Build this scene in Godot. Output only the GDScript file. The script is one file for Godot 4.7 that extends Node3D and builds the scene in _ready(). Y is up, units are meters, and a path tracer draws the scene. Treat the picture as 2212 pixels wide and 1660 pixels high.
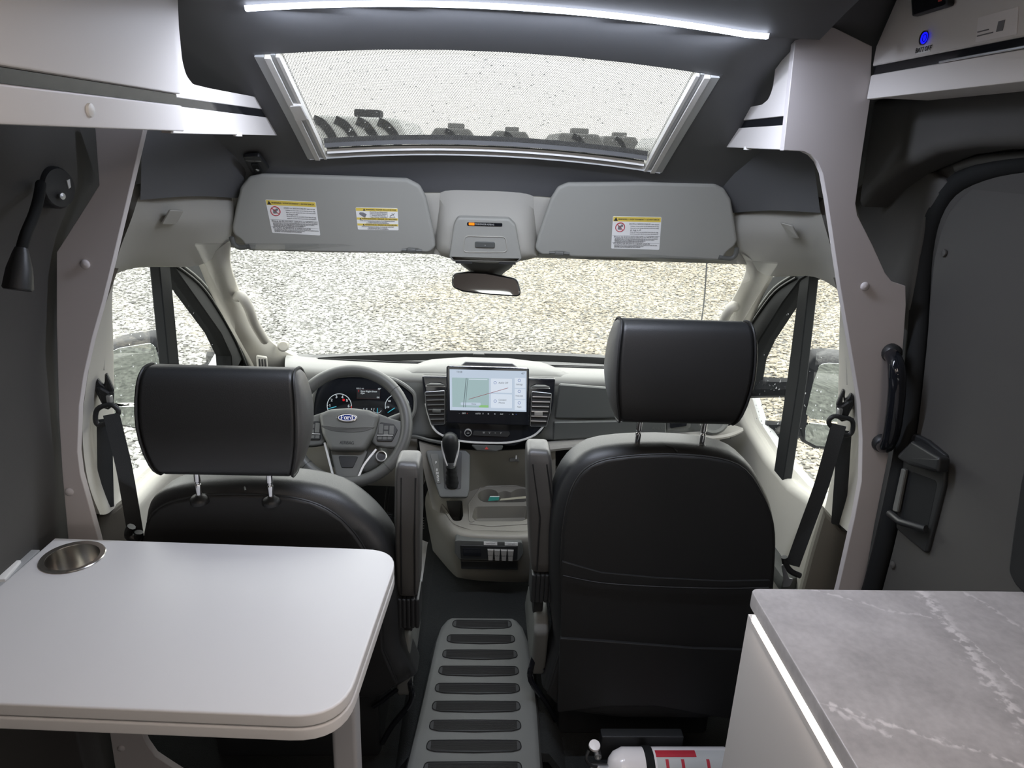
extends Node3D
# A camper van's cab seen from the living area: x to the right of the van, y up from the floor, -z towards the windscreen.

var M := {}
var used := {}
var origin_of := {}

class MB:
	# Collects triangles; every solid is turned to face outwards before it is added.
	var p := PackedVector3Array()
	var t := PackedVector3Array()
	func tri(a: Vector3, b: Vector3, c: Vector3) -> void:
		t.push_back(a); t.push_back(b); t.push_back(c)
	func quad(a: Vector3, b: Vector3, c: Vector3, d: Vector3) -> void:
		tri(a, b, c); tri(a, c, d)
	func solid() -> void:
		var vol := 0.0
		var o: Vector3 = t[0] if t.size() else Vector3.ZERO
		for i in range(0, t.size(), 3):
			vol += (t[i] - o).dot((t[i + 1] - o).cross(t[i + 2] - o))
		for i in range(0, t.size(), 3):
			p.push_back(t[i])
			if vol > 0:
				p.push_back(t[i + 2]); p.push_back(t[i + 1])
			else:
				p.push_back(t[i + 1]); p.push_back(t[i + 2])
		t.clear()
	func loft(rings: Array, cap := true, close := false) -> void:
		var n: int = rings[0].size()
		for k in range(rings.size() if close else rings.size() - 1):
			var a: Array = rings[k]
			var b: Array = rings[(k + 1) % rings.size()]
			for i in n:
				var j := (i + 1) % n
				quad(a[i], a[j], b[j], b[i])
		if cap and not close:
			fan(rings[0], false)
			fan(rings[-1], true)
		solid()
	func fan(r: Array, up: bool) -> void:
		var c := Vector3.ZERO
		for q in r: c += q
		c /= r.size()
		for i in r.size():
			var j := (i + 1) % r.size()
			if up: tri(c, r[i], r[j])
			else: tri(c, r[j], r[i])
	func cap(r: Array, n: Vector3, up: bool) -> void:
		var e1 := (n.cross(Vector3.UP) if absf(n.y) < 0.9 else n.cross(Vector3.RIGHT)).normalized()
		var e2 := n.cross(e1).normalized()
		var q := PackedVector2Array()
		for a in r: q.push_back(Vector2(a.dot(e1), a.dot(e2)))
		var ix := Geometry2D.triangulate_polygon(q)
		if ix.is_empty(): ix = ears(q)
		for i in range(0, ix.size(), 3):
			var a: Vector3 = r[ix[i]]
			var b: Vector3 = r[ix[i + 1]]
			var c: Vector3 = r[ix[i + 2]]
			if ((b - a).cross(c - a)).dot(n) > 0: 
				if up: tri(a, b, c)
				else: tri(a, c, b)
			else:
				if up: tri(a, c, b)
				else: tri(a, b, c)
	static func ears(q: PackedVector2Array) -> PackedInt32Array:
		# ear clipping that copes with slits of no width
		var s := 0.0
		for i in q.size(): s += q[i].cross(q[(i + 1) % q.size()])
		var left := []
		for i in q.size(): left.push_back(i if s > 0 else q.size() - 1 - i)
		var out := PackedInt32Array()
		var guard := 0
		while left.size() > 3 and guard < 40000:
			var cut := false
			for i in left.size():
				guard += 1
				var ia: int = left[i - 1]
				var ib: int = left[i]
				var ic: int = left[(i + 1) % left.size()]
				var a := q[ia]
				var b := q[ib]
				var c := q[ic]
				if (b - a).cross(c - b) <= 1e-12: continue
				var clear := true
				for k in left:
					var d := q[k]
					if d.is_equal_approx(a) or d.is_equal_approx(b) or d.is_equal_approx(c): continue
					if (b - a).cross(d - a) >= -1e-12 and (c - b).cross(d - b) >= -1e-12 and (a - c).cross(d - c) >= -1e-12:
						clear = false
						break
				if clear:
					out.append_array(PackedInt32Array([ia, ib, ic]))
					left.remove_at(i)
					cut = true
					break
			if not cut: break
		if left.size() == 3: out.append_array(PackedInt32Array([left[0], left[1], left[2]]))
		return out
	static func inset(r: Array, n: Vector3, d: float) -> Array:
		# moves every corner of an outline inwards by d, along its bisector
		var area := Vector3.ZERO
		for i in r.size(): area += (r[i] - r[0]).cross(r[(i + 1) % r.size()] - r[0])
		var s := 1.0 if area.dot(n) > 0 else -1.0
		var o := []
		for i in r.size():
			var a: Vector3 = r[i - 1]
			var b: Vector3 = r[i]
			var c: Vector3 = r[(i + 1) % r.size()]
			var n1 := n.cross(b - a).normalized() * s
			var n2 := n.cross(c - b).normalized() * s
			var m := n1 + n2
			var l := m.length_squared()
			o.push_back(b + m * (2.0 * d / maxf(l, 0.5)))
		return o
	func slab_open(r: Array, holes: Array, n: Vector3, thick: float, bevel := 0.002, steps := 2) -> void:
		# a plate with holes: rounded outer edge, rounded hole edges, two flat faces
		n = n.normalized()
		var faces := [[], []]
		for w in holes.size() + 1:
			var o: Array = r if w == 0 else holes[w - 1]
			var area := Vector3.ZERO
			for i in o.size(): area += (o[i] - o[0]).cross(o[(i + 1) % o.size()] - o[0])
			if area.dot(n) < 0:
				o = o.duplicate(); o.reverse()
			var sg := 1.0 if w == 0 else -1.0
			var rings := []
			for k in steps + 1:
				var a := PI / 2 * k / steps
				rings.push_back(shifted(inset(o, n, sg * bevel * (1 - sin(a))), -n * bevel * (1 - cos(a))))
			for k in range(steps, -1, -1):
				var a := PI / 2 * k / steps
				rings.push_back(shifted(inset(o, n, sg * bevel * (1 - sin(a))), -n * (thick - bevel * (1 - cos(a)))))
			for k in rings.size() - 1:
				for i in o.size():
					var j := (i + 1) % o.size()
					if w == 0: quad(rings[k][i], rings[k + 1][i], rings[k + 1][j], rings[k][j])
					else: quad(rings[k][i], rings[k][j], rings[k + 1][j], rings[k + 1][i])
			faces[0].push_back(rings[0])
			faces[1].push_back(rings[-1])
		for s in 2:
			var o: Array = faces[s][0]
			for w in range(1, faces[s].size()): o = bridged(o, faces[s][w])
			cap(o, n, s == 0)
		solid()
	static func bridged(outer: Array, hole: Array) -> Array:
		# joins a hole to an outline by a slit of no width, for filling the face only
		var h := hole.duplicate()
		h.reverse()
		var best := [1e9, 0, 0]
		for i in outer.size():
			for j in h.size():
				var d: float = outer[i].distance_squared_to(h[j])
				if d < best[0]: best = [d, i, j]
		var o := []
		for i in outer.size():
			o.push_back(outer[i])
			if i == best[1]:
				var off: Vector3 = (outer[(i + 1) % outer.size()] - outer[i]).normalized() * 0.0
				for k in h.size(): o.push_back(h[(best[2] + k) % h.size()])
				o.push_back(h[best[2]] + off)
				o.push_back(outer[i] + off)
		return o
	func slab(r: Array, n: Vector3, thick: float, bevel := 0.002, steps := 1, back := true) -> void:
		# a plate: the outline r lies on its front face, n points out of it, edges rounded by bevel
		n = n.normalized()
		var rings := []
		for k in steps + 1:
			var w := PI / 2 * k / steps
			rings.push_back(shifted(inset(r, n, bevel * (1 - sin(w))), -n * bevel * (1 - cos(w))))
		if back:
			for k in range(steps, -1, -1):
				var w := PI / 2 * k / steps
				rings.push_back(shifted(inset(r, n, bevel * (1 - sin(w))), -n * (thick - bevel * (1 - cos(w)))))
		else:
			rings.push_back(shifted(r, -n * thick))
		var c: int = r.size()
		# winding: front cap faces n
		var area := Vector3.ZERO
		for i in c: area += (r[i] - r[0]).cross(r[(i + 1) % c] - r[0])
		var ccw := area.dot(n) > 0
		for k in rings.size() - 1:
			for i in c:
				var j := (i + 1) % c
				if ccw: quad(rings[k][i], rings[k + 1][i], rings[k + 1][j], rings[k][j])
				else: quad(rings[k][i], rings[k][j], rings[k + 1][j], rings[k + 1][i])
		cap(rings[0], n, true)
		cap(rings[-1], n, false)
		solid()
	static func shifted(r: Array, d: Vector3) -> Array:
		var o := []
		for q in r: o.push_back(q + d)
		return o
	func cushion(r: Array, n: Vector3, high: float, e := 2.4, steps := 6, low := 0.0) -> void:
		# a soft mound over an outline
		n = n.normalized()
		var c := Vector3.ZERO
		for q in r: c += q
		c /= r.size()
		var rings := [shifted(r, -n * low)]
		for k in steps:
			var s := cos(PI / 2 * k / steps)
			var h := high * pow(1 - pow(s, e), 1 / e)
			var o := []
			for q in r: o.push_back(c + (q - c) * s + n * h)
			rings.push_back(o)
		loft(rings)
	func box(c: Vector3, s: Vector3, r := 0.003, b := Basis.IDENTITY, n := 2) -> void:
		r = minf(r, minf(s.x, minf(s.y, s.z)) * 0.499)
		var rings := []
		var lev := []
		for k in n + 1:
			var w := PI / 2 * k / n
			lev.push_back([-s.y / 2 + r * (1 - sin(w)), r * (1 - cos(w))])
		lev.reverse()
		var ys := []
		for k in n + 1:
			var w := PI / 2 * k / n
			ys.push_back([-s.y / 2 + r * (1 - cos(w)), r * (1 - sin(w))])
		for k in range(n, -1, -1):
			var w := PI / 2 * k / n
			ys.push_back([s.y / 2 - r * (1 - cos(w)), r * (1 - sin(w))])
		for l in ys:
			var ring := []
			for q in 4:
				var cx := (s.x / 2 - r) * (1 if q in [0, 3] else -1)
				var cz := (s.z / 2 - r) * (1 if q in [0, 1] else -1)
				for k in n + 1:
					var a := PI / 2 * (q + float(k) / n)
					var rr := maxf(r - l[1], 0.0)
					ring.push_back(c + b * Vector3(cx + cos(a) * rr, l[0], cz + sin(a) * rr))
			rings.push_back(ring)
		loft(rings)
	func tube(path: Array, rad, seg := 8, close := false) -> void:
		var rings := []
		var up := Vector3.UP
		var m := path.size()
		for i in m:
			var d: Vector3 = (path[(i + 1) % m] - path[i - 1]) if (close or (i > 0 and i < m - 1)) else (path[1] - path[0] if i == 0 else path[-1] - path[-2])
			d = d.normalized()
			if i == 0 and absf(d.dot(up)) > 0.95: up = Vector3.RIGHT
			var e1 := (up - d * up.dot(d)).normalized()
			var e2 := d.cross(e1)
			up = e1
			var r: float = rad[i] if rad is Array else rad
			var o := []
			for k in seg:
				var a := TAU * k / seg
				o.push_back(path[i] + (e1 * cos(a) + e2 * sin(a)) * r)
			rings.push_back(o)
		loft(rings, true, close)
	func sweep(path: Array, prof: Array, up: Vector3) -> void:
		# a flat profile (x across, y along up) drawn along a path
		var rings := []
		var m := path.size()
		for i in m:
			var d: Vector3 = path[mini(i + 1, m - 1)] - path[maxi(i - 1, 0)]
			d = d.normalized()
			var e2 := (up - d * up.dot(d)).normalized()
			var e1 := d.cross(e2)
			var o := []
			for q in prof: o.push_back(path[i] + e1 * q.x + e2 * q.y)
			rings.push_back(o)
		for k in m - 1:
			for i in prof.size():
				var j := (i + 1) % prof.size()
				quad(rings[k][i], rings[k][j], rings[k + 1][j], rings[k + 1][i])
		fan(rings[0], false); fan(rings[-1], true)
		solid()
	func lathe(c: Vector3, axis: Vector3, prof: Array, seg := 24, close := false) -> void:
		# prof: Vector2(radius, height along the axis)
		axis = axis.normalized()
		var e1 := (axis.cross(Vector3.UP) if absf(axis.y) < 0.9 else axis.cross(Vector3.RIGHT)).normalized()
		var e2 := axis.cross(e1)
		var rings := []
		for q in prof:
			var o := []
			for k in seg:
				var a := TAU * k / seg
				o.push_back(c + axis * q.y + (e1 * cos(a) + e2 * sin(a)) * q.x)
			rings.push_back(o)
		loft(rings, true, close)
	func shell(nu: int, nv: int, fn: Callable, thick: Vector3, skip = null) -> void:
		# a sheet of nu x nv cells with thickness; skip(i, j) leaves holes
		var g := []
		for i in nu + 1:
			var row := []
			for j in nv + 1: row.push_back(fn.call(i, j))
			g.push_back(row)
		var has := func(i: int, j: int) -> bool:
			return i >= 0 and j >= 0 and i < nu and j < nv and not (skip != null and skip.call(i, j))
		for i in nu:
			for j in nv:
				if not has.call(i, j): continue
				var a: Vector3 = g[i][j]
				var b: Vector3 = g[i + 1][j]
				var c: Vector3 = g[i + 1][j + 1]
				var d: Vector3 = g[i][j + 1]
				quad(a, b, c, d)
				quad(a + thick, d + thick, c + thick, b + thick)
				if not has.call(i - 1, j): quad(a, d, d + thick, a + thick)
				if not has.call(i + 1, j): quad(b, b + thick, c + thick, c)
				if not has.call(i, j - 1): quad(a, a + thick, b + thick, b)
				if not has.call(i, j + 1): quad(d, c, c + thick, d + thick)
		solid()
	func mesh(origin: Vector3, crease := 40.0) -> ArrayMesh:
		var at := {}
		var fn := PackedVector3Array()
		fn.resize(p.size() / 3)
		for i in range(0, p.size(), 3):
			var n := (p[i + 2] - p[i]).cross(p[i + 1] - p[i])
			fn[i / 3] = n
			for k in 3:
				var key := Vector3i((p[i + k] * 20000.0).round())
				if at.has(key): at[key].push_back(i / 3)
				else: at[key] = [i / 3]
		var nn := PackedVector3Array()
		nn.resize(p.size())
		var c := cos(deg_to_rad(crease))
		var out := PackedVector3Array()
		out.resize(p.size())
		for i in p.size():
			var key := Vector3i((p[i] * 20000.0).round())
			var own := fn[i / 3].normalized()
			var s := Vector3.ZERO
			for f in at[key]:
				if fn[f].normalized().dot(own) >= c: s += fn[f]
			nn[i] = s.normalized() if s.length_squared() > 1e-24 else (own if own.length_squared() > 0.5 else Vector3.UP)
			out[i] = p[i] - origin
		var arr := []
		arr.resize(Mesh.ARRAY_MAX)
		arr[Mesh.ARRAY_VERTEX] = out
		arr[Mesh.ARRAY_NORMAL] = nn
		var uv := PackedVector2Array()
		uv.resize(p.size())
		for i in p.size(): uv[i] = Vector2(p[i].x + p[i].z * 0.37, p[i].y + p[i].z * 0.61)
		arr[Mesh.ARRAY_TEX_UV] = uv
		var am := ArrayMesh.new()
		am.add_surface_from_arrays(Mesh.PRIMITIVE_TRIANGLES, arr)
		return am

# ---------- outlines
func rounded(r: Array, rad, n := 5) -> Array:
	# an outline with its corners rounded; rad is one radius or one for each corner
	var o := []
	for i in r.size():
		var a: Vector3 = r[i - 1]
		var b: Vector3 = r[i]
		var c: Vector3 = r[(i + 1) % r.size()]
		var q: float = rad[i] if rad is Array else rad
		var d1 := (a - b).normalized()
		var d2 := (c - b).normalized()
		var ang := d1.angle_to(d2)
		if q <= 0.0 or ang > 3.1 or ang < 0.05:
			o.push_back(b); continue
		var l := minf(q / tan(ang / 2), minf((a - b).length(), (c - b).length()) * 0.48)
		for k in n + 1:
			var s := float(k) / n
			var p0 := b + d1 * l
			var p2 := b + d2 * l
			o.push_back(p0 * (1 - s) * (1 - s) + b * 2 * s * (1 - s) + p2 * s * s)
	return o

func smooth(r: Array, n := 4, close := false) -> Array:
	# a Catmull-Rom curve through the points
	var o := []
	var m := r.size()
	for i in (m if close else m - 1):
		var a: Vector3 = r[posmod(i - 1, m)] if close else r[maxi(i - 1, 0)]
		var b: Vector3 = r[i]
		var c: Vector3 = r[(i + 1) % m]
		var d: Vector3 = r[(i + 2) % m] if close else r[mini(i + 2, m - 1)]
		for k in n:
			o.push_back(b.cubic_interpolate(c, a, d, float(k) / n))
	if not close: o.push_back(r[-1])
	return o

func keyhole(outer: Array, hole: Array, n: Vector3) -> Array:
	# an outline with a hole joined to it by a hair-thin slit
	var turn := func(r: Array) -> float:
		var s := Vector3.ZERO
		for i in r.size(): s += (r[i] - r[0]).cross(r[(i + 1) % r.size()] - r[0])
		return s.dot(n)
	var h := hole.duplicate()
	if turn.call(outer) * turn.call(h) > 0: h.reverse()
	var best := [1e9, 0, 0]
	for i in outer.size():
		for j in h.size():
			var d: float = outer[i].distance_squared_to(h[j])
			if d < best[0]: best = [d, i, j]
	var o := []
	for i in outer.size():
		o.push_back(outer[i])
		if i == best[1]:
			for k in h.size(): o.push_back(h[(best[2] + k) % h.size()])
			var back: Vector3 = h[posmod(best[2] - 1, h.size())]
			o.push_back(h[best[2]].lerp(back, 0.02))
			o.push_back(outer[i].lerp(outer[(i + 1) % outer.size()], 0.02))
	return o

func circle(c: Vector3, n: Vector3, rx: float, ry: float, seg := 28, right := Vector3.RIGHT) -> Array:
	n = n.normalized()
	var e1 := (right - n * right.dot(n)).normalized()
	var e2 := n.cross(e1)
	var o := []
	for k in seg:
		var a := TAU * k / seg
		o.push_back(c + e1 * cos(a) * rx + e2 * sin(a) * ry)
	return o

func rect(c: Vector3, e1: Vector3, e2: Vector3, w: float, h: float) -> Array:
	return [c - e1 * w / 2 - e2 * h / 2, c + e1 * w / 2 - e2 * h / 2, c + e1 * w / 2 + e2 * h / 2, c - e1 * w / 2 + e2 * h / 2]

func lerp_grid(rows: Array, n := 4, m := 4) -> Array:
	# rows of points, refined to a smooth grid
	var a := []
	for r in rows: a.push_back(smooth(r, n))
	var o := []
	for j in a[0].size():
		var col := []
		for r in a: col.push_back(r[j])
		o.push_back(smooth(col, m))
	return o

# ---------- nodes
func numbered(called: String) -> String:
	if not used.has(called):
		used[called] = 0
		return called
	used[called] += 1
	return "%s_%03d" % [called, used[called]]

func thing(called: String, at: Vector3, label: String, category: String, group := "") -> Node3D:
	var o := Node3D.new()
	o.name = numbered(called)
	add_child(o)
	o.position = at
	o.set_meta("label", label)
	o.set_meta("category", category)
	if group: o.set_meta("group", group)
	origin_of[o] = at
	return o

func place(called: String, at: Vector3, label := "") -> Node3D:
	# a piece of the setting that has parts
	var o := Node3D.new()
	o.name = numbered(called)
	add_child(o)
	o.position = at
	o.set_meta("kind", "structure")
	if label: o.set_meta("label", label)
	origin_of[o] = at
	return o

func part(called: String, b: MB, m: Material, parent: Node3D = null, crease := 40.0, label := "") -> MeshInstance3D:
	var o := MeshInstance3D.new()
	var org: Vector3 = origin_of.get(parent, Vector3.ZERO)
	o.mesh = b.mesh(org, crease)
	o.material_override = m
	o.name = called if parent else numbered(called)
	if parent: parent.add_child(o, true)
	else: add_child(o)
	origin_of[o] = org
	if label: o.set_meta("label", label)
	return o

func struct(called: String, b: MB, m: Material, label := "", crease := 40.0) -> MeshInstance3D:
	var o := part(called, b, m, null, crease)
	o.set_meta("kind", "structure")
	if label: o.set_meta("label", label)
	return o

func alone(called: String, b: MB, m: Material, label: String, category: String, group := "", crease := 40.0) -> MeshInstance3D:
	var o := part(called, b, m, null, crease)
	o.set_meta("label", label)
	o.set_meta("category", category)
	if group: o.set_meta("group", group)
	return o

var fonts := {}
func words(s: String, at: Vector3, right: Vector3, up: Vector3, high: float, m: Material, parent: Node3D, called := "lettering", face := "Droid Sans", bold := false, center := true, step := 1.5, widest := 0.0) -> MeshInstance3D:
	var key := face + str(bold)
	if not fonts.has(key):
		var f := SystemFont.new()
		f.font_names = PackedStringArray([face])
		if bold: f.font_weight = 700
		fonts[key] = f
	var t := TextMesh.new()
	t.text = s
	t.font = fonts[key]
	t.font_size = 32
	t.pixel_size = high / 23.0
	t.depth = 0.0002
	t.curve_step = step
	t.horizontal_alignment = HORIZONTAL_ALIGNMENT_CENTER if center else HORIZONTAL_ALIGNMENT_LEFT
	t.vertical_alignment = VERTICAL_ALIGNMENT_CENTER
	if widest > 0.0:
		var long := t.get_aabb().size.x
		if long > widest: t.pixel_size *= widest / long
	var o := MeshInstance3D.new()
	o.mesh = t
	o.material_override = m
	o.name = called
	parent.add_child(o, true)
	right = right.normalized()
	up = (up - right * up.dot(right)).normalized()
	o.transform = Transform3D(Basis(right, up, right.cross(up)), at - origin_of.get(parent, Vector3.ZERO))
	origin_of[o] = origin_of.get(parent, Vector3.ZERO)
	return o

# ---------- materials
func grain(kind: int, freq: float, strength: float, size := 256) -> NoiseTexture2D:
	var n := FastNoiseLite.new()
	n.noise_type = kind
	n.frequency = freq
	n.seed = 7
	var t := NoiseTexture2D.new()
	t.width = size; t.height = size
	t.seamless = true
	t.as_normal_map = true
	t.bump_strength = strength
	t.noise = n
	return t

func mat(called: String, c: Color, rough := 0.6, metal := 0.0, bump: Texture2D = null, scale := 8.0, depth := 0.4) -> StandardMaterial3D:
	var m := StandardMaterial3D.new()
	m.albedo_color = c
	m.roughness = rough
	m.metallic = metal
	m.resource_name = called
	if bump:
		m.normal_enabled = true
		m.normal_texture = bump
		m.normal_scale = depth
		m.uv1_triplanar = true
		m.uv1_scale = Vector3.ONE * scale
	M[called] = m
	return m

func glow(called: String, c: Color, energy: float) -> StandardMaterial3D:
	var m := mat(called, Color(0.09, 0.09, 0.10), 0.3)
	m.emission_enabled = true
	m.emission = c
	m.emission_energy_multiplier = energy
	return m

func lin(r: float, g: float, b: float) -> Color:
	return Color(r, g, b).linear_to_srgb()

func make_materials() -> void:
	var fine := grain(FastNoiseLite.TYPE_SIMPLEX_SMOOTH, 0.16, 6.0)
	var hide := grain(FastNoiseLite.TYPE_CELLULAR, 0.09, 5.0)
	var cloth := grain(FastNoiseLite.TYPE_VALUE, 0.42, 7.0)
	mat("headliner_dark", lin(0.10, 0.102, 0.107), 0.62, 0, cloth, 27.0, 0.24)
	mat("wall_dark", lin(0.050, 0.048, 0.045), 0.7, 0, cloth, 24.0, 0.28)
	mat("door_dark", lin(0.056, 0.054, 0.051), 0.62, 0, fine, 27.0, 0.18)
	mat("black_plastic", lin(0.014, 0.015, 0.016), 0.45, 0, fine, 30.0, 0.15)
	mat("black_gloss", lin(0.008, 0.009, 0.012), 0.08)
	mat("rubber", lin(0.012, 0.013, 0.0135), 0.75).metallic_specular = 0.3
	mat("trim_light", lin(0.36, 0.35, 0.315), 0.8, 0, cloth, 24.0, 0.32)
	mat("pillar_light", lin(0.40, 0.385, 0.345), 0.6, 0, fine, 27.0, 0.15)
	mat("visor_grey", lin(0.30, 0.30, 0.275), 0.75, 0, fine, 27.0, 0.18)
	mat("dash_dark", lin(0.082, 0.086, 0.082), 0.5, 0, fine, 27.0, 0.21)
	mat("dash_top", lin(0.115, 0.115, 0.108), 0.42, 0, fine, 27.0, 0.18)
	mat("dash_warm", lin(0.20, 0.19, 0.165), 0.55, 0, fine, 27.0, 0.18)
	mat("wheel_leather", lin(0.07, 0.071, 0.068), 0.42, 0, hide, 25.0, 0.20)
	mat("hub_grey", lin(0.105, 0.107, 0.10), 0.5, 0, fine, 30.0, 0.18)
	mat("seat_leather", lin(0.017, 0.018, 0.019), 0.45, 0, hide, 22.0, 0.22)
	mat("seat_panel", lin(0.010, 0.0105, 0.011), 0.55, 0, hide, 19.0, 0.18)
	mat("arm_leather", lin(0.06, 0.059, 0.057), 0.42, 0, hide, 22.0, 0.20)
	mat("step_grey", lin(0.10, 0.104, 0.10), 0.6, 0, fine, 36.0, 0.30)
	mat("pad_grey", lin(0.026, 0.027, 0.028), 0.75)
	mat("carpet", lin(0.012, 0.014, 0.014), 1.0, 0, cloth, 9.0, 1.6)
	mat("white_laminate", lin(0.66, 0.63, 0.61), 0.45)
	mat("panel_laminate", lin(0.50, 0.47, 0.47), 0.5)
	mat("white_edge", lin(0.78, 0.77, 0.74), 0.5)
	mat("table_white", lin(0.60, 0.592, 0.59), 0.42, 0, fine, 26.0, 0.03)
	mat("chrome", lin(0.72, 0.72, 0.73), 0.12, 1.0)
	mat("bright_trim", lin(0.78, 0.78, 0.77), 0.25, 0.35)
	mat("satin", lin(0.55, 0.56, 0.57), 0.35, 1.0)
	mat("steel", lin(0.62, 0.60, 0.57), 0.22, 1.0)
	mat("aluminium", lin(0.50, 0.51, 0.51), 0.45, 0.35)
	mat("leg_grey", lin(0.33, 0.33, 0.34), 0.5)
	mat("webbing", lin(0.018, 0.02, 0.021), 0.7, 0, cloth, 20.0, 0.5)
	mat("paper", lin(0.78, 0.78, 0.76), 0.7)
	mat("label_yellow", lin(0.72, 0.55, 0.10), 0.5)
	mat("ink", lin(0.03, 0.03, 0.035), 0.6)
	mat("ink_soft", lin(0.16, 0.16, 0.17), 0.6)
	mat("red_print", lin(0.5, 0.03, 0.05), 0.5)
	mat("card_green", lin(0.03, 0.22, 0.18), 0.5)
	mat("enamel", lin(0.82, 0.79, 0.79), 0.18)
	mat("emblem_blue", lin(0.012, 0.03, 0.17), 0.25)
	mat("mark_light", lin(0.55, 0.56, 0.55), 0.5)
	mat("mark_red", lin(0.55, 0.06, 0.05), 0.5)
	mat("switch_grey", lin(0.28, 0.27, 0.25), 0.5)
	mat("mirror_glass", lin(0.80, 0.83, 0.84), 0.02, 1.0)
	mat("door_mirror_glass", lin(0.46, 0.50, 0.48), 0.02, 1.0)
	mat("leaflet", lin(0.42, 0.40, 0.30), 0.6)
	mat("body_white", lin(0.72, 0.73, 0.72), 0.25)
	mat("body_dark", lin(0.022, 0.023, 0.026), 0.6).metallic_specular = 0.3
	mat("body_tan", lin(0.20, 0.20, 0.20), 0.5)
	mat("tyre", lin(0.02, 0.02, 0.02), 0.8)
	glow("led", Color(0.90, 0.93, 1.0), 6.0)
	glow("led_counter", Color(1.0, 0.96, 0.93), 5.0)
	glow("panel_lamp", Color(1.0, 0.95, 0.92), 3.0)
	glow("amber", Color(1.0, 0.52, 0.04), 1.4)
	glow("blue_light", Color(0.05, 0.06, 1.0), 1.3)
	glow("gauge_white", Color(0.82, 0.86, 0.88), 0.75)
	glow("gauge_cyan", Color(0.22, 0.75, 0.85), 0.7)
	glow("gauge_red", Color(0.9, 0.08, 0.12), 0.75)
	glow("gauge_dim", Color(0.30, 0.10, 0.11), 0.5)
	glow("screen_white", Color(0.80, 0.86, 0.93), 0.80)
	glow("screen_card", Color(0.86, 0.90, 0.95), 0.90)
	glow("screen_map", Color(0.70, 0.81, 0.82), 0.72)
	glow("screen_green", Color(0.62, 0.85, 0.55), 0.7)
	glow("screen_grey", Color(0.50, 0.57, 0.60), 0.45)
	glow("screen_ink", Color(0.10, 0.11, 0.16), 0.10)
	glow("screen_blue", Color(0.25, 0.40, 0.75), 0.6)
	glow("screen_red", Color(0.62, 0.10, 0.20), 0.55)
	var tint := mat("tinted_glass", Color(0.10, 0.11, 0.11, 0.36), 0.0)
	tint.transparency = BaseMaterial3D.TRANSPARENCY_ALPHA
	var g := mat("glass", Color(0.06, 0.08, 0.07, 0.07), 0.0)
	g.transparency = BaseMaterial3D.TRANSPARENCY_ALPHA
	var w := mat("water", Color(0.97, 0.98, 1.0), 0.0)
	w.refraction_enabled = true
	w.refraction_scale = 0.033
	w.transparency = BaseMaterial3D.TRANSPARENCY_ALPHA
	w.albedo_color.a = 0.1
	# insect screen: fine threads with open squares between them
	var im := Image.create(16, 16, false, Image.FORMAT_RGBA8)
	im.fill(Color(0.62, 0.62, 0.60, 0.04))
	for i in 16:
		for k in 16:
			if posmod(i + k, 16) < 5: im.set_pixel(i, k, Color(0.38, 0.38, 0.38, 0.8))
			elif posmod(i - k, 16) < 3: im.set_pixel(i, k, Color(0.38, 0.38, 0.38, 0.6))
	var sc := mat("insect_screen", Color.WHITE, 0.8)
	sc.albedo_texture = ImageTexture.create_from_image(im)
	sc.transparency = BaseMaterial3D.TRANSPARENCY_ALPHA
	sc.uv1_triplanar = true
	sc.uv1_scale = Vector3.ONE * 180.0
	stone_top()
	gravel_ground()

func stone_top() -> void:
	# grey stone print with pale veins
	var n1 := FastNoiseLite.new()
	n1.seed = 3; n1.frequency = 0.006; n1.fractal_octaves = 5
	var n2 := FastNoiseLite.new()
	n2.seed = 11; n2.frequency = 0.05; n2.fractal_octaves = 4
	var size := 1024
	var veins := [[0.395, -0.02, 0.335, 0.44, 0.85, 0.016], [0.03, 0.325, 0.31, 0.47, 0.95, 0.006], [0.12, 0.02, 0.36, 0.13, 0.55, 0.0035], [0.455, -0.02, 0.53, 0.22, 0.6, 0.006], [0.38, 0.17, 0.40, 0.36, 0.7, 0.0035], [0.055, 0.35, 0.12, 0.40, 0.7, 0.010], [0.55, 0.5, 0.9, 0.9, 0.4, 0.01], [0.1, 0.6, 0.5, 0.95, 0.5, 0.005]]
	var im := Image.create(size, size, false, Image.FORMAT_RGB8)
	for y in size:
		for x in size:
			var a := n1.get_noise_2d(x, y)
			var b := n2.get_noise_2d(x, y)
			var v := 0.47 + a * 0.12 + b * 0.055
			var px := x / 1024.0 + a * 0.012 + b * 0.012
			var py := y / 1024.0 + b * 0.012 - a * 0.012
			var t := 0.0
			for k in veins:
				var dx: float = k[2] - k[0]
				var dy: float = k[3] - k[1]
				var l := sqrt(dx * dx + dy * dy)
				var s = ((px - k[0]) * dx + (py - k[1]) * dy) / (l * l)
				if s < -0.02 or s > 1.02: continue
				var d := absf((px - k[0]) * dy - (py - k[1]) * dx) / l
				var wdt: float = k[5] * (1.0 + 1.2 * a + 1.4 * b)
				t = maxf(t, k[4] * clampf(1.0 - d / maxf(wdt, 0.001), 0, 1) * clampf(0.75 + 1.8 * b, 0.15, 1))
			v = lerpf(v, 0.86, t * 0.85)
			im.set_pixel(x, y, Color(v * 1.03, v * 0.985, v * 0.985).linear_to_srgb())
	var m := mat("stone", Color.WHITE, 0.3)
	m.albedo_texture = ImageTexture.create_from_image(im)
	m.uv1_triplanar = true
	m.uv1_world_triplanar = true
	m.uv1_scale = Vector3.ONE * 1.15
	m.uv1_offset = Vector3(-0.5, 0, 0.2)

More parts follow.
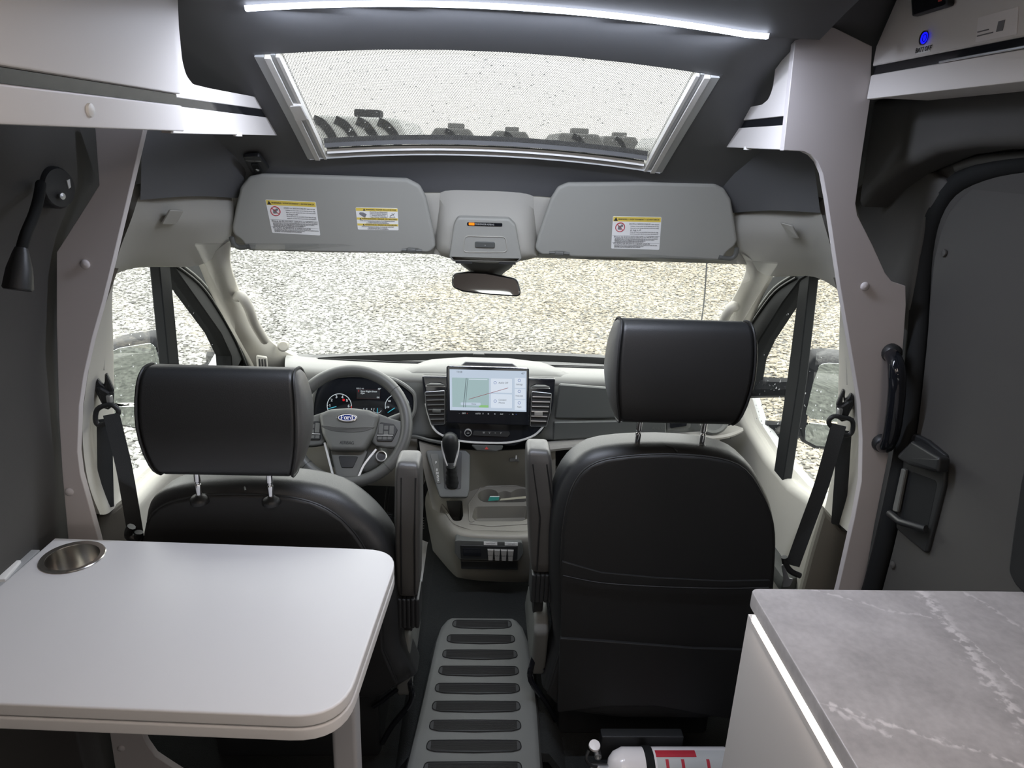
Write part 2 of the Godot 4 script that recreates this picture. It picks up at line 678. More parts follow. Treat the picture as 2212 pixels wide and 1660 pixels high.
func gravel_ground() -> void:
	var n := FastNoiseLite.new()
	n.noise_type = FastNoiseLite.TYPE_CELLULAR
	n.cellular_return_type = FastNoiseLite.RETURN_CELL_VALUE
	n.frequency = 0.09
	n.seed = 5
	var n2 := FastNoiseLite.new()
	n2.seed = 9; n2.frequency = 0.11; n2.noise_type = FastNoiseLite.TYPE_CELLULAR
	n2.cellular_return_type = FastNoiseLite.RETURN_DISTANCE2_SUB
	var im := Image.create(512, 512, false, Image.FORMAT_RGB8)
	for y in 512:
		for x in 512:
			# wrapped noise on a torus keeps the tile seamless
			var u := x * TAU / 512.0
			var v := y * TAU / 512.0
			var a := n.get_noise_3d(cos(u) * 82 + sin(v) * 30, sin(u) * 82, cos(v) * 82)
			var b := n2.get_noise_3d(cos(u) * 82 + sin(v) * 30, sin(u) * 82, cos(v) * 82)
			var k := 0.26 + a * 0.12 - clampf(-0.35 - b, 0, 0.5) * 0.3
			im.set_pixel(x, y, Color(k * 1.02, k * 0.99, k * 0.9).linear_to_srgb())
	var m := mat("gravel_bed", Color.WHITE, 0.95)
	m.albedo_texture = ImageTexture.create_from_image(im)
	m.vertex_color_use_as_albedo = true
	m.uv1_triplanar = true
	m.uv1_world_triplanar = true
	m.uv1_scale = Vector3.ONE * 0.7
	var s := mat("gravel_stone", Color.WHITE, 0.85)
	s.vertex_color_use_as_albedo = true

# ---------- the van's shape
const CX := 0.012

func roof_y(x: float, z: float) -> float:
	var k := [[2.6, 1.985], [-0.9, 1.985], [-1.1, 1.965], [-1.25, 1.925], [-1.375, 1.880], [-1.55, 1.822], [-1.75, 1.724], [-1.95, 1.624], [-2.03, 1.575], [-2.065, 1.515]]
	var y: float = k[-1][1]
	for i in k.size() - 1:
		if z <= k[i][0] and z >= k[i + 1][0]:
			y = lerpf(k[i][1], k[i + 1][1], (k[i][0] - z) / (k[i][0] - k[i + 1][0]))
			break
	y -= 0.125 * minf((x - CX) * (x - CX), 0.21)
	# over the sliding door the flat ceiling runs further forward and ends in a steep step
	if x > 0.6 and z > -1.5: y = lerpf(y, maxf(y, minf(1.962, 1.862 + 1.74 * (z + 1.46))), clampf((x - 0.6) / 0.08, 0, 1))
	if x > 0.5 and z < -1.4 and z > -1.8: y += 0.035 * smoothstep(0.5, 0.6, x) * smoothstep(-1.8, -1.65, z)
	return y

const WALL_L := [[0.0, -0.935], [0.4, -0.945], [0.76, -0.945], [1.2, -0.905], [1.36, -0.872], [1.44, -0.845], [1.54, -0.79], [1.68, -0.775], [2.05, -0.76]]
const WALL_R := [[0.0, 0.985], [0.4, 0.995], [0.76, 0.995], [1.2, 0.98], [1.36, 0.97], [1.5, 0.96], [1.70, 0.95], [2.05, 0.94]]

func _ready() -> void:
	# camera
	var cam := Camera3D.new()
	cam.name = "camera"
	cam.transform = Transform3D(Basis(Vector3(0.9985, 0.0385, 0.0376), Vector3(-0.0244, 0.9465, -0.3219), Vector3(-0.048, 0.3205, 0.946)), Vector3(0, 1.65, 0))
	cam.fov = rad_to_deg(2.0 * atan(830.0 / 1534.0))
	cam.near = 0.02
	cam.far = 300.0
	add_child(cam)
	cam.current = true
	# overcast sky
	var env := Environment.new()
	env.background_mode = Environment.BG_SKY
	var sky := Sky.new()
	var sm := ProceduralSkyMaterial.new()
	sm.sky_top_color = Color(0.97, 0.985, 0.97)
	sm.sky_horizon_color = Color(0.985, 0.985, 0.96)
	sm.ground_bottom_color = Color(0.55, 0.54, 0.50)
	sm.ground_horizon_color = Color(0.80, 0.80, 0.78)
	sm.sky_energy_multiplier = 2.2
	sm.ground_energy_multiplier = 0.8
	sm.sun_angle_max = 0.0
	sky.sky_material = sm
	env.sky = sky
	env.tonemap_mode = Environment.TONE_MAPPER_LINEAR
	env.tonemap_exposure = 1.0
	env.sdfgi_enabled = true
	env.ssao_enabled = true
	env.ssil_enabled = true
	var we := WorldEnvironment.new()
	we.name = "sky_light"
	we.environment = env
	add_child(we)
	make_materials()
	cabin_lights()
	outside()
	shell()
	skylight()
	cab_trim()
	cab_doors()
	dashboard()
	console()
	steering_wheel()
	seats()
	step_cover()
	overhead()
	white_panels()
	living_area()
	small_things()

func area(at: Vector3, facing: Vector3, w: float, h: float, energy: float, c: Color, parent: Node3D, called := "light") -> void:
	var a := AreaLight3D.new()
	a.name = called
	a.area_size = Vector2(w, h)
	a.light_energy = energy
	a.light_color = c
	a.shadow_enabled = true
	a.area_range = 8.0
	a.area_normalize_energy = true
	parent.add_child(a, true)
	var z := -facing.normalized()
	var x := (Vector3.RIGHT - z * Vector3.RIGHT.dot(z)).normalized()
	a.transform = Transform3D(Basis(x, z.cross(x), z), at - origin_of.get(parent, Vector3.ZERO))

func cabin_lights() -> void:
	# the curved strip in front of the roof, shining forward over the sloping headliner
	var t := thing("ceiling_strip_light", Vector3(0.04, 1.87, -1.37), "thin glowing strip lamp curving across the dark headliner above the skylight", "strip light")
	var path := []
	for i in 25:
		var x := lerpf(-0.412, 0.498, i / 24.0)
		path.push_back(Vector3(x, roof_y(x, -1.372) - 0.0075, -1.372))
	var b := MB.new()
	b.sweep(path, [Vector2(-0.005, -0.004), Vector2(0.005, -0.004), Vector2(0.006, 0.004), Vector2(-0.006, 0.004)], Vector3.UP)
	part("diffuser", b, M.led, t)
	for i in 6:
		var x := lerpf(-0.412, 0.498, (i + 0.5) / 6.0)
		area(Vector3(x, roof_y(x, -1.372) - 0.015, -1.374), Vector3(0, -1, -0.15), 0.15, 0.009, 0.21, Color(0.90, 0.93, 1.0), t)
	# flat lamps along the ceiling behind the camera
	for s in [[-0.30, -0.10, "flat ceiling lamp above the camera, over the table side"], [0.36, -0.10, "flat ceiling lamp above the camera, over the kitchen side"], [0.03, 1.5, "flat ceiling lamp at the rear of the living area"]]:
		var l := thing("ceiling_lamp", Vector3(s[0], 1.96, s[1]), s[2], "ceiling lamp")
		var q := MB.new()
		q.box(Vector3(s[0], 1.968, s[1]), Vector3(0.14, 0.02, 0.74), 0.006)
		part("housing", q, M.white_edge, l)
		q = MB.new()
		q.box(Vector3(s[0], 1.955, s[1]), Vector3(0.11, 0.006, 0.70), 0.002)
		part("diffuser", q, M.panel_lamp, l)
		area(Vector3(s[0], 1.948, s[1]), Vector3(0, -1, 0), 0.10, 0.68, 0.34 if s[1] < 1.0 else 0.25, Color(1.0, 0.93, 0.87), l)

func outside() -> void:
	var b := MB.new()
	b.box(Vector3(0, -0.98, -40), Vector3(160, 0.4, 130), 0.0)
	var g := struct("ground", b, M.gravel_bed, "pale gravel yard around the van")
	g.name = "ground"
	# loose stones, drawn as copies of three shapes
	var rng := RandomNumberGenerator.new()
	rng.seed = 21
	var tone := FastNoiseLite.new()
	tone.seed = 4; tone.frequency = 0.16; tone.fractal_octaves = 3
	var root := Node3D.new()
	root.name = "gravel"
	root.set_meta("kind", "stuff")
	root.set_meta("label", "loose crushed stones covering the yard outside the windows")
	root.set_meta("category", "gravel")
	add_child(root)
	for kind in 3:
		var s := MB.new()
		var rings := []
		for k in 4:
			var ring := []
			var h: float = [-0.4, -0.1, 0.25, 0.42][k]
			var rr: float = [0.55, 1.0, 0.85, 0.38][k]
			for i in 6:
				var a := TAU * (i + rng.randf_range(-0.25, 0.25)) / 6
				var q := rr * rng.randf_range(0.7, 1.1)
				ring.push_back(Vector3(cos(a) * q, h * rng.randf_range(0.7, 1.2), sin(a) * q))
			rings.push_back(ring)
		s.loft(rings)
		var mm := MultiMesh.new()
		mm.transform_format = MultiMesh.TRANSFORM_3D
		mm.use_colors = true
		mm.mesh = s.mesh(Vector3.ZERO, 25.0)
		var list := []
		var cols := []
		for n in 62000:
			var d := 2.6 + 17.0 * pow(rng.randf(), 1.35)
			var z := -d
			var x := rng.randf_range(-1.0, 1.0) * (0.78 * d + 1.6)
			if absf(x) < 1.05 and d < 3.9: continue
			var size := rng.randf_range(0.010, 0.026) * (1.0 + 0.02 * d)
			var bs := Basis.from_euler(Vector3(rng.randf_range(-0.5, 0.5), rng.randf() * TAU, rng.randf_range(-0.5, 0.5))).scaled(Vector3(size * rng.randf_range(0.9, 1.5), size * rng.randf_range(0.6, 1.0), size))
			list.push_back(Transform3D(bs, Vector3(x, -0.78 + size * rng.randf_range(0.1, 0.5), z)))
			# washed grey stone to the left, tan stone to the right and ahead
			var k := clampf((x + 1.2 + 0.10 * (d - 6.0)) / 2.2 + tone.get_noise_2d(x * 2, z) * 1.1, 0, 1)
			if d < 6.0: k *= clampf((d - 3.5) / 2.5, 0, 1)
			var v := rng.randf_range(0.17, 0.44)
			if rng.randf() < 0.08: v *= 0.6
			var c := Color(v, v * 0.99, v * 0.94).lerp(Color(v * 0.96, v * 0.86, v * 0.67), k)
			cols.push_back(c)
		mm.instance_count = list.size()
		for i in list.size():
			mm.set_instance_transform(i, list[i])
			mm.set_instance_color(i, cols[i])
		var o := MultiMeshInstance3D.new()
		o.multimesh = mm
		o.material_override = M.gravel_stone
		o.name = "stones"
		o.set_meta("kind", "stuff")
		root.add_child(o, true)
	motorhomes()

func motorhomes() -> void:
	# parked vehicles whose roofs show over the skylight's lower edge
	var rows := [
		# x, z, width, length along z, height above ground, label, dark bands
		[-4.0, -24.0, 3.2, 8.0, 3.05, "white motorhome with dark sweeping stripes at the left of the skylight", 4],
		[-1.6, -38.0, 2.4, 7.0, 3.05, "low grey motorhome nose right of the striped motorhome", 1],
		[1.6, -46.0, 2.6, 7.0, 3.15, "farthest grey motorhome roof near the middle of the skylight", 1],
		[4.6, -36.0, 2.5, 7.0, 3.02, "nearer grey motorhome roof just right of the skylight's middle", 1],
		[8.6, -47.0, 2.6, 7.0, 3.12, "grey motorhome roof next to the white one at the right", 1],
		[9.6, -34.0, 2.6, 7.0, 3.0, "white motorhome at the right end of the skylight", 2],
	]
	for r in rows:
		var x: float = r[0]
		var z: float = r[1]
		var w: float = r[2]
		var h: float = r[4]
		var g := -0.78
		var t := thing("motorhome", Vector3(x, g, z), r[5], "motorhome", "motorhomes parked beyond the van")
		var b := MB.new()
		var prof := [Vector3(x - w / 2, g + 0.5, z), Vector3(x + w / 2, g + 0.5, z), Vector3(x + w / 2, g + h - 0.5, z), Vector3(x + w / 2 - 0.35, g + h, z), Vector3(x - w / 2 + 0.35, g + h, z), Vector3(x - w / 2, g + h - 0.5, z)]
		b.slab(rounded(prof, 0.2, 3), Vector3(0, 0, 1), r[3], 0.12, 2)
		part("body", b, M.body_white if r[6] != 1 else M.body_tan, t)
		b = MB.new()
		b.box(Vector3(x, g + h * 0.56, z + 0.01), Vector3(w * 0.82, h * 0.26, 0.05), 0.02)
		part("windscreen", b, M.black_gloss, t)
		for k in r[6]:
			b = MB.new()
			var sx: float = x - w * 0.42 + w * 0.84 * (k + 0.5) / float(r[6])
			var st := smooth([Vector3(sx - 0.34, g + h - 0.12, z + 0.05), Vector3(sx - 0.05, g + h - 0.26, z + 0.06), Vector3(sx + 0.22, g + h - 0.62, z + 0.06), Vector3(sx + 0.3, g + h - 1.0, z + 0.06)], 4)
			b.sweep(st, [Vector2(-0.13, -0.01), Vector2(0.13, -0.01), Vector2(0.13, 0.01), Vector2(-0.13, 0.01)], Vector3(0, 0, 1))
			part("stripe", b, M.body_dark, t)
		b = MB.new()
		b.box(Vector3(x + 0.15, g + h + 0.13, z - 1.5), Vector3(0.85, 0.27, 0.9), 0.06)
		part("roof_unit", b, M.body_dark if r[6] == 4 else M.body_tan, t)
		for s in [-1, 1]:
			b = MB.new()
			b.lathe(Vector3(x + s * (w / 2 - 0.3), g + 0.38, z - 1.2), Vector3(1, 0, 0), [Vector2(0.2, -0.12), Vector2(0.38, -0.12), Vector2(0.38, 0.12), Vector2(0.2, 0.12)], 16)
			part("wheel", b, M.tyre, t)

func wall_x(prof: Array, y: float) -> float:
	for i in prof.size() - 1:
		if y >= prof[i][0] and y <= prof[i + 1][0]:
			return lerpf(prof[i][1], prof[i + 1][1], (y - prof[i][0]) / (prof[i + 1][0] - prof[i][0]))
	return prof[-1][1]

func shell() -> void:
	# roof: headliner with the skylight opening
	var xs := [-0.99, -0.85, -0.7, -0.57, -0.456, -0.33, -0.2, -0.08, 0.04, 0.16, 0.28, 0.38, 0.476, 0.6, 0.68, 0.74, 0.86, 1.05]
	var zs := [2.5, 1.0, -0.3, -0.9, -1.1, -1.18, -1.25, -1.31, -1.375, -1.39, -1.405, -1.43, -1.46, -1.55, -1.65, -1.75, -1.85, -1.95, -1.99, -2.03, -2.05, -2.065]
	var b := MB.new()
	b.shell(xs.size() - 1, zs.size() - 1, func(i, j): return Vector3(xs[i], roof_y(xs[i], zs[j]), zs[j]), Vector3(0, 0.012, 0),
		func(i, j): return i >= 4 and i < 12 and j >= 13 and j < 17)
	struct("ceiling", b, M.headliner_dark, "dark charcoal headliner with the skylight opening", 50.0)
	for side in [["wall_left", WALL_L, -0.05, "dark fabric side wall behind the driver's seat"], ["wall_right", WALL_R, 0.05, "dark moulded side wall above and behind the sliding door"]]:
		b = MB.new()
		var ys := [0.0, 0.4, 0.76, 1.0, 1.2, 1.3, 1.36, 1.40, 1.44, 1.49, 1.54, 1.60, 1.68, 1.85, 2.05]
		var zw := [2.5, 1.0, 0.0, -0.7, -1.2, -1.465, -1.62]
		b.shell(ys.size() - 1, zw.size() - 1, func(i, j): return Vector3(wall_x(side[1], ys[i]), ys[i], zw[j]), Vector3(side[2], 0, 0))
		struct(side[0], b, M.wall_dark, side[3], 60.0)
	b = MB.new()
	var holes := []
	for s in [-1, 1]: holes.push_back(rounded(rect(Vector3(0.02 + s * 0.40, 1.25, 2.49), Vector3.RIGHT, Vector3.UP, 0.50, 0.45), 0.05, 4))
	b.slab_open(rect(Vector3(0, 1.0, 2.49), Vector3.RIGHT, Vector3.UP, 2.2, 2.2), holes, Vector3(0, 0, -1), 0.06, 0.002)
	struct("wall_rear", b, M.panel_laminate, "pale rear wall behind the camera")
	for s in [-1, 1]:
		b = MB.new()
		b.box(Vector3(0.02 + s * 0.40, 1.25, 2.52), Vector3(0.52, 0.47, 0.006), 0.001)
		struct("window_5" if s < 0 else "window_6", b, M.tinted_glass, "tinted rear door window behind the camera")
	b = MB.new()
	b.box(Vector3(0, -0.03, 0.5), Vector3(2.2, 0.06, 4.1), 0.0)
	struct("floor", b, M.black_plastic, "dark floor of the living area")
	b = MB.new()
	b.box(Vector3(0, 0.015, -2.18), Vector3(2.1, 0.07, 1.4), 0.0)
	struct("floor", b, M.carpet, "black carpeted cab floor")
	# raised carpeted middle between the seats
	b = MB.new()
	var hump := func(i, j): 
		var z := lerpf(-1.45, -2.6, j / 6.0)
		var xx: float = [-0.20, -0.18, -0.15, 0.03, 0.21, 0.24, 0.27][i]
		var h: float = [0.04, 0.09, 0.135, 0.15, 0.135, 0.09, 0.04][i]
		return Vector3(xx, h, z)
	b.shell(6, 6, hump, Vector3(0, -0.03, 0))
	struct("floor", b, M.carpet, "black carpet hump between the front seats", 60.0)
	# white bodywork outside: long sides and the bonnet
	for s in [[-1.045, "wall_outer_left"], [1.095, "wall_outer_right"]]:
		b = MB.new()
		b.box(Vector3(s[0], 0.75, 1.05), Vector3(0.03, 2.5, 5.0), 0.01)
		struct(s[1], b, M.body_white, "white outer side of the van")
		b = MB.new()
		b.box(Vector3(s[0] + signf(s[0]) * 0.018, 1.16, 0.2), Vector3(0.012, 0.55, 2.9), 0.004)
		struct("window_7" if s[0] < 0 else "window_8", b, M.black_gloss, "dark side glass on the outside of the living area")
	b = MB.new()
	b.shell(6, 4, func(i, j): return Vector3(lerpf(-0.95, 1.0, i / 6.0), lerpf(0.60, 0.30, j / 4.0) - 0.12 * pow((i - 3) / 3.0, 2), lerpf(-2.90, -3.75, j / 4.0)), Vector3(0, -0.9, 0))
	struct("trim_14", b, M.body_white, "white bonnet below the windscreen")
	# front bulkhead below the windscreen and body sides round the cab
	b = MB.new()
	b.box(Vector3(0.03, 0.38, -2.86), Vector3(2.1, 0.80, 0.06), 0.0)
	struct("wall_front", b, M.black_plastic, "dark bulkhead under the windscreen")
	for s in [[-0.985, -1], [1.035, 1]]:
		b = MB.new()
		b.box(Vector3(s[0] + s[1] * 0.02, 1.62, -1.80), Vector3(0.04, 0.60, 0.72), 0.0)
		struct("trim_1" if s[1] < 0 else "trim_2", b, M.wall_dark, "dark inner panel above the cab door")
	# body behind the doors at pillar height, shut off from daylight
	for s in [[-0.96, -1], [1.02, 1]]:
		b = MB.new()
		b.box(Vector3(s[0] + s[1] * 0.03, 0.70, -1.60), Vector3(0.05, 1.40, 0.30), 0.0)
		struct("trim_3" if s[1] < 0 else "trim_4", b, M.wall_dark, "dark inner pillar behind the cab door")

func skylight() -> void:
	var w := place("window_1", Vector3(0.01, 1.70, -1.75), "wide skylight with insect screen in the sloping headliner")
	var edge := func(x: float, z: float, up := 0.0) -> Vector3: return Vector3(x, roof_y(x, z) + up, z)
	# outer pane with raindrops
	var b := MB.new()
	b.shell(12, 4, func(i, j): return edge.call(lerpf(-0.46, 0.48, i / 12.0), lerpf(-1.53, -1.97, j / 4.0), 0.020), Vector3(0, 0.004, 0))
	part("pane", b, M.tinted_glass, w)
	b = MB.new()
	b.shell(12, 4, func(i, j): return edge.call(lerpf(-0.405, 0.425, i / 12.0), lerpf(-1.55, -1.925, j / 4.0), 0.006), Vector3(0, 0.0006, 0))
	part("insect_screen", b, M.insect_screen, w)
	# opening's lining
	for k in 2:
		b = MB.new()
		var x: float = [-0.458, 0.478][k]
		b.shell(4, 1, func(i, j): return edge.call(x, lerpf(-1.54, -1.96, i / 4.0), 0.0 + 0.024 * j), Vector3(0.004 if k == 0 else -0.004, 0, 0))
		part("lining", b, M.headliner_dark, w)
	# side rails: stepped aluminium sections
	for k in 2:
		var s := 1.0 if k == 0 else -1.0
		var x0: float = -0.456 if k == 0 else 0.476
		var r := Node3D.new()
		r.name = "side_rail"
		w.add_child(r, true)
		origin_of[r] = origin_of[w]
		for q in [[0.010, 0.018, 0.000, "aluminium"], [0.026, 0.012, -0.004, "white_edge"], [0.037, 0.008, 0.002, "aluminium"], [0.046, 0.007, -0.003, "white_edge"]]:
			b = MB.new()
			var path := []
			for i in 5: path.push_back(edge.call(x0 + s * q[0], lerpf(-1.55, -1.955, i / 4.0), q[2]))
			b.sweep(path, [Vector2(-q[1] / 2, -0.004), Vector2(q[1] / 2, -0.004), Vector2(q[1] / 2, 0.02), Vector2(-q[1] / 2, 0.02)], Vector3.UP)
			part("rail_section", b, M[q[3]], r)
	# lower rail: pale bars over a dark bar that carries the screen
	for q in [[-1.912, 0.020, 0.004, "headliner_dark", -0.40, 0.42, "screen_bar"], [-1.931, 0.005, -0.002, "white_edge", -0.40, 0.42, "pull_bar"], [-1.941, 0.010, 0.006, "black_plastic", -0.40, 0.42, "gasket"], [-1.953, 0.007, -0.003, "aluminium", -0.45, 0.47, "lower_rail"]]:
		b = MB.new()
		var path := []
		for i in 15: 
			var x := lerpf(q[4], q[5], i / 14.0)
			path.push_back(edge.call(x, q[0], q[2]))
		var tall := 0.019 if q[6] == "screen_bar" else 0.008
		b.sweep(path, [Vector2(-q[1] / 2, -0.003), Vector2(q[1] / 2, -0.003), Vector2(q[1] / 2, tall), Vector2(-q[1] / 2, tall)], Vector3.UP)
		part(q[6], b, M[q[3]], w)
	# catch on the left rail
	b = MB.new()
	b.slab(rounded([Vector3(-0.4332, 1.7252, -1.7213), Vector3(-0.4063, 1.7279, -1.7158), Vector3(-0.4048, 1.6993, -1.7736), Vector3(-0.4371, 1.6943, -1.7836)], 0.004, 3), Vector3(0, -0.9, 0.45), 0.012, 0.002)
	for i in b.p.size(): b.p[i] += Vector3(0, -0.016, 0.012)
	part("catch", b, M.white_edge, w)
	drops(w, 420, func(rng): 
		var x: float = rng.randf_range(-0.40, 0.42)
		var z: float = -1.93 + 0.38 * pow(rng.randf(), 1.3)
		return edge.call(x, z, 0.0255), Vector3(0, 1, 0), 0.0010, 0.0030, 5)

func drops(parent: Node3D, count: int, where: Callable, n: Vector3, r0: float, r1: float, sd: int) -> void:
	var rng := RandomNumberGenerator.new()
	rng.seed = sd
	var s := SphereMesh.new()
	s.radial_segments = 8; s.rings = 4
	s.radius = 1.0; s.height = 2.0
	var mm := MultiMesh.new()
	mm.transform_format = MultiMesh.TRANSFORM_3D
	mm.mesh = s
	mm.instance_count = count
	for i in count:
		var r := lerpf(r0, r1, pow(rng.randf(), 2.0))
		var bs := Basis.IDENTITY.scaled(Vector3(r, r, r) - n.abs() * r * 0.45)
		mm.set_instance_transform(i, Transform3D(bs, where.call(rng) - origin_of[parent]))
	var o := MultiMeshInstance3D.new()
	o.name = "raindrops"
	o.multimesh = mm
	o.material_override = M.water
	o.set_meta("kind", "stuff")
	parent.add_child(o, true)

func cab_trim() -> void:
	# windscreen
	var b := MB.new()
	var w := place("window_2", Vector3(0.03, 0.8, -2.8), "windscreen looking out on the gravel yard")
	var scr := func(i, j):
		var s: float = i / 14.0 * 2 - 1
		var t: float = j / 6.0
		var x: float = 0.03 + s * lerpf(0.80, 0.93, t)
		return Vector3(x, lerpf(1.36, 0.78, t), lerpf(-2.06, -2.86, t) + 0.10 * s * s)
	b.shell(14, 6, scr, Vector3(0, 0.004, -0.003))
	part("pane", b, M.glass, w)
	# black cowl and wiper at the foot of the windscreen
	b = MB.new()
	b.sweep(smooth([Vector3(-0.8126, 0.7773, -2.79), Vector3(-0.514, 0.807, -2.79), Vector3(0.0268, 0.8317, -2.79), Vector3(0.5656, 0.8246, -2.79), Vector3(0.9375, 0.7965, -2.79)], 5), [Vector2(-0.02, -0.02), Vector2(0.02, -0.02), Vector2(0.02, 0.008), Vector2(-0.02, 0.008)], Vector3.UP)
	part("cowl", b, M.black_plastic, w)
	b = MB.new()
	b.tube([Vector3(0.1658, 0.8158, -2.83), Vector3(0.3983, 0.8121, -2.83), Vector3(0.6033, 0.8096, -2.83)], 0.007, 6)
	b.tube([Vector3(0.3019, 0.8165, -2.84), Vector3(0.5171, 0.8082, -2.84), Vector3(0.7134, 0.8095, -2.84)], 0.004, 5)
	part("wiper", b, M.black_plastic, w)
	# sensor box at the top middle of the dash edge
	b = MB.new()
	b.box(Vector3(0.0004, 0.8437, -2.74), Vector3(0.045, 0.012, 0.03), 0.004)
	part("cowl_nozzle", b, M.black_plastic, w)
	# pale header over the windscreen
	var h := place("trim_5", Vector3(0.03, 1.4, -2.06), "pale grey cloth header above the windscreen")
	b = MB.new()
	var hd := func(i, j):
		var x: float = lerpf(-0.80, 0.86, i / 24.0)
		var t: float = j / 6.0
		var y: float = lerpf(1.545, 1.335, t)
		var bow: float = 0.02 * sin(PI * t)
		return Vector3(x, y - 0.03 * pow((x - 0.03) / 0.8, 2) * (1 - t), -2.075 + bow - 0.02 * t)
	b.shell(24, 6, hd, Vector3(0, 0, -0.03))
	part("panel", b, M.trim_light, h, 60.0)
	# bulge that carries the overhead console
	b = MB.new()
	var bul := func(i, j):
		var s: float = i / 14.0 * 2 - 1
		var q: float = j / 10.0
		var mid: Vector3 = Vector3(0.0122, 1.5311, -2.065).lerp(Vector3(0.0152, 1.3225, -2.065), q)
		var out: float = (0.052 * smoothstep(-0.1, 0.75, q) * (1.0 if q < 0.9 else 1.0 - 6.0 * (q - 0.9))) * (1.0 - pow(absf(s), 5.0))
		return mid + Vector3(s * lerpf(0.128, 0.150, q), 0.02 * s * s * q, out)
	b.shell(14, 10, bul, Vector3(0, 0, -0.03))
	part("console_bulge", b, M.trim_light, h, 60.0)
	# corner mouldings that sweep down over the door windows
	var cl := place("trim_6", Vector3(-0.9, 1.4, -1.9), "pale moulded corner above the driver's door window")
	var rows := [
		[Vector3(-0.7996, 1.5124, -1.75), Vector3(-0.7887, 1.5144, -1.83), Vector3(-0.7432, 1.5149, -1.93), Vector3(-0.6998, 1.5031, -2.08)],
		[Vector3(-0.8031, 1.4557, -1.7), Vector3(-0.7895, 1.4464, -1.8), Vector3(-0.7416, 1.4364, -1.92), Vector3(-0.6894, 1.4356, -2.05)],
		[Vector3(-0.8357, 1.3914, -1.7), Vector3(-0.8345, 1.384, -1.84), Vector3(-0.7665, 1.3756, -1.97), Vector3(-0.7039, 1.3793, -2.06)],
		[Vector3(-0.873, 1.3274, -1.72), Vector3(-0.8808, 1.3298, -1.88), Vector3(-0.7951, 1.3158, -2.03), Vector3(-0.7243, 1.3396, -2.08)],
		[Vector3(-0.9145, 1.3009, -1.78), Vector3(-0.9107, 1.2989, -1.93), Vector3(-0.8055, 1.2859, -2.06), Vector3(-0.7442, 1.331, -2.09)]]
	var g := lerp_grid(rows, 5, 4)
	b = MB.new()
	b.shell(g.size() - 1, g[0].size() - 1, func(i, j): return g[i][j], Vector3(-0.02, 0.012, -0.02))
	part("moulding", b, M.trim_light, cl, 60.0)
	b = MB.new()
	b.slab(rounded([Vector3(-0.7826, 1.43, -1.8), Vector3(-0.7565, 1.4667, -1.795), Vector3(-0.7406, 1.4611, -1.84), Vector3(-0.7654, 1.4264, -1.85)], 0.006, 3), Vector3(0.5, -0.1, 1), 0.01, 0.002)
	for i in b.p.size(): b.p[i] += Vector3(0.002, 0, 0.005)
	part("coat_hook", b, M.trim_light, cl)
	var cr := place("trim_7", Vector3(0.95, 1.4, -1.9), "pale moulded corner above the passenger's door window")
	rows = [
		[Vector3(0.8178, 1.5405, -1.75), Vector3(0.8145, 1.541, -1.83), Vector3(0.7705, 1.5342, -1.93), Vector3(0.7275, 1.5138, -2.08)],
		[Vector3(0.8252, 1.48, -1.7), Vector3(0.8191, 1.4739, -1.8), Vector3(0.7748, 1.4588, -1.92), Vector3(0.7234, 1.4514, -2.05)],
		[Vector3(0.8568, 1.4146, -1.7), Vector3(0.863, 1.4076, -1.84), Vector3(0.8076, 1.3905, -1.97), Vector3(0.7426, 1.3981, -2.06)],
		[Vector3(0.8916, 1.3495, -1.72), Vector3(0.9057, 1.361, -1.88), Vector3(0.8341, 1.336, -2.03), Vector3(0.7682, 1.3637, -2.08)],
		[Vector3(0.9327, 1.3188, -1.78), Vector3(0.923, 1.3325, -1.93), Vector3(0.847, 1.3094, -2.06), Vector3(0.7906, 1.3493, -2.09)]]
	var g2 := lerp_grid(rows, 5, 4)
	b = MB.new()
	b.shell(g2.size() - 1, g2[0].size() - 1, func(i, j): return g2[i][j], Vector3(0.02, 0.012, -0.02))
	part("moulding", b, M.trim_light, cr, 60.0)
	b = MB.new()
	b.slab(rounded([Vector3(0.7663, 1.4852, -1.84), Vector3(0.7842, 1.4819, -1.8), Vector3(0.8065, 1.4491, -1.8), Vector3(0.8011, 1.4474, -1.85)], 0.006, 3), Vector3(-0.5, -0.1, 1), 0.01, 0.002)
	for i in b.p.size(): b.p[i] += Vector3(-0.002, 0, 0.005)
	part("coat_hook", b, M.trim_light, cr)
	# dark moulded corners between headliner and pale trim
	for k in 2:
		b = MB.new()
		var q := []
		if k == 0: q = [Vector3(-0.7885, 1.494, -1.72), Vector3(-0.7628, 1.6578, -1.72), Vector3(-0.6786, 1.6649, -1.8), Vector3(-0.6226, 1.6351, -1.97), Vector3(-0.6419, 1.546, -2.02), Vector3(-0.6794, 1.4784, -2.05), Vector3(-0.7265, 1.4934, -1.88)]
		else: q = [Vector3(0.8122, 1.5211, -1.72), Vector3(0.7559, 1.6975, -1.72), Vector3(0.6764, 1.7005, -1.8), Vector3(0.6358, 1.6488, -1.97), Vector3(0.657, 1.5634, -2.02), Vector3(0.713, 1.4874, -2.05), Vector3(0.7548, 1.5103, -1.88)]
		var rw := [[q[1], q[2], q[3]], [(q[1] + q[0]) / 2, (q[2] + q[6]) / 2 + Vector3(0, 0, -0.01), q[4]], [q[0], q[6], q[5]]]
		var gg := lerp_grid(rw, 4, 3)
		b.shell(gg.size() - 1, gg[0].size() - 1, func(i, j): return gg[i][j], Vector3(0, 0, -0.03))
		struct("trim_8" if k == 0 else "trim_9", b, M.headliner_dark, "dark moulded headliner corner on the driver's side" if k == 0 else "dark moulded headliner corner on the passenger's side", 60.0)
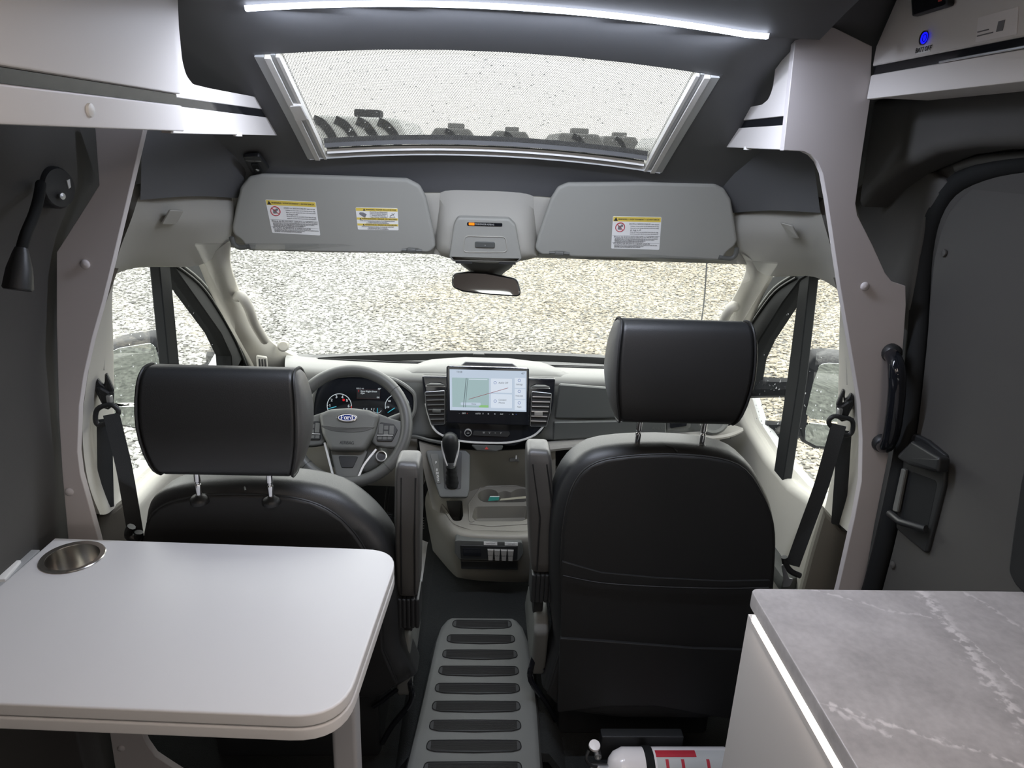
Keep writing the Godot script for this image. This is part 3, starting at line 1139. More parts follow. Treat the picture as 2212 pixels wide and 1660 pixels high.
	# windscreen pillars with their grab handles
	for k in 2:
		var m := k == 1
		var pil := place("trim_10" if k == 0 else "trim_11", Vector3(0.9 if m else -0.84, 0.85, -2.5), "pale windscreen pillar on the passenger's side" if m else "pale windscreen pillar on the driver's side")
		var rings := []
		var cs := []
		if not m: cs = [[Vector3(-0.7107, 1.3597, -2.06), Vector3(-0.8086, 1.2981, -2.1)], [Vector3(-0.7366, 1.277, -2.12), Vector3(-0.8116, 1.2349, -2.15)], [Vector3(-0.7737, 1.1487, -2.3), Vector3(-0.8349, 1.1283, -2.28)], [Vector3(-0.7849, 1.0028, -2.48), Vector3(-0.83, 0.967, -2.42)], [Vector3(-0.7654, 0.8778, -2.64), Vector3(-0.832, 0.8338, -2.55)], [Vector3(-0.7218, 0.7865, -2.8), Vector3(-0.8523, 0.7233, -2.66)]]
		else: cs = [[Vector3(0.7614, 1.3719, -2.06), Vector3(0.8752, 1.3186, -2.1)], [Vector3(0.8053, 1.3129, -2.12), Vector3(0.8778, 1.2597, -2.15)], [Vector3(0.8415, 1.1827, -2.3), Vector3(0.9093, 1.1735, -2.28)], [Vector3(0.8558, 1.0506, -2.48), Vector3(0.9229, 0.9995, -2.42)], [Vector3(0.8421, 0.9076, -2.64), Vector3(0.9205, 0.8624, -2.55)], [Vector3(0.8041, 0.7898, -2.8), Vector3(0.9451, 0.7303, -2.66)]]
		for c in cs:
			var a: Vector3 = c[0]
			var d: Vector3 = c[1]
			var o := Vector3(0.05 if m else -0.05, 0.01, -0.07)
			var mid := (a + d) / 2 + Vector3(-0.008 if m else 0.008, 0.0, 0.018)
			rings.push_back([a + o, a + Vector3(0, 0, -0.012), a, a.lerp(mid, 0.55) + Vector3(0, 0, 0.004), mid, d.lerp(mid, 0.55) + Vector3(0, 0, 0.004), d, d + o])
		var fine := []
		var cols := []
		for i in 8:
			var col := []
			for r in rings: col.push_back(r[i])
			cols.push_back(smooth(col, 4))
		for j in cols[0].size():
			var r := []
			for i in 8: r.push_back(cols[i][j])
			fine.push_back(r)
		b = MB.new()
		b.loft(fine)
		part("cover", b, M.pillar_light, pil, 60.0)
		b = MB.new()
		var hp := []
		if not m: hp = [Vector3(-0.7706, 1.1541, -2.26), Vector3(-0.7439, 1.1662, -2.22), Vector3(-0.732, 1.1252, -2.24), Vector3(-0.7388, 1.0651, -2.3), Vector3(-0.7458, 1.0048, -2.38), Vector3(-0.7504, 0.9638, -2.44)]
		else: hp = [Vector3(0.8376, 1.1696, -2.26), Vector3(0.8132, 1.1808, -2.22), Vector3(0.8034, 1.1453, -2.24), Vector3(0.8125, 1.0834, -2.3), Vector3(0.8236, 1.0197, -2.38), Vector3(0.8268, 0.9826, -2.44)]
		b.tube(smooth(hp, 4), 0.016, 10)
		part("grab_handle", b, M.pillar_light, pil, 60.0)
		b = MB.new()
		b.lathe(Vector3(-0.7383, 0.8915, -2.62) if not m else Vector3(0.8375, 0.9168, -2.66), Vector3(0.2, 0.3, 1), [Vector2(0.02, -0.01), Vector2(0.022, 0.004), Vector2(0.016, 0.010), Vector2(0.001, 0.011)], 18)
		part("cap", b, M.pillar_light, pil)
	# small side air outlet at the driver's end of the dash
	var v := thing("side_vent", Vector3(-0.7841, 0.8506, -2.5), "small grey slotted air outlet at the foot of the driver's windscreen pillar", "vent")
	b = MB.new()
	b.slab(rounded([Vector3(-0.7948, 0.8978, -2.47), Vector3(-0.756, 0.892, -2.47), Vector3(-0.7553, 0.8328, -2.47), Vector3(-0.7951, 0.8282, -2.47)], 0.006, 3), Vector3(0.3, 0.2, 1), 0.03, 0.003)
	part("surround", b, M.pillar_light, v)
	for i in 3:
		b = MB.new()
		b.box(Vector3(-0.7841, 0.8652, -2.47) + Vector3(0.010 * i, 0.0, 0.002), Vector3(0.004, 0.04, 0.006), 0.001)
		part("slot", b, M.black_plastic, v)

func cab_doors() -> void:
	for k in 2:
		var m := k == 1
		var x := 0.99 if m else -0.93
		var s := 1.0 if m else -1.0
		var win := place("window_4" if m else "window_3", Vector3(x, 0.65, -2.1), "passenger's door window with raindrops" if m else "driver's door window with raindrops")
		var b := MB.new()
		var pane := [Vector3(x + s * 0.03, 0.60, -1.70), Vector3(x + s * 0.03, 1.36, -1.70), Vector3(x + s * 0.03, 1.36, -2.12), Vector3(x + s * 0.03, 0.90, -2.72), Vector3(x + s * 0.03, 0.60, -2.80)]
		b.slab(pane, Vector3(-s, 0, 0), 0.004, 0.0005)
		part("pane", b, M.glass, win)
		# dark window frame: slanting front channel and upright divider
		b = MB.new()
		var fr := []
		if not m: fr = [Vector3(-0.93, 1.3105, -2.0621), Vector3(-0.93, 1.2967, -2.1912), Vector3(-0.93, 1.2205, -2.4251), Vector3(-0.93, 1.1023, -2.5821), Vector3(-0.93, 0.91, -2.7574), Vector3(-0.93, 0.7229, -2.8977), Vector3(-0.93, 0.6004, -2.8928), Vector3(-0.93, 0.7234, -2.5989), Vector3(-0.93, 0.8503, -2.6059), Vector3(-0.93, 0.9581, -2.5247), Vector3(-0.93, 1.1392, -2.3223), Vector3(-0.93, 1.2646, -2.1824)]
		else: fr = [Vector3(0.99, 1.3277, -2.0679), Vector3(0.99, 1.3123, -2.2008), Vector3(0.99, 1.2559, -2.3677), Vector3(0.99, 1.1591, -2.4707), Vector3(0.99, 1.0184, -2.6236), Vector3(0.99, 0.8205, -2.7498), Vector3(0.99, 0.6963, -2.7589), Vector3(0.99, 0.8078, -2.4446), Vector3(0.99, 0.9427, -2.4423), Vector3(0.99, 1.0258, -2.3936), Vector3(0.99, 1.1895, -2.2538), Vector3(0.99, 1.2841, -2.1548)]
		b.slab(fr, Vector3(-s, 0, 0), 0.06, 0.004)
		part("front_channel", b, M.rubber, win)
		for q in [0.0, 0.014]:
			b = MB.new()
			var ln := []
			if not m: ln = [Vector3(-0.925, 1.2806, -2.1879), Vector3(-0.925, 1.1855, -2.3692), Vector3(-0.925, 1.0767, -2.5042), Vector3(-0.925, 0.9057, -2.6686), Vector3(-0.925, 0.7384, -2.7851)]
			else: ln = [Vector3(0.985, 1.2965, -2.1896), Vector3(0.985, 1.2257, -2.3265), Vector3(0.985, 1.1191, -2.4454), Vector3(0.985, 0.9912, -2.5665), Vector3(0.985, 0.8489, -2.6584)]
			for i in ln.size(): ln[i] += Vector3(0, -q * 0.6, q)
			b.tube(smooth(ln, 4), 0.004, 6)
			part("seal_lip", b, M.dash_dark if q == 0.0 else M.black_plastic, win)
		b = MB.new()
		var dv := []
		if not m: dv = [Vector3(-0.935, 1.2978, -2.1098), Vector3(-0.935, 1.2732, -2.1802), Vector3(-0.935, 0.9362, -2.1633), Vector3(-0.935, 0.5508, -2.1439), Vector3(-0.935, 0.5907, -2.0647), Vector3(-0.935, 0.9595, -2.09)]
		else: dv = [Vector3(0.995, 1.3197, -2.1076), Vector3(0.995, 1.2917, -2.1695), Vector3(0.995, 0.9643, -2.1378), Vector3(0.995, 0.6102, -2.1183), Vector3(0.995, 0.6404, -2.0445), Vector3(0.995, 0.9894, -2.0623)]
		b.slab(dv, Vector3(-s, 0, 0), 0.03, 0.003)
		part("divider", b, M.rubber, win)
		drops(win, 260, func(rng): return Vector3(x + s * 0.036, 0.72 + 0.5 * pow(rng.randf(), 1.3), rng.randf_range(-2.55, -1.74)), Vector3(1, 0, 0), 0.0012, 0.0034, 31 + k)
		# door
		var d := place("door_2" if m else "door_1", Vector3(x, 0.0, -2.1), "pale passenger's cab door trim" if m else "pale driver's cab door trim")
		b = MB.new()
		var top := []
		if not m: top = [Vector3(x, 0.665, -1.68), Vector3(x, 0.672, -1.95), Vector3(x, 0.66, -2.2), Vector3(x, 0.70, -2.45), Vector3(x, 0.80, -2.62), Vector3(x, 0.84, -2.75), Vector3(x, 0.06, -2.75), Vector3(x, 0.06, -1.68)]
		else: top = [Vector3(x, 0.72, -1.68), Vector3(x, 0.69, -1.80), Vector3(x, 0.655, -2.0), Vector3(x, 0.66, -2.2), Vector3(x, 0.70, -2.45), Vector3(x, 0.80, -2.62), Vector3(x, 0.84, -2.75), Vector3(x, 0.06, -2.75), Vector3(x, 0.06, -1.68)]
		b.slab(top, Vector3(-s, 0, 0), 0.09, 0.02, 3)
		part("trim_panel", b, M.pillar_light, d)
		b = MB.new()
		b.slab(MB.shifted(top, Vector3(s * 0.07, 0, 0)), Vector3(s, 0, 0), -0.03, 0.0)
		part("outer_skin", b, M.body_white, d)
		b = MB.new()
		b.box(Vector3(x - s * 0.02, 0.40, -2.1), Vector3(0.06, 0.06, 0.55), 0.02)
		part("armrest", b, M.dash_dark, d)
		b = MB.new()
		b.box(Vector3(x - s * 0.02, 0.20, -2.05), Vector3(0.07, 0.14, 0.60), 0.02)
		part("pocket", b, M.dash_warm, d)
	# belt pillars
	for k in 2:
		var m := k == 1
		var s := 1.0 if m else -1.0
		var pl := place("trim_13" if m else "trim_12", Vector3(s * 0.9, 0.6, -1.65), "pale belt pillar behind the passenger's door" if m else "pale belt pillar behind the driver's door")
		var rows := []
		if not m: rows = [
			[Vector3(-0.7744, 1.3647, -1.55), Vector3(-0.8212, 1.3389, -1.62), Vector3(-0.8899, 1.3067, -1.74)],
			[Vector3(-0.8328, 1.2408, -1.55), Vector3(-0.8596, 1.2263, -1.65), Vector3(-0.9113, 1.1982, -1.76)],
			[Vector3(-0.8742, 1.1222, -1.55), Vector3(-0.8932, 1.0976, -1.66), Vector3(-0.9262, 1.0648, -1.76)],
			[Vector3(-0.9068, 0.9868, -1.55), Vector3(-0.9187, 0.9409, -1.66), Vector3(-0.9476, 0.8922, -1.76)],
			[Vector3(-0.9137, 0.8567, -1.55), Vector3(-0.9165, 0.7988, -1.64), Vector3(-0.9411, 0.7475, -1.74)],
			[Vector3(-0.8987, 0.7683, -1.55), Vector3(-0.9045, 0.7454, -1.6), Vector3(-0.9187, 0.7282, -1.72)]]
		else: rows = [
			[Vector3(0.7869, 1.3943, -1.55), Vector3(0.8375, 1.3614, -1.62), Vector3(0.9089, 1.3286, -1.74)],
			[Vector3(0.8605, 1.2465, -1.55), Vector3(0.8884, 1.2431, -1.65), Vector3(0.9361, 1.2181, -1.76)],
			[Vector3(0.9118, 1.1232, -1.55), Vector3(0.9251, 1.1031, -1.66), Vector3(0.9607, 1.0761, -1.76)],
			[Vector3(0.9429, 0.9807, -1.55), Vector3(0.9508, 0.945, -1.66), Vector3(0.9873, 0.902, -1.76)],
			[Vector3(0.952, 0.8424, -1.55), Vector3(0.9561, 0.8014, -1.64), Vector3(0.9814, 0.7706, -1.74)],
			[Vector3(0.9463, 0.7504, -1.55), Vector3(0.9519, 0.7416, -1.6), Vector3(0.969, 0.7163, -1.72)]]
		var gg := lerp_grid(rows, 4, 4)
		var b := MB.new()
		b.shell(gg.size() - 1, gg[0].size() - 1, func(i, j): return gg[i][j], Vector3(s * 0.03, 0, -0.01))
		part("cover", b, M.pillar_light, pl, 60.0)
		# slot for the height slider
		b = MB.new()
		if not m: b.slab(rounded([Vector3(-0.8918, 1.1753, -1.645), Vector3(-0.8763, 1.1803, -1.645), Vector3(-0.8862, 1.1025, -1.645), Vector3(-0.9044, 1.0951, -1.645)], 0.003, 2), Vector3(0.6, 0, 1), 0.012, 0.002)
		else: b.slab(rounded([Vector3(0.9007, 1.1907, -1.645), Vector3(0.9167, 1.1864, -1.645), Vector3(0.9375, 1.1049, -1.645), Vector3(0.9184, 1.1117, -1.645)], 0.003, 2), Vector3(-0.6, 0, 1), 0.012, 0.002)
		part("slider_cover", b, M.pillar_light, pl)
		# darker lower cover
		b = MB.new()
		if not m: b.slab([Vector3(-0.9495, 0.7204, -1.62), Vector3(-0.9113, 0.7342, -1.62), Vector3(-0.854, 0.782, -1.62), Vector3(-0.8494, 0.6394, -1.62), Vector3(-0.846, 0.4285, -1.62), Vector3(-1.0136, 0.4268, -1.62)], Vector3(0.3, 0, 1), 0.04, 0.006)
		else: b.slab([Vector3(1.0012, 0.6988, -1.62), Vector3(0.974, 0.7096, -1.62), Vector3(0.9126, 0.7705, -1.62), Vector3(0.9015, 0.638, -1.62), Vector3(0.8855, 0.3384, -1.62), Vector3(1.0244, 0.3078, -1.62)], Vector3(-0.3, 0, 1), 0.04, 0.006)
		part("lower_cover", b, M.dash_warm, pl)
	door_mirrors()

func door_mirrors() -> void:
	for k in 2:
		var m := k == 1
		var t := thing("door_mirror", Vector3(-1.14, 0.7295, -2.28) if not m else Vector3(1.1994, 0.7853, -2.28), "driver's outside mirror seen through the left window" if not m else "passenger's tall outside mirror on two arms beyond the right window", "mirror")
		var n := Vector3(0.30, 0, 1) if not m else Vector3(-0.28, 0, 1)
		var z := -2.28
		var b := MB.new()
		var o := []
		if not m: o = [Vector3(-1.2415, 0.9544, -2.28), Vector3(-1.1739, 0.9845, -2.28), Vector3(-1.0607, 1.0064, -2.28), Vector3(-1.0309, 0.9838, -2.28), Vector3(-1.026, 0.8966, -2.28), Vector3(-1.0449, 0.7318, -2.28), Vector3(-1.077, 0.6803, -2.28), Vector3(-1.1623, 0.675, -2.28), Vector3(-1.278, 0.7011, -2.28)]
		else: o = [Vector3(1.3168, 0.9955, -2.28), Vector3(1.1918, 1.0053, -2.28), Vector3(1.1474, 1.0008, -2.28), Vector3(1.1268, 0.9622, -2.28), Vector3(1.1211, 0.8353, -2.28), Vector3(1.126, 0.7486, -2.28), Vector3(1.1548, 0.6783, -2.28), Vector3(1.2066, 0.6525, -2.28), Vector3(1.3602, 0.6468, -2.28)]
		b.slab(rounded(o, 0.02, 3), n, 0.14, 0.03, 3)
		part("housing", b, M.body_dark, t)
		b = MB.new()
		if not m: o = [Vector3(-1.2301, 0.9444, -2.272), Vector3(-1.1675, 0.9713, -2.272), Vector3(-1.0664, 0.9913, -2.272), Vector3(-1.0519, 0.9776, -2.272), Vector3(-1.0404, 0.8988, -2.272), Vector3(-1.0534, 0.7879, -2.272), Vector3(-1.2511, 0.7764, -2.272)]
		else: o = [Vector3(1.3097, 0.9779, -2.272), Vector3(1.1918, 0.9846, -2.272), Vector3(1.1609, 0.9772, -2.272), Vector3(1.1492, 0.9069, -2.272), Vector3(1.1442, 0.7958, -2.272), Vector3(1.167, 0.779, -2.272), Vector3(1.3335, 0.7602, -2.272)]
		b.slab(rounded(o, 0.015, 3), n, 0.006, 0.001)
		part("main_mirror", b, M.door_mirror_glass, t)
		b = MB.new()
		if not m: o = [Vector3(-1.25, 0.7632, -2.272), Vector3(-1.058, 0.7746, -2.272), Vector3(-1.0785, 0.7039, -2.272), Vector3(-1.1534, 0.692, -2.272), Vector3(-1.2566, 0.7165, -2.272)]
		else: o = [Vector3(1.336, 0.7479, -2.272), Vector3(1.1698, 0.7633, -2.272), Vector3(1.1518, 0.7524, -2.272), Vector3(1.1617, 0.6962, -2.272), Vector3(1.2055, 0.6758, -2.272), Vector3(1.3451, 0.6681, -2.272)]
		b.slab(rounded(o, 0.012, 3), n, 0.006, 0.001)
		part("wide_mirror", b, M.door_mirror_glass, t)
		if not m:
			b = MB.new()
			b.box(Vector3(-1.04, 0.7502, -2.8006), Vector3(0.10, 0.16, 0.12), 0.03)
			part("base", b, M.body_dark, t)
			b = MB.new()
			b.tube([Vector3(-1.1053, 0.7934, -2.36), Vector3(-1.05, 0.7415, -2.8276)], 0.035, 8)
			part("arm", b, M.body_dark, t)
		else:
			b = MB.new()
			b.tube([Vector3(1.1494, 0.8837, -2.3), Vector3(1.0882, 0.8475, -2.4), Vector3(1.0107, 0.7974, -2.55)], [0.035, 0.036, 0.045], 8)
			part("arm", b, M.body_dark, t)
			b = MB.new()
			b.tube([Vector3(1.1651, 0.7271, -2.3), Vector3(1.1151, 0.681, -2.4), Vector3(1.0183, 0.6166, -2.55)], [0.03, 0.034, 0.05], 8)
			part("arm", b, M.body_dark, t)
			b = MB.new()
			b.slab(rounded([Vector3(0.9588, 0.6699, -2.56), Vector3(1.0813, 0.6532, -2.56), Vector3(1.1365, 0.4745, -2.56), Vector3(1.0552, 0.5134, -2.56)], 0.02, 3), Vector3(-0.3, 0, 1), 0.05, 0.01)
			part("base", b, M.body_dark, t)

# ---------- the cab
func dash_x(i: int, n: int) -> float:
	return lerpf(-0.90, 0.96, float(i) / n)

func dash_bend(x: float) -> float:
	return -0.10 * pow(absf((x - 0.03) / 0.93), 3.0)

func dash_sheet(prof: Array, thick: Vector3, x0: float, x1: float, n := 36) -> MB:
	# prof: Vector2(z, y), run across the cab and bent back at both ends
	var b := MB.new()
	b.shell(n, prof.size() - 1, func(i, j):
		var q: Vector2 = prof[j]
		var x: float = lerpf(x0 + 0.13 * clampf((q.x + 2.8) / 0.5, 0, 1), x1 - 0.04 * clampf((q.x + 2.8) / 0.5, 0, 1), float(i) / n)
		return Vector3(x, q.y - 0.02 * maxf(x - 0.3, 0.0), q.x + dash_bend(x)), thick)
	return b

func curve2(a: Array, n := 4) -> Array:
	var p3 := []
	for q in a: p3.push_back(Vector3(q.x, q.y, 0))
	var o := []
	for q in smooth(p3, n): o.push_back(Vector2(q.x, q.y))
	return o

func dashboard() -> void:
	var t := thing("dashboard", Vector3(0.03, 0.4, -2.4), "wide dark grey van dashboard under the windscreen", "dashboard")
	var b := dash_sheet(curve2([Vector2(-2.80, 0.765), Vector2(-2.66, 0.825), Vector2(-2.50, 0.872), Vector2(-2.40, 0.892), Vector2(-2.33, 0.893), Vector2(-2.305, 0.880), Vector2(-2.30, 0.862)]), Vector3(0, -0.03, -0.01), -0.79, 0.87)
	part("top_pad", b, M.dash_top, t, 50.0)
	# dark tray along the windscreen side of the top pad
	for s in [[-0.62, -0.14], [0.20, 0.74]]:
		b = MB.new()
		var pts := []
		for i in 9:
			var u := i / 8.0
			var x := lerpf(s[0], s[1], u)
			pts.push_back(Vector3(x, 0.850 - 0.02 * maxf(x - 0.3, 0.0), -2.585 + dash_bend(x)))
		for i in range(8, -1, -1):
			var x := lerpf(s[0] + 0.03, s[1] - 0.03, i / 8.0)
			pts.push_back(Vector3(x, 0.876 - 0.02 * maxf(x - 0.3, 0.0), -2.50 + dash_bend(x)))
		b.slab(pts, Vector3(0, 0.95, 0.3), 0.01, 0.002)
		part("tray", b, M.black_plastic, t)
	# raised hump behind the screen with its dark pocket
	b = MB.new()
	b.cushion([Vector3(-0.28, 0.878, -2.36), Vector3(-0.2, 0.872, -2.50), Vector3(-0.08, 0.866, -2.56), Vector3(0.14, 0.866, -2.56), Vector3(0.26, 0.872, -2.50), Vector3(0.34, 0.878, -2.36), Vector3(0.30, 0.878, -2.325), Vector3(-0.24, 0.878, -2.325)], Vector3(0, 1, 0.1), 0.035, 2.6, 6, 0.02)
	part("screen_hump", b, M.dash_top, t, 60.0)
	b = MB.new()
	b.slab(rounded([Vector3(-0.0737, 0.9205, -2.3), Vector3(-0.0444, 0.9475, -2.3), Vector3(0.1154, 0.9453, -2.3), Vector3(0.1495, 0.9215, -2.3)], 0.004, 2), Vector3(0, 0.5, 1), 0.06, 0.003)
	part("pocket", b, M.headliner_dark, t)
	# face
	b = dash_sheet(curve2([Vector2(-2.30, 0.866), Vector2(-2.292, 0.84), Vector2(-2.285, 0.79), Vector2(-2.268, 0.74), Vector2(-2.252, 0.70), Vector2(-2.256, 0.685)], 3), Vector3(0, 0, -0.04), -0.79, 0.90)
	part("face", b, M.dash_dark, t, 50.0)
	# lower part
	for s in [[-0.90, -0.165], [0.225, 0.92]]:
		b = dash_sheet(curve2([Vector2(-2.27, 0.688), Vector2(-2.262, 0.66), Vector2(-2.275, 0.58), Vector2(-2.30, 0.50), Vector2(-2.38, 0.43), Vector2(-2.60, 0.40)], 3), Vector3(0, 0.01, -0.03), s[0], s[1], 20)
		part("lower_panel", b, M.dash_warm, t, 50.0)
	# pale shelf lip in front of the passenger, dark moulding line in front of the driver
	b = MB.new()
	b.sweep(smooth([Vector3(0.2337, 0.6672, -2.235), Vector3(0.3686, 0.6797, -2.245), Vector3(0.5941, 0.6982, -2.25), Vector3(0.7603, 0.7043, -2.265), Vector3(0.8705, 0.7026, -2.3), Vector3(0.9448, 0.7009, -2.36)], 5), [Vector2(-0.022, -0.009), Vector2(0.022, -0.009), Vector2(0.026, 0.0), Vector2(0.022, 0.009), Vector2(-0.022, 0.009)], Vector3.UP)
	part("shelf_lip", b, M.switch_grey, t)
	b = MB.new()
	b.tube(smooth([Vector3(-0.5805, 0.6702, -2.25), Vector3(-0.4241, 0.6822, -2.25), Vector3(-0.2349, 0.6959, -2.24), Vector3(-0.1551, 0.6892, -2.22), Vector3(-0.0684, 0.6828, -2.2)], 4), 0.006, 6)
	part("driver_moulding", b, M.hub_grey, t)
	# airbag panel in front of the passenger
	b = MB.new()
	b.slab(rounded([Vector3(0.2746, 0.8867, -2.265), Vector3(0.6443, 0.8662, -2.265), Vector3(0.654, 0.7782, -2.265), Vector3(0.4295, 0.7643, -2.265), Vector3(0.2663, 0.7604, -2.265)], 0.01, 3), Vector3(0, 0.12, 1), 0.02, 0.004)
	part("airbag_panel", b, M.dash_dark, t)
	b = MB.new()
	b.slab(rounded([Vector3(0.262, 0.7543, -2.25), Vector3(0.6479, 0.7702, -2.25), Vector3(0.6568, 0.7188, -2.25), Vector3(0.2628, 0.6856, -2.25)], 0.008, 3), Vector3(0, 0.12, 1), 0.02, 0.004)
	part("glove_lid", b, M.dash_dark, t)
	words("AIRBAG", Vector3(0.6257, 0.7409, -2.245), Vector3(1, 0, 0), Vector3(0, 1, 0), 0.010, M.dash_top, t)
	# passenger's end outlet
	b = MB.new()
	b.slab(rounded([Vector3(0.6559, 0.761, -2.265), Vector3(0.7397, 0.7664, -2.265), Vector3(0.743, 0.7388, -2.265), Vector3(0.7215, 0.7279, -2.265), Vector3(0.66, 0.723, -2.265)], 0.006, 3), Vector3(0, 0.1, 1), 0.02, 0.003)
	var ov := part("end_outlet", b, M.hub_grey, t)
	b = MB.new()
	b.slab(rounded([Vector3(0.6675, 0.7572, -2.258), Vector3(0.7253, 0.762, -2.258), Vector3(0.7255, 0.7465, -2.258), Vector3(0.6698, 0.7365, -2.258)], 0.003, 2), Vector3(0, 0.1, 1), 0.01, 0.001)
	part("opening", b, M.black_gloss, ov)
	b = MB.new()
	b.lathe(Vector3(0.8224, 0.7676, -2.28), Vector3(-0.2, 0.5, 1), [Vector2(0.05, -0.02), Vector2(0.056, 0.0), Vector2(0.05, 0.006), Vector2(0.04, -0.004), Vector2(0.01, -0.006)], 24)
	part("round_outlet", b, M.hub_grey, t)
	# glossy middle stack
	b = MB.new()
	b.slab(rounded([Vector3(-0.1863, 0.9105, -2.2457), Vector3(0.2588, 0.9123, -2.2461), Vector3(0.2555, 0.833, -2.2284), Vector3(0.2422, 0.7683, -2.2141), Vector3(0.2155, 0.7276, -2.205), Vector3(0.1293, 0.6857, -2.1957), Vector3(-0.0451, 0.6884, -2.1963), Vector3(-0.1199, 0.7114, -2.2014), Vector3(-0.1547, 0.7597, -2.2122), Vector3(-0.1808, 0.8533, -2.233)], [0.006, 0.006, 0.02, 0.02, 0.03, 0.03, 0.03, 0.03, 0.02, 0.02], 4), Vector3(0, 0.22, 1), 0.05, 0.006, 2)
	part("stack_panel", b, M.black_gloss, t)
	b = MB.new()
	var u := smooth([Vector3(-0.1711, 0.8202, -2.2256), Vector3(-0.1612, 0.7809, -2.2169), Vector3(-0.1419, 0.7355, -2.2068), Vector3(-0.1044, 0.7118, -2.2015), Vector3(-0.0453, 0.6976, -2.1984), Vector3(0.0324, 0.6945, -2.1977), Vector3(0.1165, 0.6978, -2.1984), Vector3(0.1845, 0.7177, -2.2028), Vector3(0.218, 0.7462, -2.2092), Vector3(0.2355, 0.7804, -2.2168)], 5)
	b.tube(u, 0.0038, 6)
	part("chrome_trim", b, M.bright_trim, t)
	# air outlets beside the screen
	for k in 2:
		var vt := Node3D.new()
		vt.name = "air_outlet"
		t.add_child(vt, true)
		origin_of[vt] = origin_of[t]
		b = MB.new()
		var o := []
		if k == 0: o = [Vector3(-0.1748, 0.8595, -2.2343), Vector3(-0.109, 0.8656, -2.2357), Vector3(-0.1069, 0.7561, -2.2114), Vector3(-0.1499, 0.7522, -2.2105), Vector3(-0.1693, 0.8081, -2.2229)]
		else: o = [Vector3(0.1795, 0.8694, -2.2365), Vector3(0.2465, 0.8649, -2.2355), Vector3(0.2441, 0.8021, -2.2216), Vector3(0.2333, 0.7558, -2.2113), Vector3(0.1786, 0.7546, -2.211)]
		b.slab(rounded(o, 0.004, 2), Vector3(0, 0.22, 1), 0.004, 0.001)
		for i in b.p.size(): b.p[i] += Vector3(0, 0, 0.004)
		part("opening", b, M.black_plastic, vt)
		for i in 6:
			b = MB.new()
			var v := 854.0 + i * 10.3
			var a: Vector3
			var c: Vector3
			if k == 0:
				a = Vector3(-0.1715, 0.8475, -2.2317).lerp(Vector3(-0.1549, 0.7696, -2.2144), i / 5.0)
				c = Vector3(-0.1102, 0.8504, -2.2323).lerp(Vector3(-0.1087, 0.7714, -2.2148), i / 5.0)
			else:
				a = Vector3(0.1832, 0.8512, -2.2325).lerp(Vector3(0.1796, 0.7715, -2.2148), i / 5.0)
				c = Vector3(0.2439, 0.8511, -2.2325).lerp(Vector3(0.2312, 0.7711, -2.2147), i / 5.0)
			b.sweep([a, c], [Vector2(-0.001, 0.006), Vector2(0.0015, 0.006), Vector2(0.002, 0.016), Vector2(-0.001, 0.016)], Vector3(0, 0.35, 1))
			part("slat", b, M.hub_grey if k == 0 else M.satin, vt)
		b = MB.new()
		b.box((Vector3(-0.1339, 0.8028, -2.2217) if k == 0 else Vector3(0.2036, 0.8012, -2.2214)) + Vector3(0, 0, 0.016), Vector3(0.028, 0.011 if k == 0 else 0.016, 0.012), 0.003)
		part("tab", b, M.hub_grey if k == 0 else M.switch_grey, vt)
		b = MB.new()
		var rim := rounded(o, 0.004, 2)
		b.tube(MB.shifted(rim, Vector3(0, 0, 0.006)), 0.0013, 5, true)
		part("rim", b, M.satin, vt)
		# small upper outlet wheel
		b = MB.new()
		var cc: Vector3 = Vector3(-0.1401, 0.886, -2.2402) if k == 0 else Vector3(0.2084, 0.8883, -2.2407)
		b.tube([cc + Vector3(-0.03, -0.003, 0.008), cc + Vector3(-0.015, 0.001, 0.013), cc + Vector3(0.015, 0.001, 0.013), cc + Vector3(0.03, -0.003, 0.008)], [0.002, 0.0055, 0.0055, 0.002], 8)
		part("thumb_wheel", b, M.hub_grey, vt)
		b = MB.new()
		b.tube([cc + Vector3(-0.032, -0.007, 0.008), cc + Vector3(0.032, -0.007, 0.008)], 0.0014, 5)
		part("bright_line", b, M.bright_trim, vt)
	# control row under the screen
	b = MB.new()
	b.slab(rounded([Vector3(-0.009, 0.7368, -2.2071), Vector3(0.1091, 0.7362, -2.2069), Vector3(0.1109, 0.727, -2.2049), Vector3(0.1033, 0.7191, -2.2031), Vector3(-0.0148, 0.7213, -2.2036)], 0.004, 3), Vector3(0, 0.22, 1), 0.004, 0.001)
	for i in b.p.size(): b.p[i] += Vector3(0, 0, 0.008)
	var row := part("button_row", b, M.black_plastic, t)
	for i in 4:
		words(["W", "V", "=", "P"][i], Vector3(0.0237, 0.7313, -2.2058).lerp(Vector3(0.0812, 0.731, -2.2058), i / 3.0) + Vector3(0, 0, 0.0085), Vector3(1, 0, 0), Vector3(0, 0.97, -0.22), 0.006, M.mark_light, row, "symbol")
	b = MB.new()
	b.lathe(Vector3(-0.029, 0.7287, -2.2053), Vector3(0, 0.22, 1), [Vector2(0.012, 0.0), Vector2(0.012, 0.014), Vector2(0.0105, 0.016), Vector2(0.0098, 0.0145)], 24, true)
	var kn := part("volume_knob", b, M.bright_trim, t)
	b = MB.new()
	b.lathe(Vector3(-0.029, 0.7287, -2.2053), Vector3(0, 0.22, 1), [Vector2(0.0098, 0.0), Vector2(0.0098, 0.015), Vector2(0.008, 0.016), Vector2(0.0005, 0.0162)], 20)
	part("cap", b, M.black_gloss, kn)
	words("VOL", Vector3(-0.029, 0.7287, -2.2053) + Vector3(0, 0.003, 0.0168), Vector3(1, 0, 0), Vector3(0, 0.97, -0.22), 0.0032, M.mark_light, kn)
	# hazard switch
	b = MB.new()
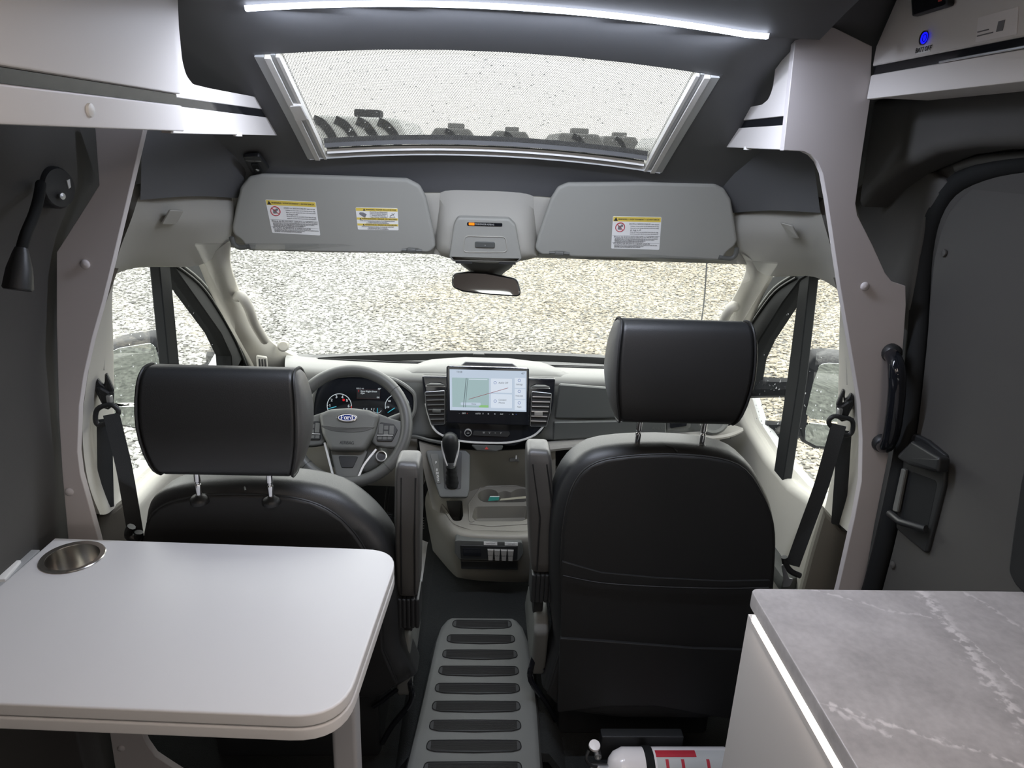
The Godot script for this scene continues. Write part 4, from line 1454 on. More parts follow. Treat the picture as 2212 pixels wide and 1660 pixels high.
	b.slab(rounded([Vector3(-0.0218, 0.6873, -2.1961), Vector3(0.0918, 0.6865, -2.1959), Vector3(0.086, 0.6725, -2.1928), Vector3(0.0675, 0.6659, -2.1913), Vector3(0.002, 0.6677, -2.1917)], 0.006, 3), Vector3(0, 0.3, 1), 0.03, 0.003)
	var hz := part("hazard_switch", b, M.dash_dark, t)
	b = MB.new()
	b.slab([Vector3(0.0283, 0.6744, -2.1932), Vector3(0.0407, 0.6746, -2.1933), Vector3(0.0343, 0.6838, -2.1953)], Vector3(0, 0.3, 1), 0.002, 0.0002)
	for i in b.p.size(): b.p[i] += Vector3(0, 0, 0.004)
	part("triangle", b, M.mark_red, hz)
	touch_screen()
	cluster()

func touch_screen() -> void:
	var t := thing("touch_screen", Vector3(0.038, 0.77, -2.1854), "large lit tablet touch screen standing on the middle of the dashboard", "screen")
	var n := Vector3(0, 0.18, 1).normalized()
	var b := MB.new()
	b.slab(rounded([Vector3(-0.1044, 0.9561, -2.2198), Vector3(0.1667, 0.9555, -2.2197), Vector3(0.1734, 0.7653, -2.1845), Vector3(-0.101, 0.767, -2.1848)], 0.008, 4), n, 0.022, 0.004, 2)
	part("bezel", b, M.black_gloss, t)
	var tl := Vector3(-0.0937, 0.9444, -2.2177)
	var tr := Vector3(0.1587, 0.9447, -2.2177)
	var bl := Vector3(-0.0896, 0.8108, -2.1929)
	var ex := tr - tl
	var ey := bl - tl
	var at := func(u: float, v: float, up := 0.0) -> Vector3: return tl + ex * u + ey * v + n * up
	var flat := func(called: String, m: Material, u0: float, v0: float, u1: float, v1: float, lay: int, rad := 0.0, par: Node3D = null):
		var q := MB.new()
		var r := [at.call(u0, v0, 0.0002 * lay), at.call(u1, v0, 0.0002 * lay), at.call(u1, v1, 0.0002 * lay), at.call(u0, v1, 0.0002 * lay)]
		q.slab(rounded(r, rad, 3) if rad > 0 else r, n, 0.00015, 0.0)
		return part(called, q, m, par if par else t)
	var d: MeshInstance3D = flat.call("display", M.screen_white, 0.0, 0.0, 1.0, 1.0, 1)
	flat.call("map_card", M.screen_map, 0.03, 0.20, 0.51, 0.92, 2, 0.002, d)
	flat.call("audio_card", M.screen_card, 0.535, 0.20, 0.81, 0.54, 2, 0.002, d)
	flat.call("phone_card", M.screen_card, 0.535, 0.58, 0.81, 0.92, 2, 0.002, d)
	flat.call("park_area", M.screen_green, 0.38, 0.86, 0.50, 0.915, 3, 0.0, d)
	for k in 3:
		flat.call("side_card", M.screen_card, 0.845, 0.17 + 0.27 * k, 0.985, 0.42 + 0.27 * k, 2, 0.001, d)
	# roads and the red route line
	for q in [[0.215, 0.20, 0.175, 0.92, 0.0011, "screen_grey"], [0.235, 0.20, 0.20, 0.92, 0.0008, "screen_grey"], [0.25, 0.23, 0.49, 0.23, 0.0008, "screen_card"], [0.245, 0.72, 0.76, 0.42, 0.0008, "screen_red"]]:
		b = MB.new()
		b.tube([at.call(q[0], q[1], 0.0012), at.call(q[2], q[3], 0.0012)], q[4], 5)
		part("route_line" if q[5] == "screen_red" else "road_line", b, M[q[5]], d)
	flat.call("search_field", M.screen_white, 0.14, 0.80, 0.40, 0.87, 5, 0.003, d)
	for k in 5:
		var c: Vector3 = [at.call(0.59, 0.30, 0.0012), at.call(0.59, 0.75, 0.0012), at.call(0.905, 0.23, 0.0012), at.call(0.905, 0.50, 0.0012), at.call(0.905, 0.78, 0.0012)][k]
		b = MB.new()
		b.tube(circle(c, n, 0.0042, 0.0042, 20), 0.0006, 5, true)
		part("icon_ring", b, M.screen_blue, d)
	var say := func(s: String, u: float, v: float, h: float, left := true):
		words(s, at.call(u, v, 0.0012), ex, -ey, h, M.screen_ink, d, "caption", "Droid Sans", false, not left)
	say.call("10:08", 0.09, 0.06, 0.0055)
	say.call("40°", 0.93, 0.06, 0.0055)
	say.call("Audio Off", 0.635, 0.30, 0.0052)
	say.call("Connect", 0.635, 0.72, 0.0050)
	say.call("Phone", 0.635, 0.79, 0.0050)
	say.call("Settings", 0.905, 0.33, 0.0046, false)
	say.call("Features", 0.905, 0.61, 0.0046, false)
	say.call("Apps", 0.905, 0.88, 0.0046, false)
	say.call("Home", 0.28, 0.835, 0.0040)
	# fan and seat symbols along the dark lower edge
	for q in [["-", 0.12, "mark_light"], ["OFF", 0.18, "mark_light"], ["+", 0.225, "mark_red"], ["AUTO", 0.365, "mark_light"], ["V", 0.43, "mark_light"], ["O", 0.50, "mark_light"], ["O", 0.585, "mark_light"], ["A/C", 0.675, "mark_light"], ["-", 0.775, "mark_light"], ["%", 0.82, "mark_light"], ["+", 0.865, "screen_blue"]]:
		words(q[0], at.call(q[1], 1.07, 0.0008), ex, -ey, 0.0046, M[q[2]], t, "climate_symbol", "Droid Sans", true)

func cluster() -> void:
	var t := thing("instrument_cluster", Vector3(-0.3713, 0.7687, -2.2268), "dark instrument cluster with lit dials behind the steering wheel", "instruments")
	var n := Vector3(0, 0.28, 1).normalized()
	var b := MB.new()
	b.slab(smooth([Vector3(-0.5513, 0.7574, -2.2235), Vector3(-0.5463, 0.8242, -2.2431), Vector3(-0.5257, 0.869, -2.2563), Vector3(-0.4652, 0.8911, -2.2628), Vector3(-0.3583, 0.8951, -2.264), Vector3(-0.2815, 0.8836, -2.2606), Vector3(-0.2286, 0.8537, -2.2518), Vector3(-0.2142, 0.8317, -2.2453), Vector3(-0.2148, 0.7869, -2.2322), Vector3(-0.2357, 0.7537, -2.2224), Vector3(-0.3859, 0.7312, -2.2158), Vector3(-0.5083, 0.7331, -2.2164)], 3, true), n, 0.04, 0.006)
	part("lens", b, M.black_gloss, t)
	b = MB.new()
	b.tube(smooth([Vector3(-0.5513, 0.7574, -2.2235), Vector3(-0.5463, 0.8242, -2.2431), Vector3(-0.5257, 0.872, -2.2572), Vector3(-0.4652, 0.8956, -2.2641), Vector3(-0.3584, 0.8996, -2.2653), Vector3(-0.2785, 0.8882, -2.262), Vector3(-0.224, 0.8567, -2.2527), Vector3(-0.2081, 0.8318, -2.2454), Vector3(-0.2101, 0.7841, -2.2313), Vector3(-0.2326, 0.7508, -2.2215)], 4), 0.007, 8)
	part("hood", b, M.hub_grey, t)
	var at := func(u: Vector3) -> Vector3: return u + n * 0.0008
	var e2 := Vector3(0, n.z, -n.y)
	for k in 2:
		var c: Vector3 = at.call(Vector3(-0.459, 0.8009, -2.2363)) if k == 0 else at.call(Vector3(-0.2675, 0.8037, -2.2371))
		var d := Node3D.new()
		d.name = "dial"
		t.add_child(d, true)
		origin_of[d] = origin_of[t]
		var r := 0.040
		for seg in ([[0.80, 0.0, "gauge_white"], [0.0, -0.17, "gauge_red"]] if k == 0 else [[0.72, -0.2, "gauge_white"]]):
			var arc := []
			for i in 25:
				var a: float = lerpf(seg[0], seg[1], i / 24.0) * 1.55 * PI
				a = lerpf(seg[0], seg[1], i / 24.0) * PI * 1.5
				arc.push_back(c + (Vector3.RIGHT * cos(a) + e2 * sin(a)) * r)
			b = MB.new()
			b.tube(arc, 0.0012, 5)
			part("scale_ring", b, M[seg[2]], d)
		var nums := ["1", "2", "3", "4", "5", "6"] if k == 0 else ["20", "40", "60", "80", "100", "120"]
		for i in 6:
			var a: float = (PI - i * PI / 5.0) if k == 0 else (PI + 0.1 - i * (PI + 0.2) / 5.0)
			words(nums[i], c + (Vector3.RIGHT * cos(a) + e2 * sin(a)) * r * 0.78 + n * 0.0006, Vector3.RIGHT, e2, 0.0085 if k == 0 else 0.006, M.gauge_white, d, "numeral", "Droid Sans", true)
			b = MB.new()
			b.tube([c + (Vector3.RIGHT * cos(a) + e2 * sin(a)) * r * 0.92, c + (Vector3.RIGHT * cos(a) + e2 * sin(a)) * r], 0.0008, 4)
			part("tick", b, M.gauge_white, d)
		b = MB.new()
		var na := PI + 0.28 if k == 0 else PI + 0.62
		b.tube([c + (Vector3.RIGHT * cos(na) + e2 * sin(na)) * r * 0.25 + n * 0.001, c + (Vector3.RIGHT * cos(na) + e2 * sin(na)) * r * 0.95 + n * 0.001], [0.0014, 0.0011], 5)
		part("needle", b, M.gauge_cyan, d)
		if k == 0:
			b = MB.new()
			b.lathe(c + Vector3(0.014, 0, 0) + e2 * 0.020, n, [Vector2(0.0042, 0.0), Vector2(0.0042, 0.0008)], 12)
			part("belt_warning", b, M.gauge_red, d)
	# message display between the dials
	var mc: Vector3 = at.call(Vector3(-0.3634, 0.8402, -2.2478)) + n * 0.0005
	var ms := Node3D.new()
	ms.name = "message_display"
	t.add_child(ms, true)
	origin_of[ms] = origin_of[t]
	b = MB.new()
	b.slab(rect(mc, Vector3.RIGHT, e2, 0.077, 0.030), n, 0.0003, 0.0)
	part("message_field", b, M.body_dark, ms)
	b = MB.new()
	b.tube(MB.shifted(rect(mc, Vector3.RIGHT, e2, 0.077, 0.030), n * 0.0004), 0.0005, 4, true)
	part("red_border", b, M.gauge_dim, ms)
	words("Rear Right Door", mc + Vector3(-0.026, 0, 0) + e2 * 0.0095 + n * 0.0006, Vector3.RIGHT, e2, 0.0052, M.gauge_white, ms, "caption", "Droid Sans", true, false)
	words("Ajar", mc + Vector3(-0.026, 0, 0) + e2 * 0.003 + n * 0.0006, Vector3.RIGHT, e2, 0.0052, M.gauge_white, ms, "caption", "Droid Sans", true, false)
	words("!", mc + Vector3(-0.032, 0, 0) + e2 * 0.0095 + n * 0.0006, Vector3.RIGHT, e2, 0.007, M.gauge_red, ms, "warning_mark", "Droid Sans", true)
	words("40°", mc + Vector3(0.036, 0, 0) + e2 * 0.0185, Vector3.RIGHT, e2, 0.0052, M.gauge_white, ms, "caption", "Droid Sans", true)
	words("600.2 mi", mc + Vector3(-0.028, 0, 0) + e2 * 0.0185, Vector3.RIGHT, e2, 0.0046, M.gauge_white, ms, "caption")
	words("OK", mc + Vector3(0.032, 0, 0) + e2 * -0.010 + n * 0.0006, Vector3.RIGHT, e2, 0.005, M.gauge_white, ms, "caption", "Droid Sans", true)
	# fuel and temperature pointers
	for q in [[776, 888, -0.9, "needle"], [815, 887, -1.6, "needle"]]:
		b = MB.new()
		var c: Vector3 = at.call(Vector3(-0.393, 0.7861, -2.2319)) if q[0] == 776 else at.call(Vector3(-0.3333, 0.7888, -2.2327))
		var a: float = PI + q[2]
		b.tube([c + n * 0.0006 + (Vector3.RIGHT * cos(a) + e2 * sin(a)) * -0.008, c + n * 0.0006 + (Vector3.RIGHT * cos(a) + e2 * sin(a)) * 0.008], 0.0012, 5)
		part("small_needle", b, M.gauge_cyan, t)
		b = MB.new()
		var arc := []
		for i in 9:
			var w := lerpf(PI * 1.12, PI * 1.88, i / 8.0)
			arc.push_back(c + Vector3(0.0, 0.006, 0) + (Vector3.RIGHT * cos(w) + e2 * sin(w)) * 0.0145)
		b.tube(arc, 0.0008, 4)
		part("small_scale", b, M.gauge_white, t)
	words("C  H      E  F", at.call(Vector3(-0.361, 0.7927, -2.2339)) + n * 0.0006, Vector3.RIGHT, e2, 0.0055, M.gauge_white, t, "scale_letters", "Droid Sans", true)
	words("R N D M", at.call(Vector3(-0.3468, 0.7737, -2.2283)) + n * 0.0006, Vector3.RIGHT, e2, 0.006, M.gauge_white, t, "gear_letters", "Droid Sans", true)

func console() -> void:
	var t := thing("centre_console", Vector3(0.04, 0.15, -2.15), "warm grey centre console with gear selector plate, cup holders and tray", "console")
	var n := Vector3(0, 0.975, 0.22).normalized()
	# sloping front between stack and shelf
	var rows := [
		[Vector3(-0.1954, 0.6767, -2.235), Vector3(-0.1241, 0.6638, -2.225), Vector3(0.0337, 0.6495, -2.23), Vector3(0.1608, 0.6552, -2.235), Vector3(0.2734, 0.6602, -2.245)],
		[Vector3(-0.1817, 0.6155, -2.2), Vector3(-0.1236, 0.5876, -2.225), Vector3(0.036, 0.5694, -2.27), Vector3(0.1662, 0.5757, -2.27), Vector3(0.2778, 0.5929, -2.25)],
		[Vector3(-0.1584, 0.532, -2.16), Vector3(-0.1075, 0.4554, -2.24), Vector3(0.0389, 0.4655, -2.325), Vector3(0.1736, 0.4719, -2.325), Vector3(0.2825, 0.5121, -2.25)],
		[Vector3(-0.1413, 0.4731, -2.14), Vector3(-0.0833, 0.3897, -2.26), Vector3(0.0396, 0.4405, -2.33), Vector3(0.1748, 0.4506, -2.33), Vector3(0.2836, 0.494, -2.25)]]
	var g := lerp_grid(rows, 5, 4)
	var b := MB.new()
	b.shell(g.size() - 1, g[0].size() - 1, func(i, j): return g[i][j], Vector3(0, -0.01, -0.03))
	part("front_slope", b, M.dash_warm, t, 60.0)
	# shelf with pocket, cup holders and tray
	var outer := rounded([Vector3(-0.1625, 0.4667, -2.3296), Vector3(-0.0454, 0.4686, -2.3378), Vector3(0.0049, 0.4724, -2.3546), Vector3(0.3128, 0.4743, -2.363), Vector3(0.2947, 0.4197, -2.1226), Vector3(0.1644, 0.4151, -2.1024), Vector3(-0.007, 0.4153, -2.1033), Vector3(-0.0734, 0.422, -2.1326), Vector3(-0.1229, 0.4436, -2.2276)], [0.01, 0, 0.02, 0.01, 0.02, 0.02, 0.04, 0.05, 0.05], 4)
	var pocket := rounded([Vector3(-0.1207, 0.4474, -2.2444), Vector3(-0.0459, 0.4483, -2.2486), Vector3(-0.0402, 0.4308, -2.1715), Vector3(-0.0458, 0.4256, -2.1488), Vector3(-0.0709, 0.425, -2.146)], [0.008, 0.008, 0.01, 0.012, 0.02], 4)
	var tray := rounded([Vector3(0.0004, 0.4415, -2.2187), Vector3(0.1861, 0.4436, -2.2278), Vector3(0.1862, 0.4293, -2.1651), Vector3(0.1569, 0.4261, -2.1509), Vector3(0.0047, 0.4254, -2.1476), Vector3(-0.0083, 0.4294, -2.1654)], [0.014, 0.014, 0.02, 0.02, 0.02, 0.014], 4)
	var cups := smooth([Vector3(0.0094, 0.4536, -2.2718), Vector3(0.019, 0.4598, -2.2992), Vector3(0.0457, 0.4628, -2.3124), Vector3(0.0724, 0.4613, -2.3055), Vector3(0.0823, 0.4585, -2.2933), Vector3(0.1059, 0.4609, -2.3039), Vector3(0.1292, 0.4593, -2.297), Vector3(0.1429, 0.4622, -2.3098), Vector3(0.1668, 0.4641, -2.318), Vector3(0.1933, 0.462, -2.3086), Vector3(0.2019, 0.4552, -2.279), Vector3(0.1839, 0.449, -2.2517), Vector3(0.1376, 0.4477, -2.2458), Vector3(0.0752, 0.4473, -2.2443), Vector3(0.0294, 0.4476, -2.2456)], 3, true)
	b = MB.new()
	b.slab_open(outer, [pocket, tray, cups], n, 0.012, 0.002)
	part("shelf", b, M.dash_warm, t)
	for q in [[pocket, 0.07, "pocket"], [tray, 0.05, "tray"], [cups, 0.06, "cup_holder"]]:
		b = MB.new()
		var r: Array = q[0]
		var low := MB.shifted(MB.inset(r, n, 0.006), -n * q[1])
		for i in r.size():
			var j := (i + 1) % r.size()
			b.quad(r[i], r[j], low[j], low[i])
		b.cap(low, n, true)
		b.solid()
		part(q[2], b, M.dash_warm if q[2] != "pocket" else M.dash_dark, t)
	# rim lines round the cup area
	b = MB.new()
	b.tube(MB.shifted(rounded([Vector3(-0.017, 0.4222, -2.1338), Vector3(-0.0226, 0.4441, -2.23), Vector3(0.0221, 0.4655, -2.3244), Vector3(0.2082, 0.4678, -2.3344)], [0.01, 0.02, 0.02, 0], 4), n * 0.001), 0.0025, 6)
	b.tube(MB.shifted(rounded([Vector3(-0.017, 0.4222, -2.1338), Vector3(0.0552, 0.4196, -2.122), Vector3(0.1976, 0.4233, -2.1383)], [0.0, 0.02, 0], 4), n * 0.001), 0.0025, 6)
	part("mat_rim", b, M.dash_warm, t)
	# left flank and lower front
	b = MB.new()
	rows = [
		[Vector3(-0.1621, 0.4656, -2.3246), Vector3(-0.1194, 0.4425, -2.223), Vector3(-0.0701, 0.421, -2.1282), Vector3(0.0085, 0.4149, -2.1014), Vector3(0.1643, 0.4146, -2.1002), Vector3(0.2945, 0.4192, -2.1204)],
		[Vector3(-0.1803, 0.4034, -2.3), Vector3(-0.1106, 0.373, -2.16), Vector3(-0.0604, 0.3834, -2.09), Vector3(0.0248, 0.3899, -2.07), Vector3(0.1638, 0.3885, -2.07), Vector3(0.2965, 0.3855, -2.09)],
		[Vector3(-0.1593, 0.1367, -2.42), Vector3(-0.0734, 0.18, -2.2), Vector3(-0.0356, 0.2018, -2.14), Vector3(0.0455, 0.1983, -2.13), Vector3(0.1754, 0.1962, -2.13), Vector3(0.316, 0.2064, -2.14)]]
	var g2 := lerp_grid(rows, 4, 4)
	b.shell(g2.size() - 1, g2[0].size() - 1, func(i, j): return g2[i][j], Vector3(0, -0.005, -0.02))
	part("lower_body", b, M.dash_warm, t, 60.0)
	# gear plate
	var gn := Vector3(0, 0.55, 0.83).normalized()
	b = MB.new()
	b.slab(rounded([Vector3(-0.1743, 0.6486, -2.2257), Vector3(-0.0359, 0.6509, -2.2273), Vector3(-0.0197, 0.6379, -2.2186), Vector3(-0.0196, 0.5386, -2.1524), Vector3(-0.0252, 0.5179, -2.1386), Vector3(-0.1181, 0.5166, -2.1377)], [0.012, 0.01, 0.012, 0.01, 0.012, 0.014], 4), gn, 0.03, 0.004, 2)
	for i in b.p.size(): b.p[i] += gn * 0.012
	part("gear_plate", b, M.dash_dark, t)
	b = MB.new()
	var gp := [Vector3(-0.1565, 0.6383, -2.2189), Vector3(-0.1283, 0.6388, -2.2192), Vector3(-0.1167, 0.5552, -2.1635), Vector3(-0.1291, 0.5551, -2.1634)]
	b.slab(rounded(gp, 0.003, 2), gn, 0.004, 0.001)
	for i in b.p.size(): b.p[i] += gn * 0.015
	part("gear_scale", b, M.hub_grey, t)
	for i in 5:
		var s: float = [0.30, 0.55, 0.66, 0.77, 0.88][i]
		words(["P", "R", "N", "D", "S"][i], Vector3(-0.1393, 0.6386, -2.2191).lerp(Vector3(-0.1229, 0.5552, -2.1634), s) + gn * 0.0165, Vector3.RIGHT, Vector3(0, 0.83, -0.55), 0.0085, M.mark_light, t, "gear_letter", "Droid Sans", true)
	b = MB.new()
	b.slab(rounded([Vector3(-0.1128, 0.6443, -2.2229), Vector3(-0.0483, 0.6454, -2.2236), Vector3(-0.0477, 0.5407, -2.1538), Vector3(-0.1036, 0.5399, -2.1533)], 0.008, 3), gn, 0.004, 0.001)
	for i in b.p.size(): b.p[i] += gn * 0.0135
	part("gear_slot", b, M.black_plastic, t)
	# charging socket
	b = MB.new()
	b.slab(rounded([Vector3(0.115, 0.6263, -2.262), Vector3(0.1489, 0.6271, -2.262), Vector3(0.15, 0.6023, -2.262), Vector3(0.116, 0.6016, -2.262)], 0.004, 3), Vector3(0, 0.3, 1), 0.01, 0.002)
	for i in b.p.size(): b.p[i] += Vector3(0, 0, 0.012)
	var so := part("charging_socket", b, M.hub_grey, t)
	b = MB.new()
	b.box(Vector3(0.1387, 0.6223, -2.245), Vector3(0.005, 0.014, 0.004), 0.001)
	part("port", b, M.mark_light, so)
	# auxiliary switch pod in the lower front
	var sn := Vector3(0, 0.33, 0.94).normalized()
	sn = Vector3(0, -0.06, 1.0).normalized()
	b = MB.new()
	b.slab(rounded([Vector3(-0.0631, 0.405, -2.0718), Vector3(0.1603, 0.4014, -2.072), Vector3(0.1656, 0.3536, -2.0748), Vector3(0.1513, 0.3236, -2.0766), Vector3(-0.0483, 0.3261, -2.0764), Vector3(-0.0641, 0.3537, -2.0748)], 0.01, 4), sn, 0.05, 0.005, 2)
	for i in b.p.size(): b.p[i] += sn * 0.015
	var pod := part("switch_pod", b, M.dash_dark, t)
	b = MB.new()
	b.slab(rounded([Vector3(-0.046, 0.387, -2.0728), Vector3(0.1455, 0.3846, -2.073), Vector3(0.1463, 0.331, -2.0761), Vector3(-0.0422, 0.3337, -2.076)], 0.004, 3), sn, 0.004, 0.001)
	for i in b.p.size(): b.p[i] += sn * 0.017
	part("pod_face", b, M.black_plastic, pod)
	b = MB.new()
	b.slab(rounded([Vector3(-0.0366, 0.3762, -2.0735), Vector3(0.0236, 0.3753, -2.0735), Vector3(0.0243, 0.3458, -2.0752), Vector3(-0.0346, 0.3468, -2.0752)], 0.002, 2), sn, 0.004, 0.001)
	for i in b.p.size(): b.p[i] += sn * 0.019
	part("pod_display", b, M.black_gloss, pod)
	b = MB.new()
	b.slab([Vector3(-0.0434, 0.3132, -2.0772), Vector3(0.1487, 0.3123, -2.0772), Vector3(0.1502, 0.2783, -2.0792), Vector3(-0.0414, 0.2793, -2.0792)], sn, 0.02, 0.002)
	part("pod_recess", b, M.black_plastic, pod)
	for i in 4:
		b = MB.new()
		var q := [Vector3(0.0452, 0.3748, -2.0735), Vector3(0.0654, 0.3742, -2.0736), Vector3(0.0636, 0.3316, -2.0761), Vector3(0.0495, 0.3323, -2.076)]
		var step: Vector3 = (Vector3(0.1119, 0.3731, -2.0736) - Vector3(0.0452, 0.3748, -2.0735)) / 3.0
		b.slab(MB.shifted(q, step * i), sn, 0.010, 0.0015)
		for k in b.p.size(): b.p[k] += sn * 0.024
		var sx := part("aux_switch", b, M.switch_grey, pod)
		words("AUX %d" % (i + 1), (q[0] + q[1] + q[2] + q[3]) / 4 + step * i + sn * 0.0245, Vector3.RIGHT, Vector3(0, 1, 0.06), 0.0048, M.ink, sx)
	for i in 2:
		b = MB.new()
		var q := [Vector3(0.0322, 0.4029, -2.0719), Vector3(0.0769, 0.4018, -2.072), Vector3(0.0773, 0.389, -2.0727), Vector3(0.0325, 0.3901, -2.0726)]
		if i == 1: q = [Vector3(0.1015, 0.4022, -2.0719), Vector3(0.1448, 0.4011, -2.072), Vector3(0.1454, 0.3883, -2.0727), Vector3(0.102, 0.3894, -2.0727)]
		b.slab(q, sn, 0.001, 0.0002)
		for k in b.p.size(): b.p[k] += sn * 0.018
		var tg := part("paper_tag", b, M.paper, pod)
		words("LIGHT BAR" if i == 1 else "PORCH LIGHT", (q[0] + q[2]) / 2 + sn * 0.0185, Vector3.RIGHT, Vector3(0, 1, 0.06), 0.0035, M.ink_soft, tg)
	gear_selector()
	# green card and folded paper lying in the cup holder
	b = MB.new()
	b.slab([Vector3(0.0457, 0.4472, -2.2436), Vector3(0.0523, 0.4533, -2.2704), Vector3(0.087, 0.4535, -2.2712), Vector3(0.0835, 0.4485, -2.2493)], Vector3(0, 0.8, 0.6), 0.0012, 0.0002)
	for i in b.p.size(): b.p[i] += n * 0.004
	var card := alone("card", b, M.card_green, "small green printed card lying in the cup holder", "card")
	b = MB.new()
	b.slab([Vector3(0.0523, 0.4522, -2.2655), Vector3(0.054, 0.4533, -2.2704), Vector3(0.087, 0.4535, -2.2712), Vector3(0.0853, 0.4523, -2.2663)], Vector3(0, 0.8, 0.6), 0.0014, 0.0002)
	for i in b.p.size(): b.p[i] += n * 0.0045
	part("white_edge", b, M.paper, card)
	b = MB.new()
	b.slab([Vector3(0.0867, 0.4485, -2.2494), Vector3(0.0918, 0.4507, -2.2592), Vector3(0.2052, 0.4552, -2.2791), Vector3(0.2045, 0.4525, -2.2668)], n, 0.0012, 0.0002)
	for i in b.p.size(): b.p[i] += n * 0.003
	alone("leaflet", b, M.leaflet, "pale folded leaflet lying in the cup holder beside the green card", "leaflet")

func gear_selector() -> void:
	var t := thing("gear_selector", Vector3(-0.0777, 0.5506, -2.1604), "gear lever with leather knob, chrome trim and pleated boot", "gear lever")
	var ax := (Vector3(-0.0853, 0.7936, -2.1) - Vector3(-0.0817, 0.6551, -2.12)).normalized()
	var c := Vector3(-0.0817, 0.6518, -2.12)
	var b := MB.new()
	var e1 := Vector3.RIGHT
	var e2 := ax.cross(e1).normalized()
	var rings := []
	for q in [[0.0, 0.016, 0.016], [0.02, 0.019, 0.018], [0.045, 0.024, 0.022], [0.07, 0.0265, 0.024], [0.09, 0.026, 0.024], [0.105, 0.022, 0.021], [0.113, 0.013, 0.013], [0.115, 0.004, 0.004]]:
		var o := []
		for k in 16:
			var a := TAU * k / 16
			o.push_back(c + ax * q[0] + e1 * cos(a) * q[1] + e2 * sin(a) * q[2])
		rings.push_back(o)
	b.loft(rings)
	part("knob", b, M.black_plastic, t, 60.0)
	for s in [-1, 1]:
		b = MB.new()
		b.sweep(smooth([c + ax * 0.004 + e1 * s * 0.012 - e2 * 0.018, c + ax * 0.03 + e1 * s * 0.019 - e2 * 0.016, c + ax * 0.06 + e1 * s * 0.026 - e2 * 0.006, c + ax * 0.085 + e1 * s * 0.027], 4), [Vector2(-0.0025, -0.002), Vector2(0.0025, -0.002), Vector2(0.002, 0.002), Vector2(-0.002, 0.002)], -e2 + e1 * s)
		part("chrome_edge", b, M.bright_trim, t)
	b = MB.new()
	b.lathe(c, ax, [Vector2(0.014, -0.012), Vector2(0.017, -0.008), Vector2(0.0175, 0.012), Vector2(0.016, 0.02)], 16)
	part("collar", b, M.satin, t)
	b = MB.new()
	rings = []
	var foot := Vector3(-0.0777, 0.5506, -2.1604)
	for k in 13:
		var s := k / 12.0
		var cc: Vector3 = (c + ax * -0.01).lerp(foot, s)
		var o := []
		for i in 18:
			var a := TAU * i / 18
			var r := lerpf(0.015, 0.024, s) + 0.0022 * sin(k * 2.1 + a * 2.0 + sin(a) * 2.0)
			o.push_back(cc + Vector3(cos(a) * r * 0.95, 0, sin(a) * r))
		rings.push_back(o)
	b.loft(rings)
	part("boot", b, M.seat_leather, t, 60.0)

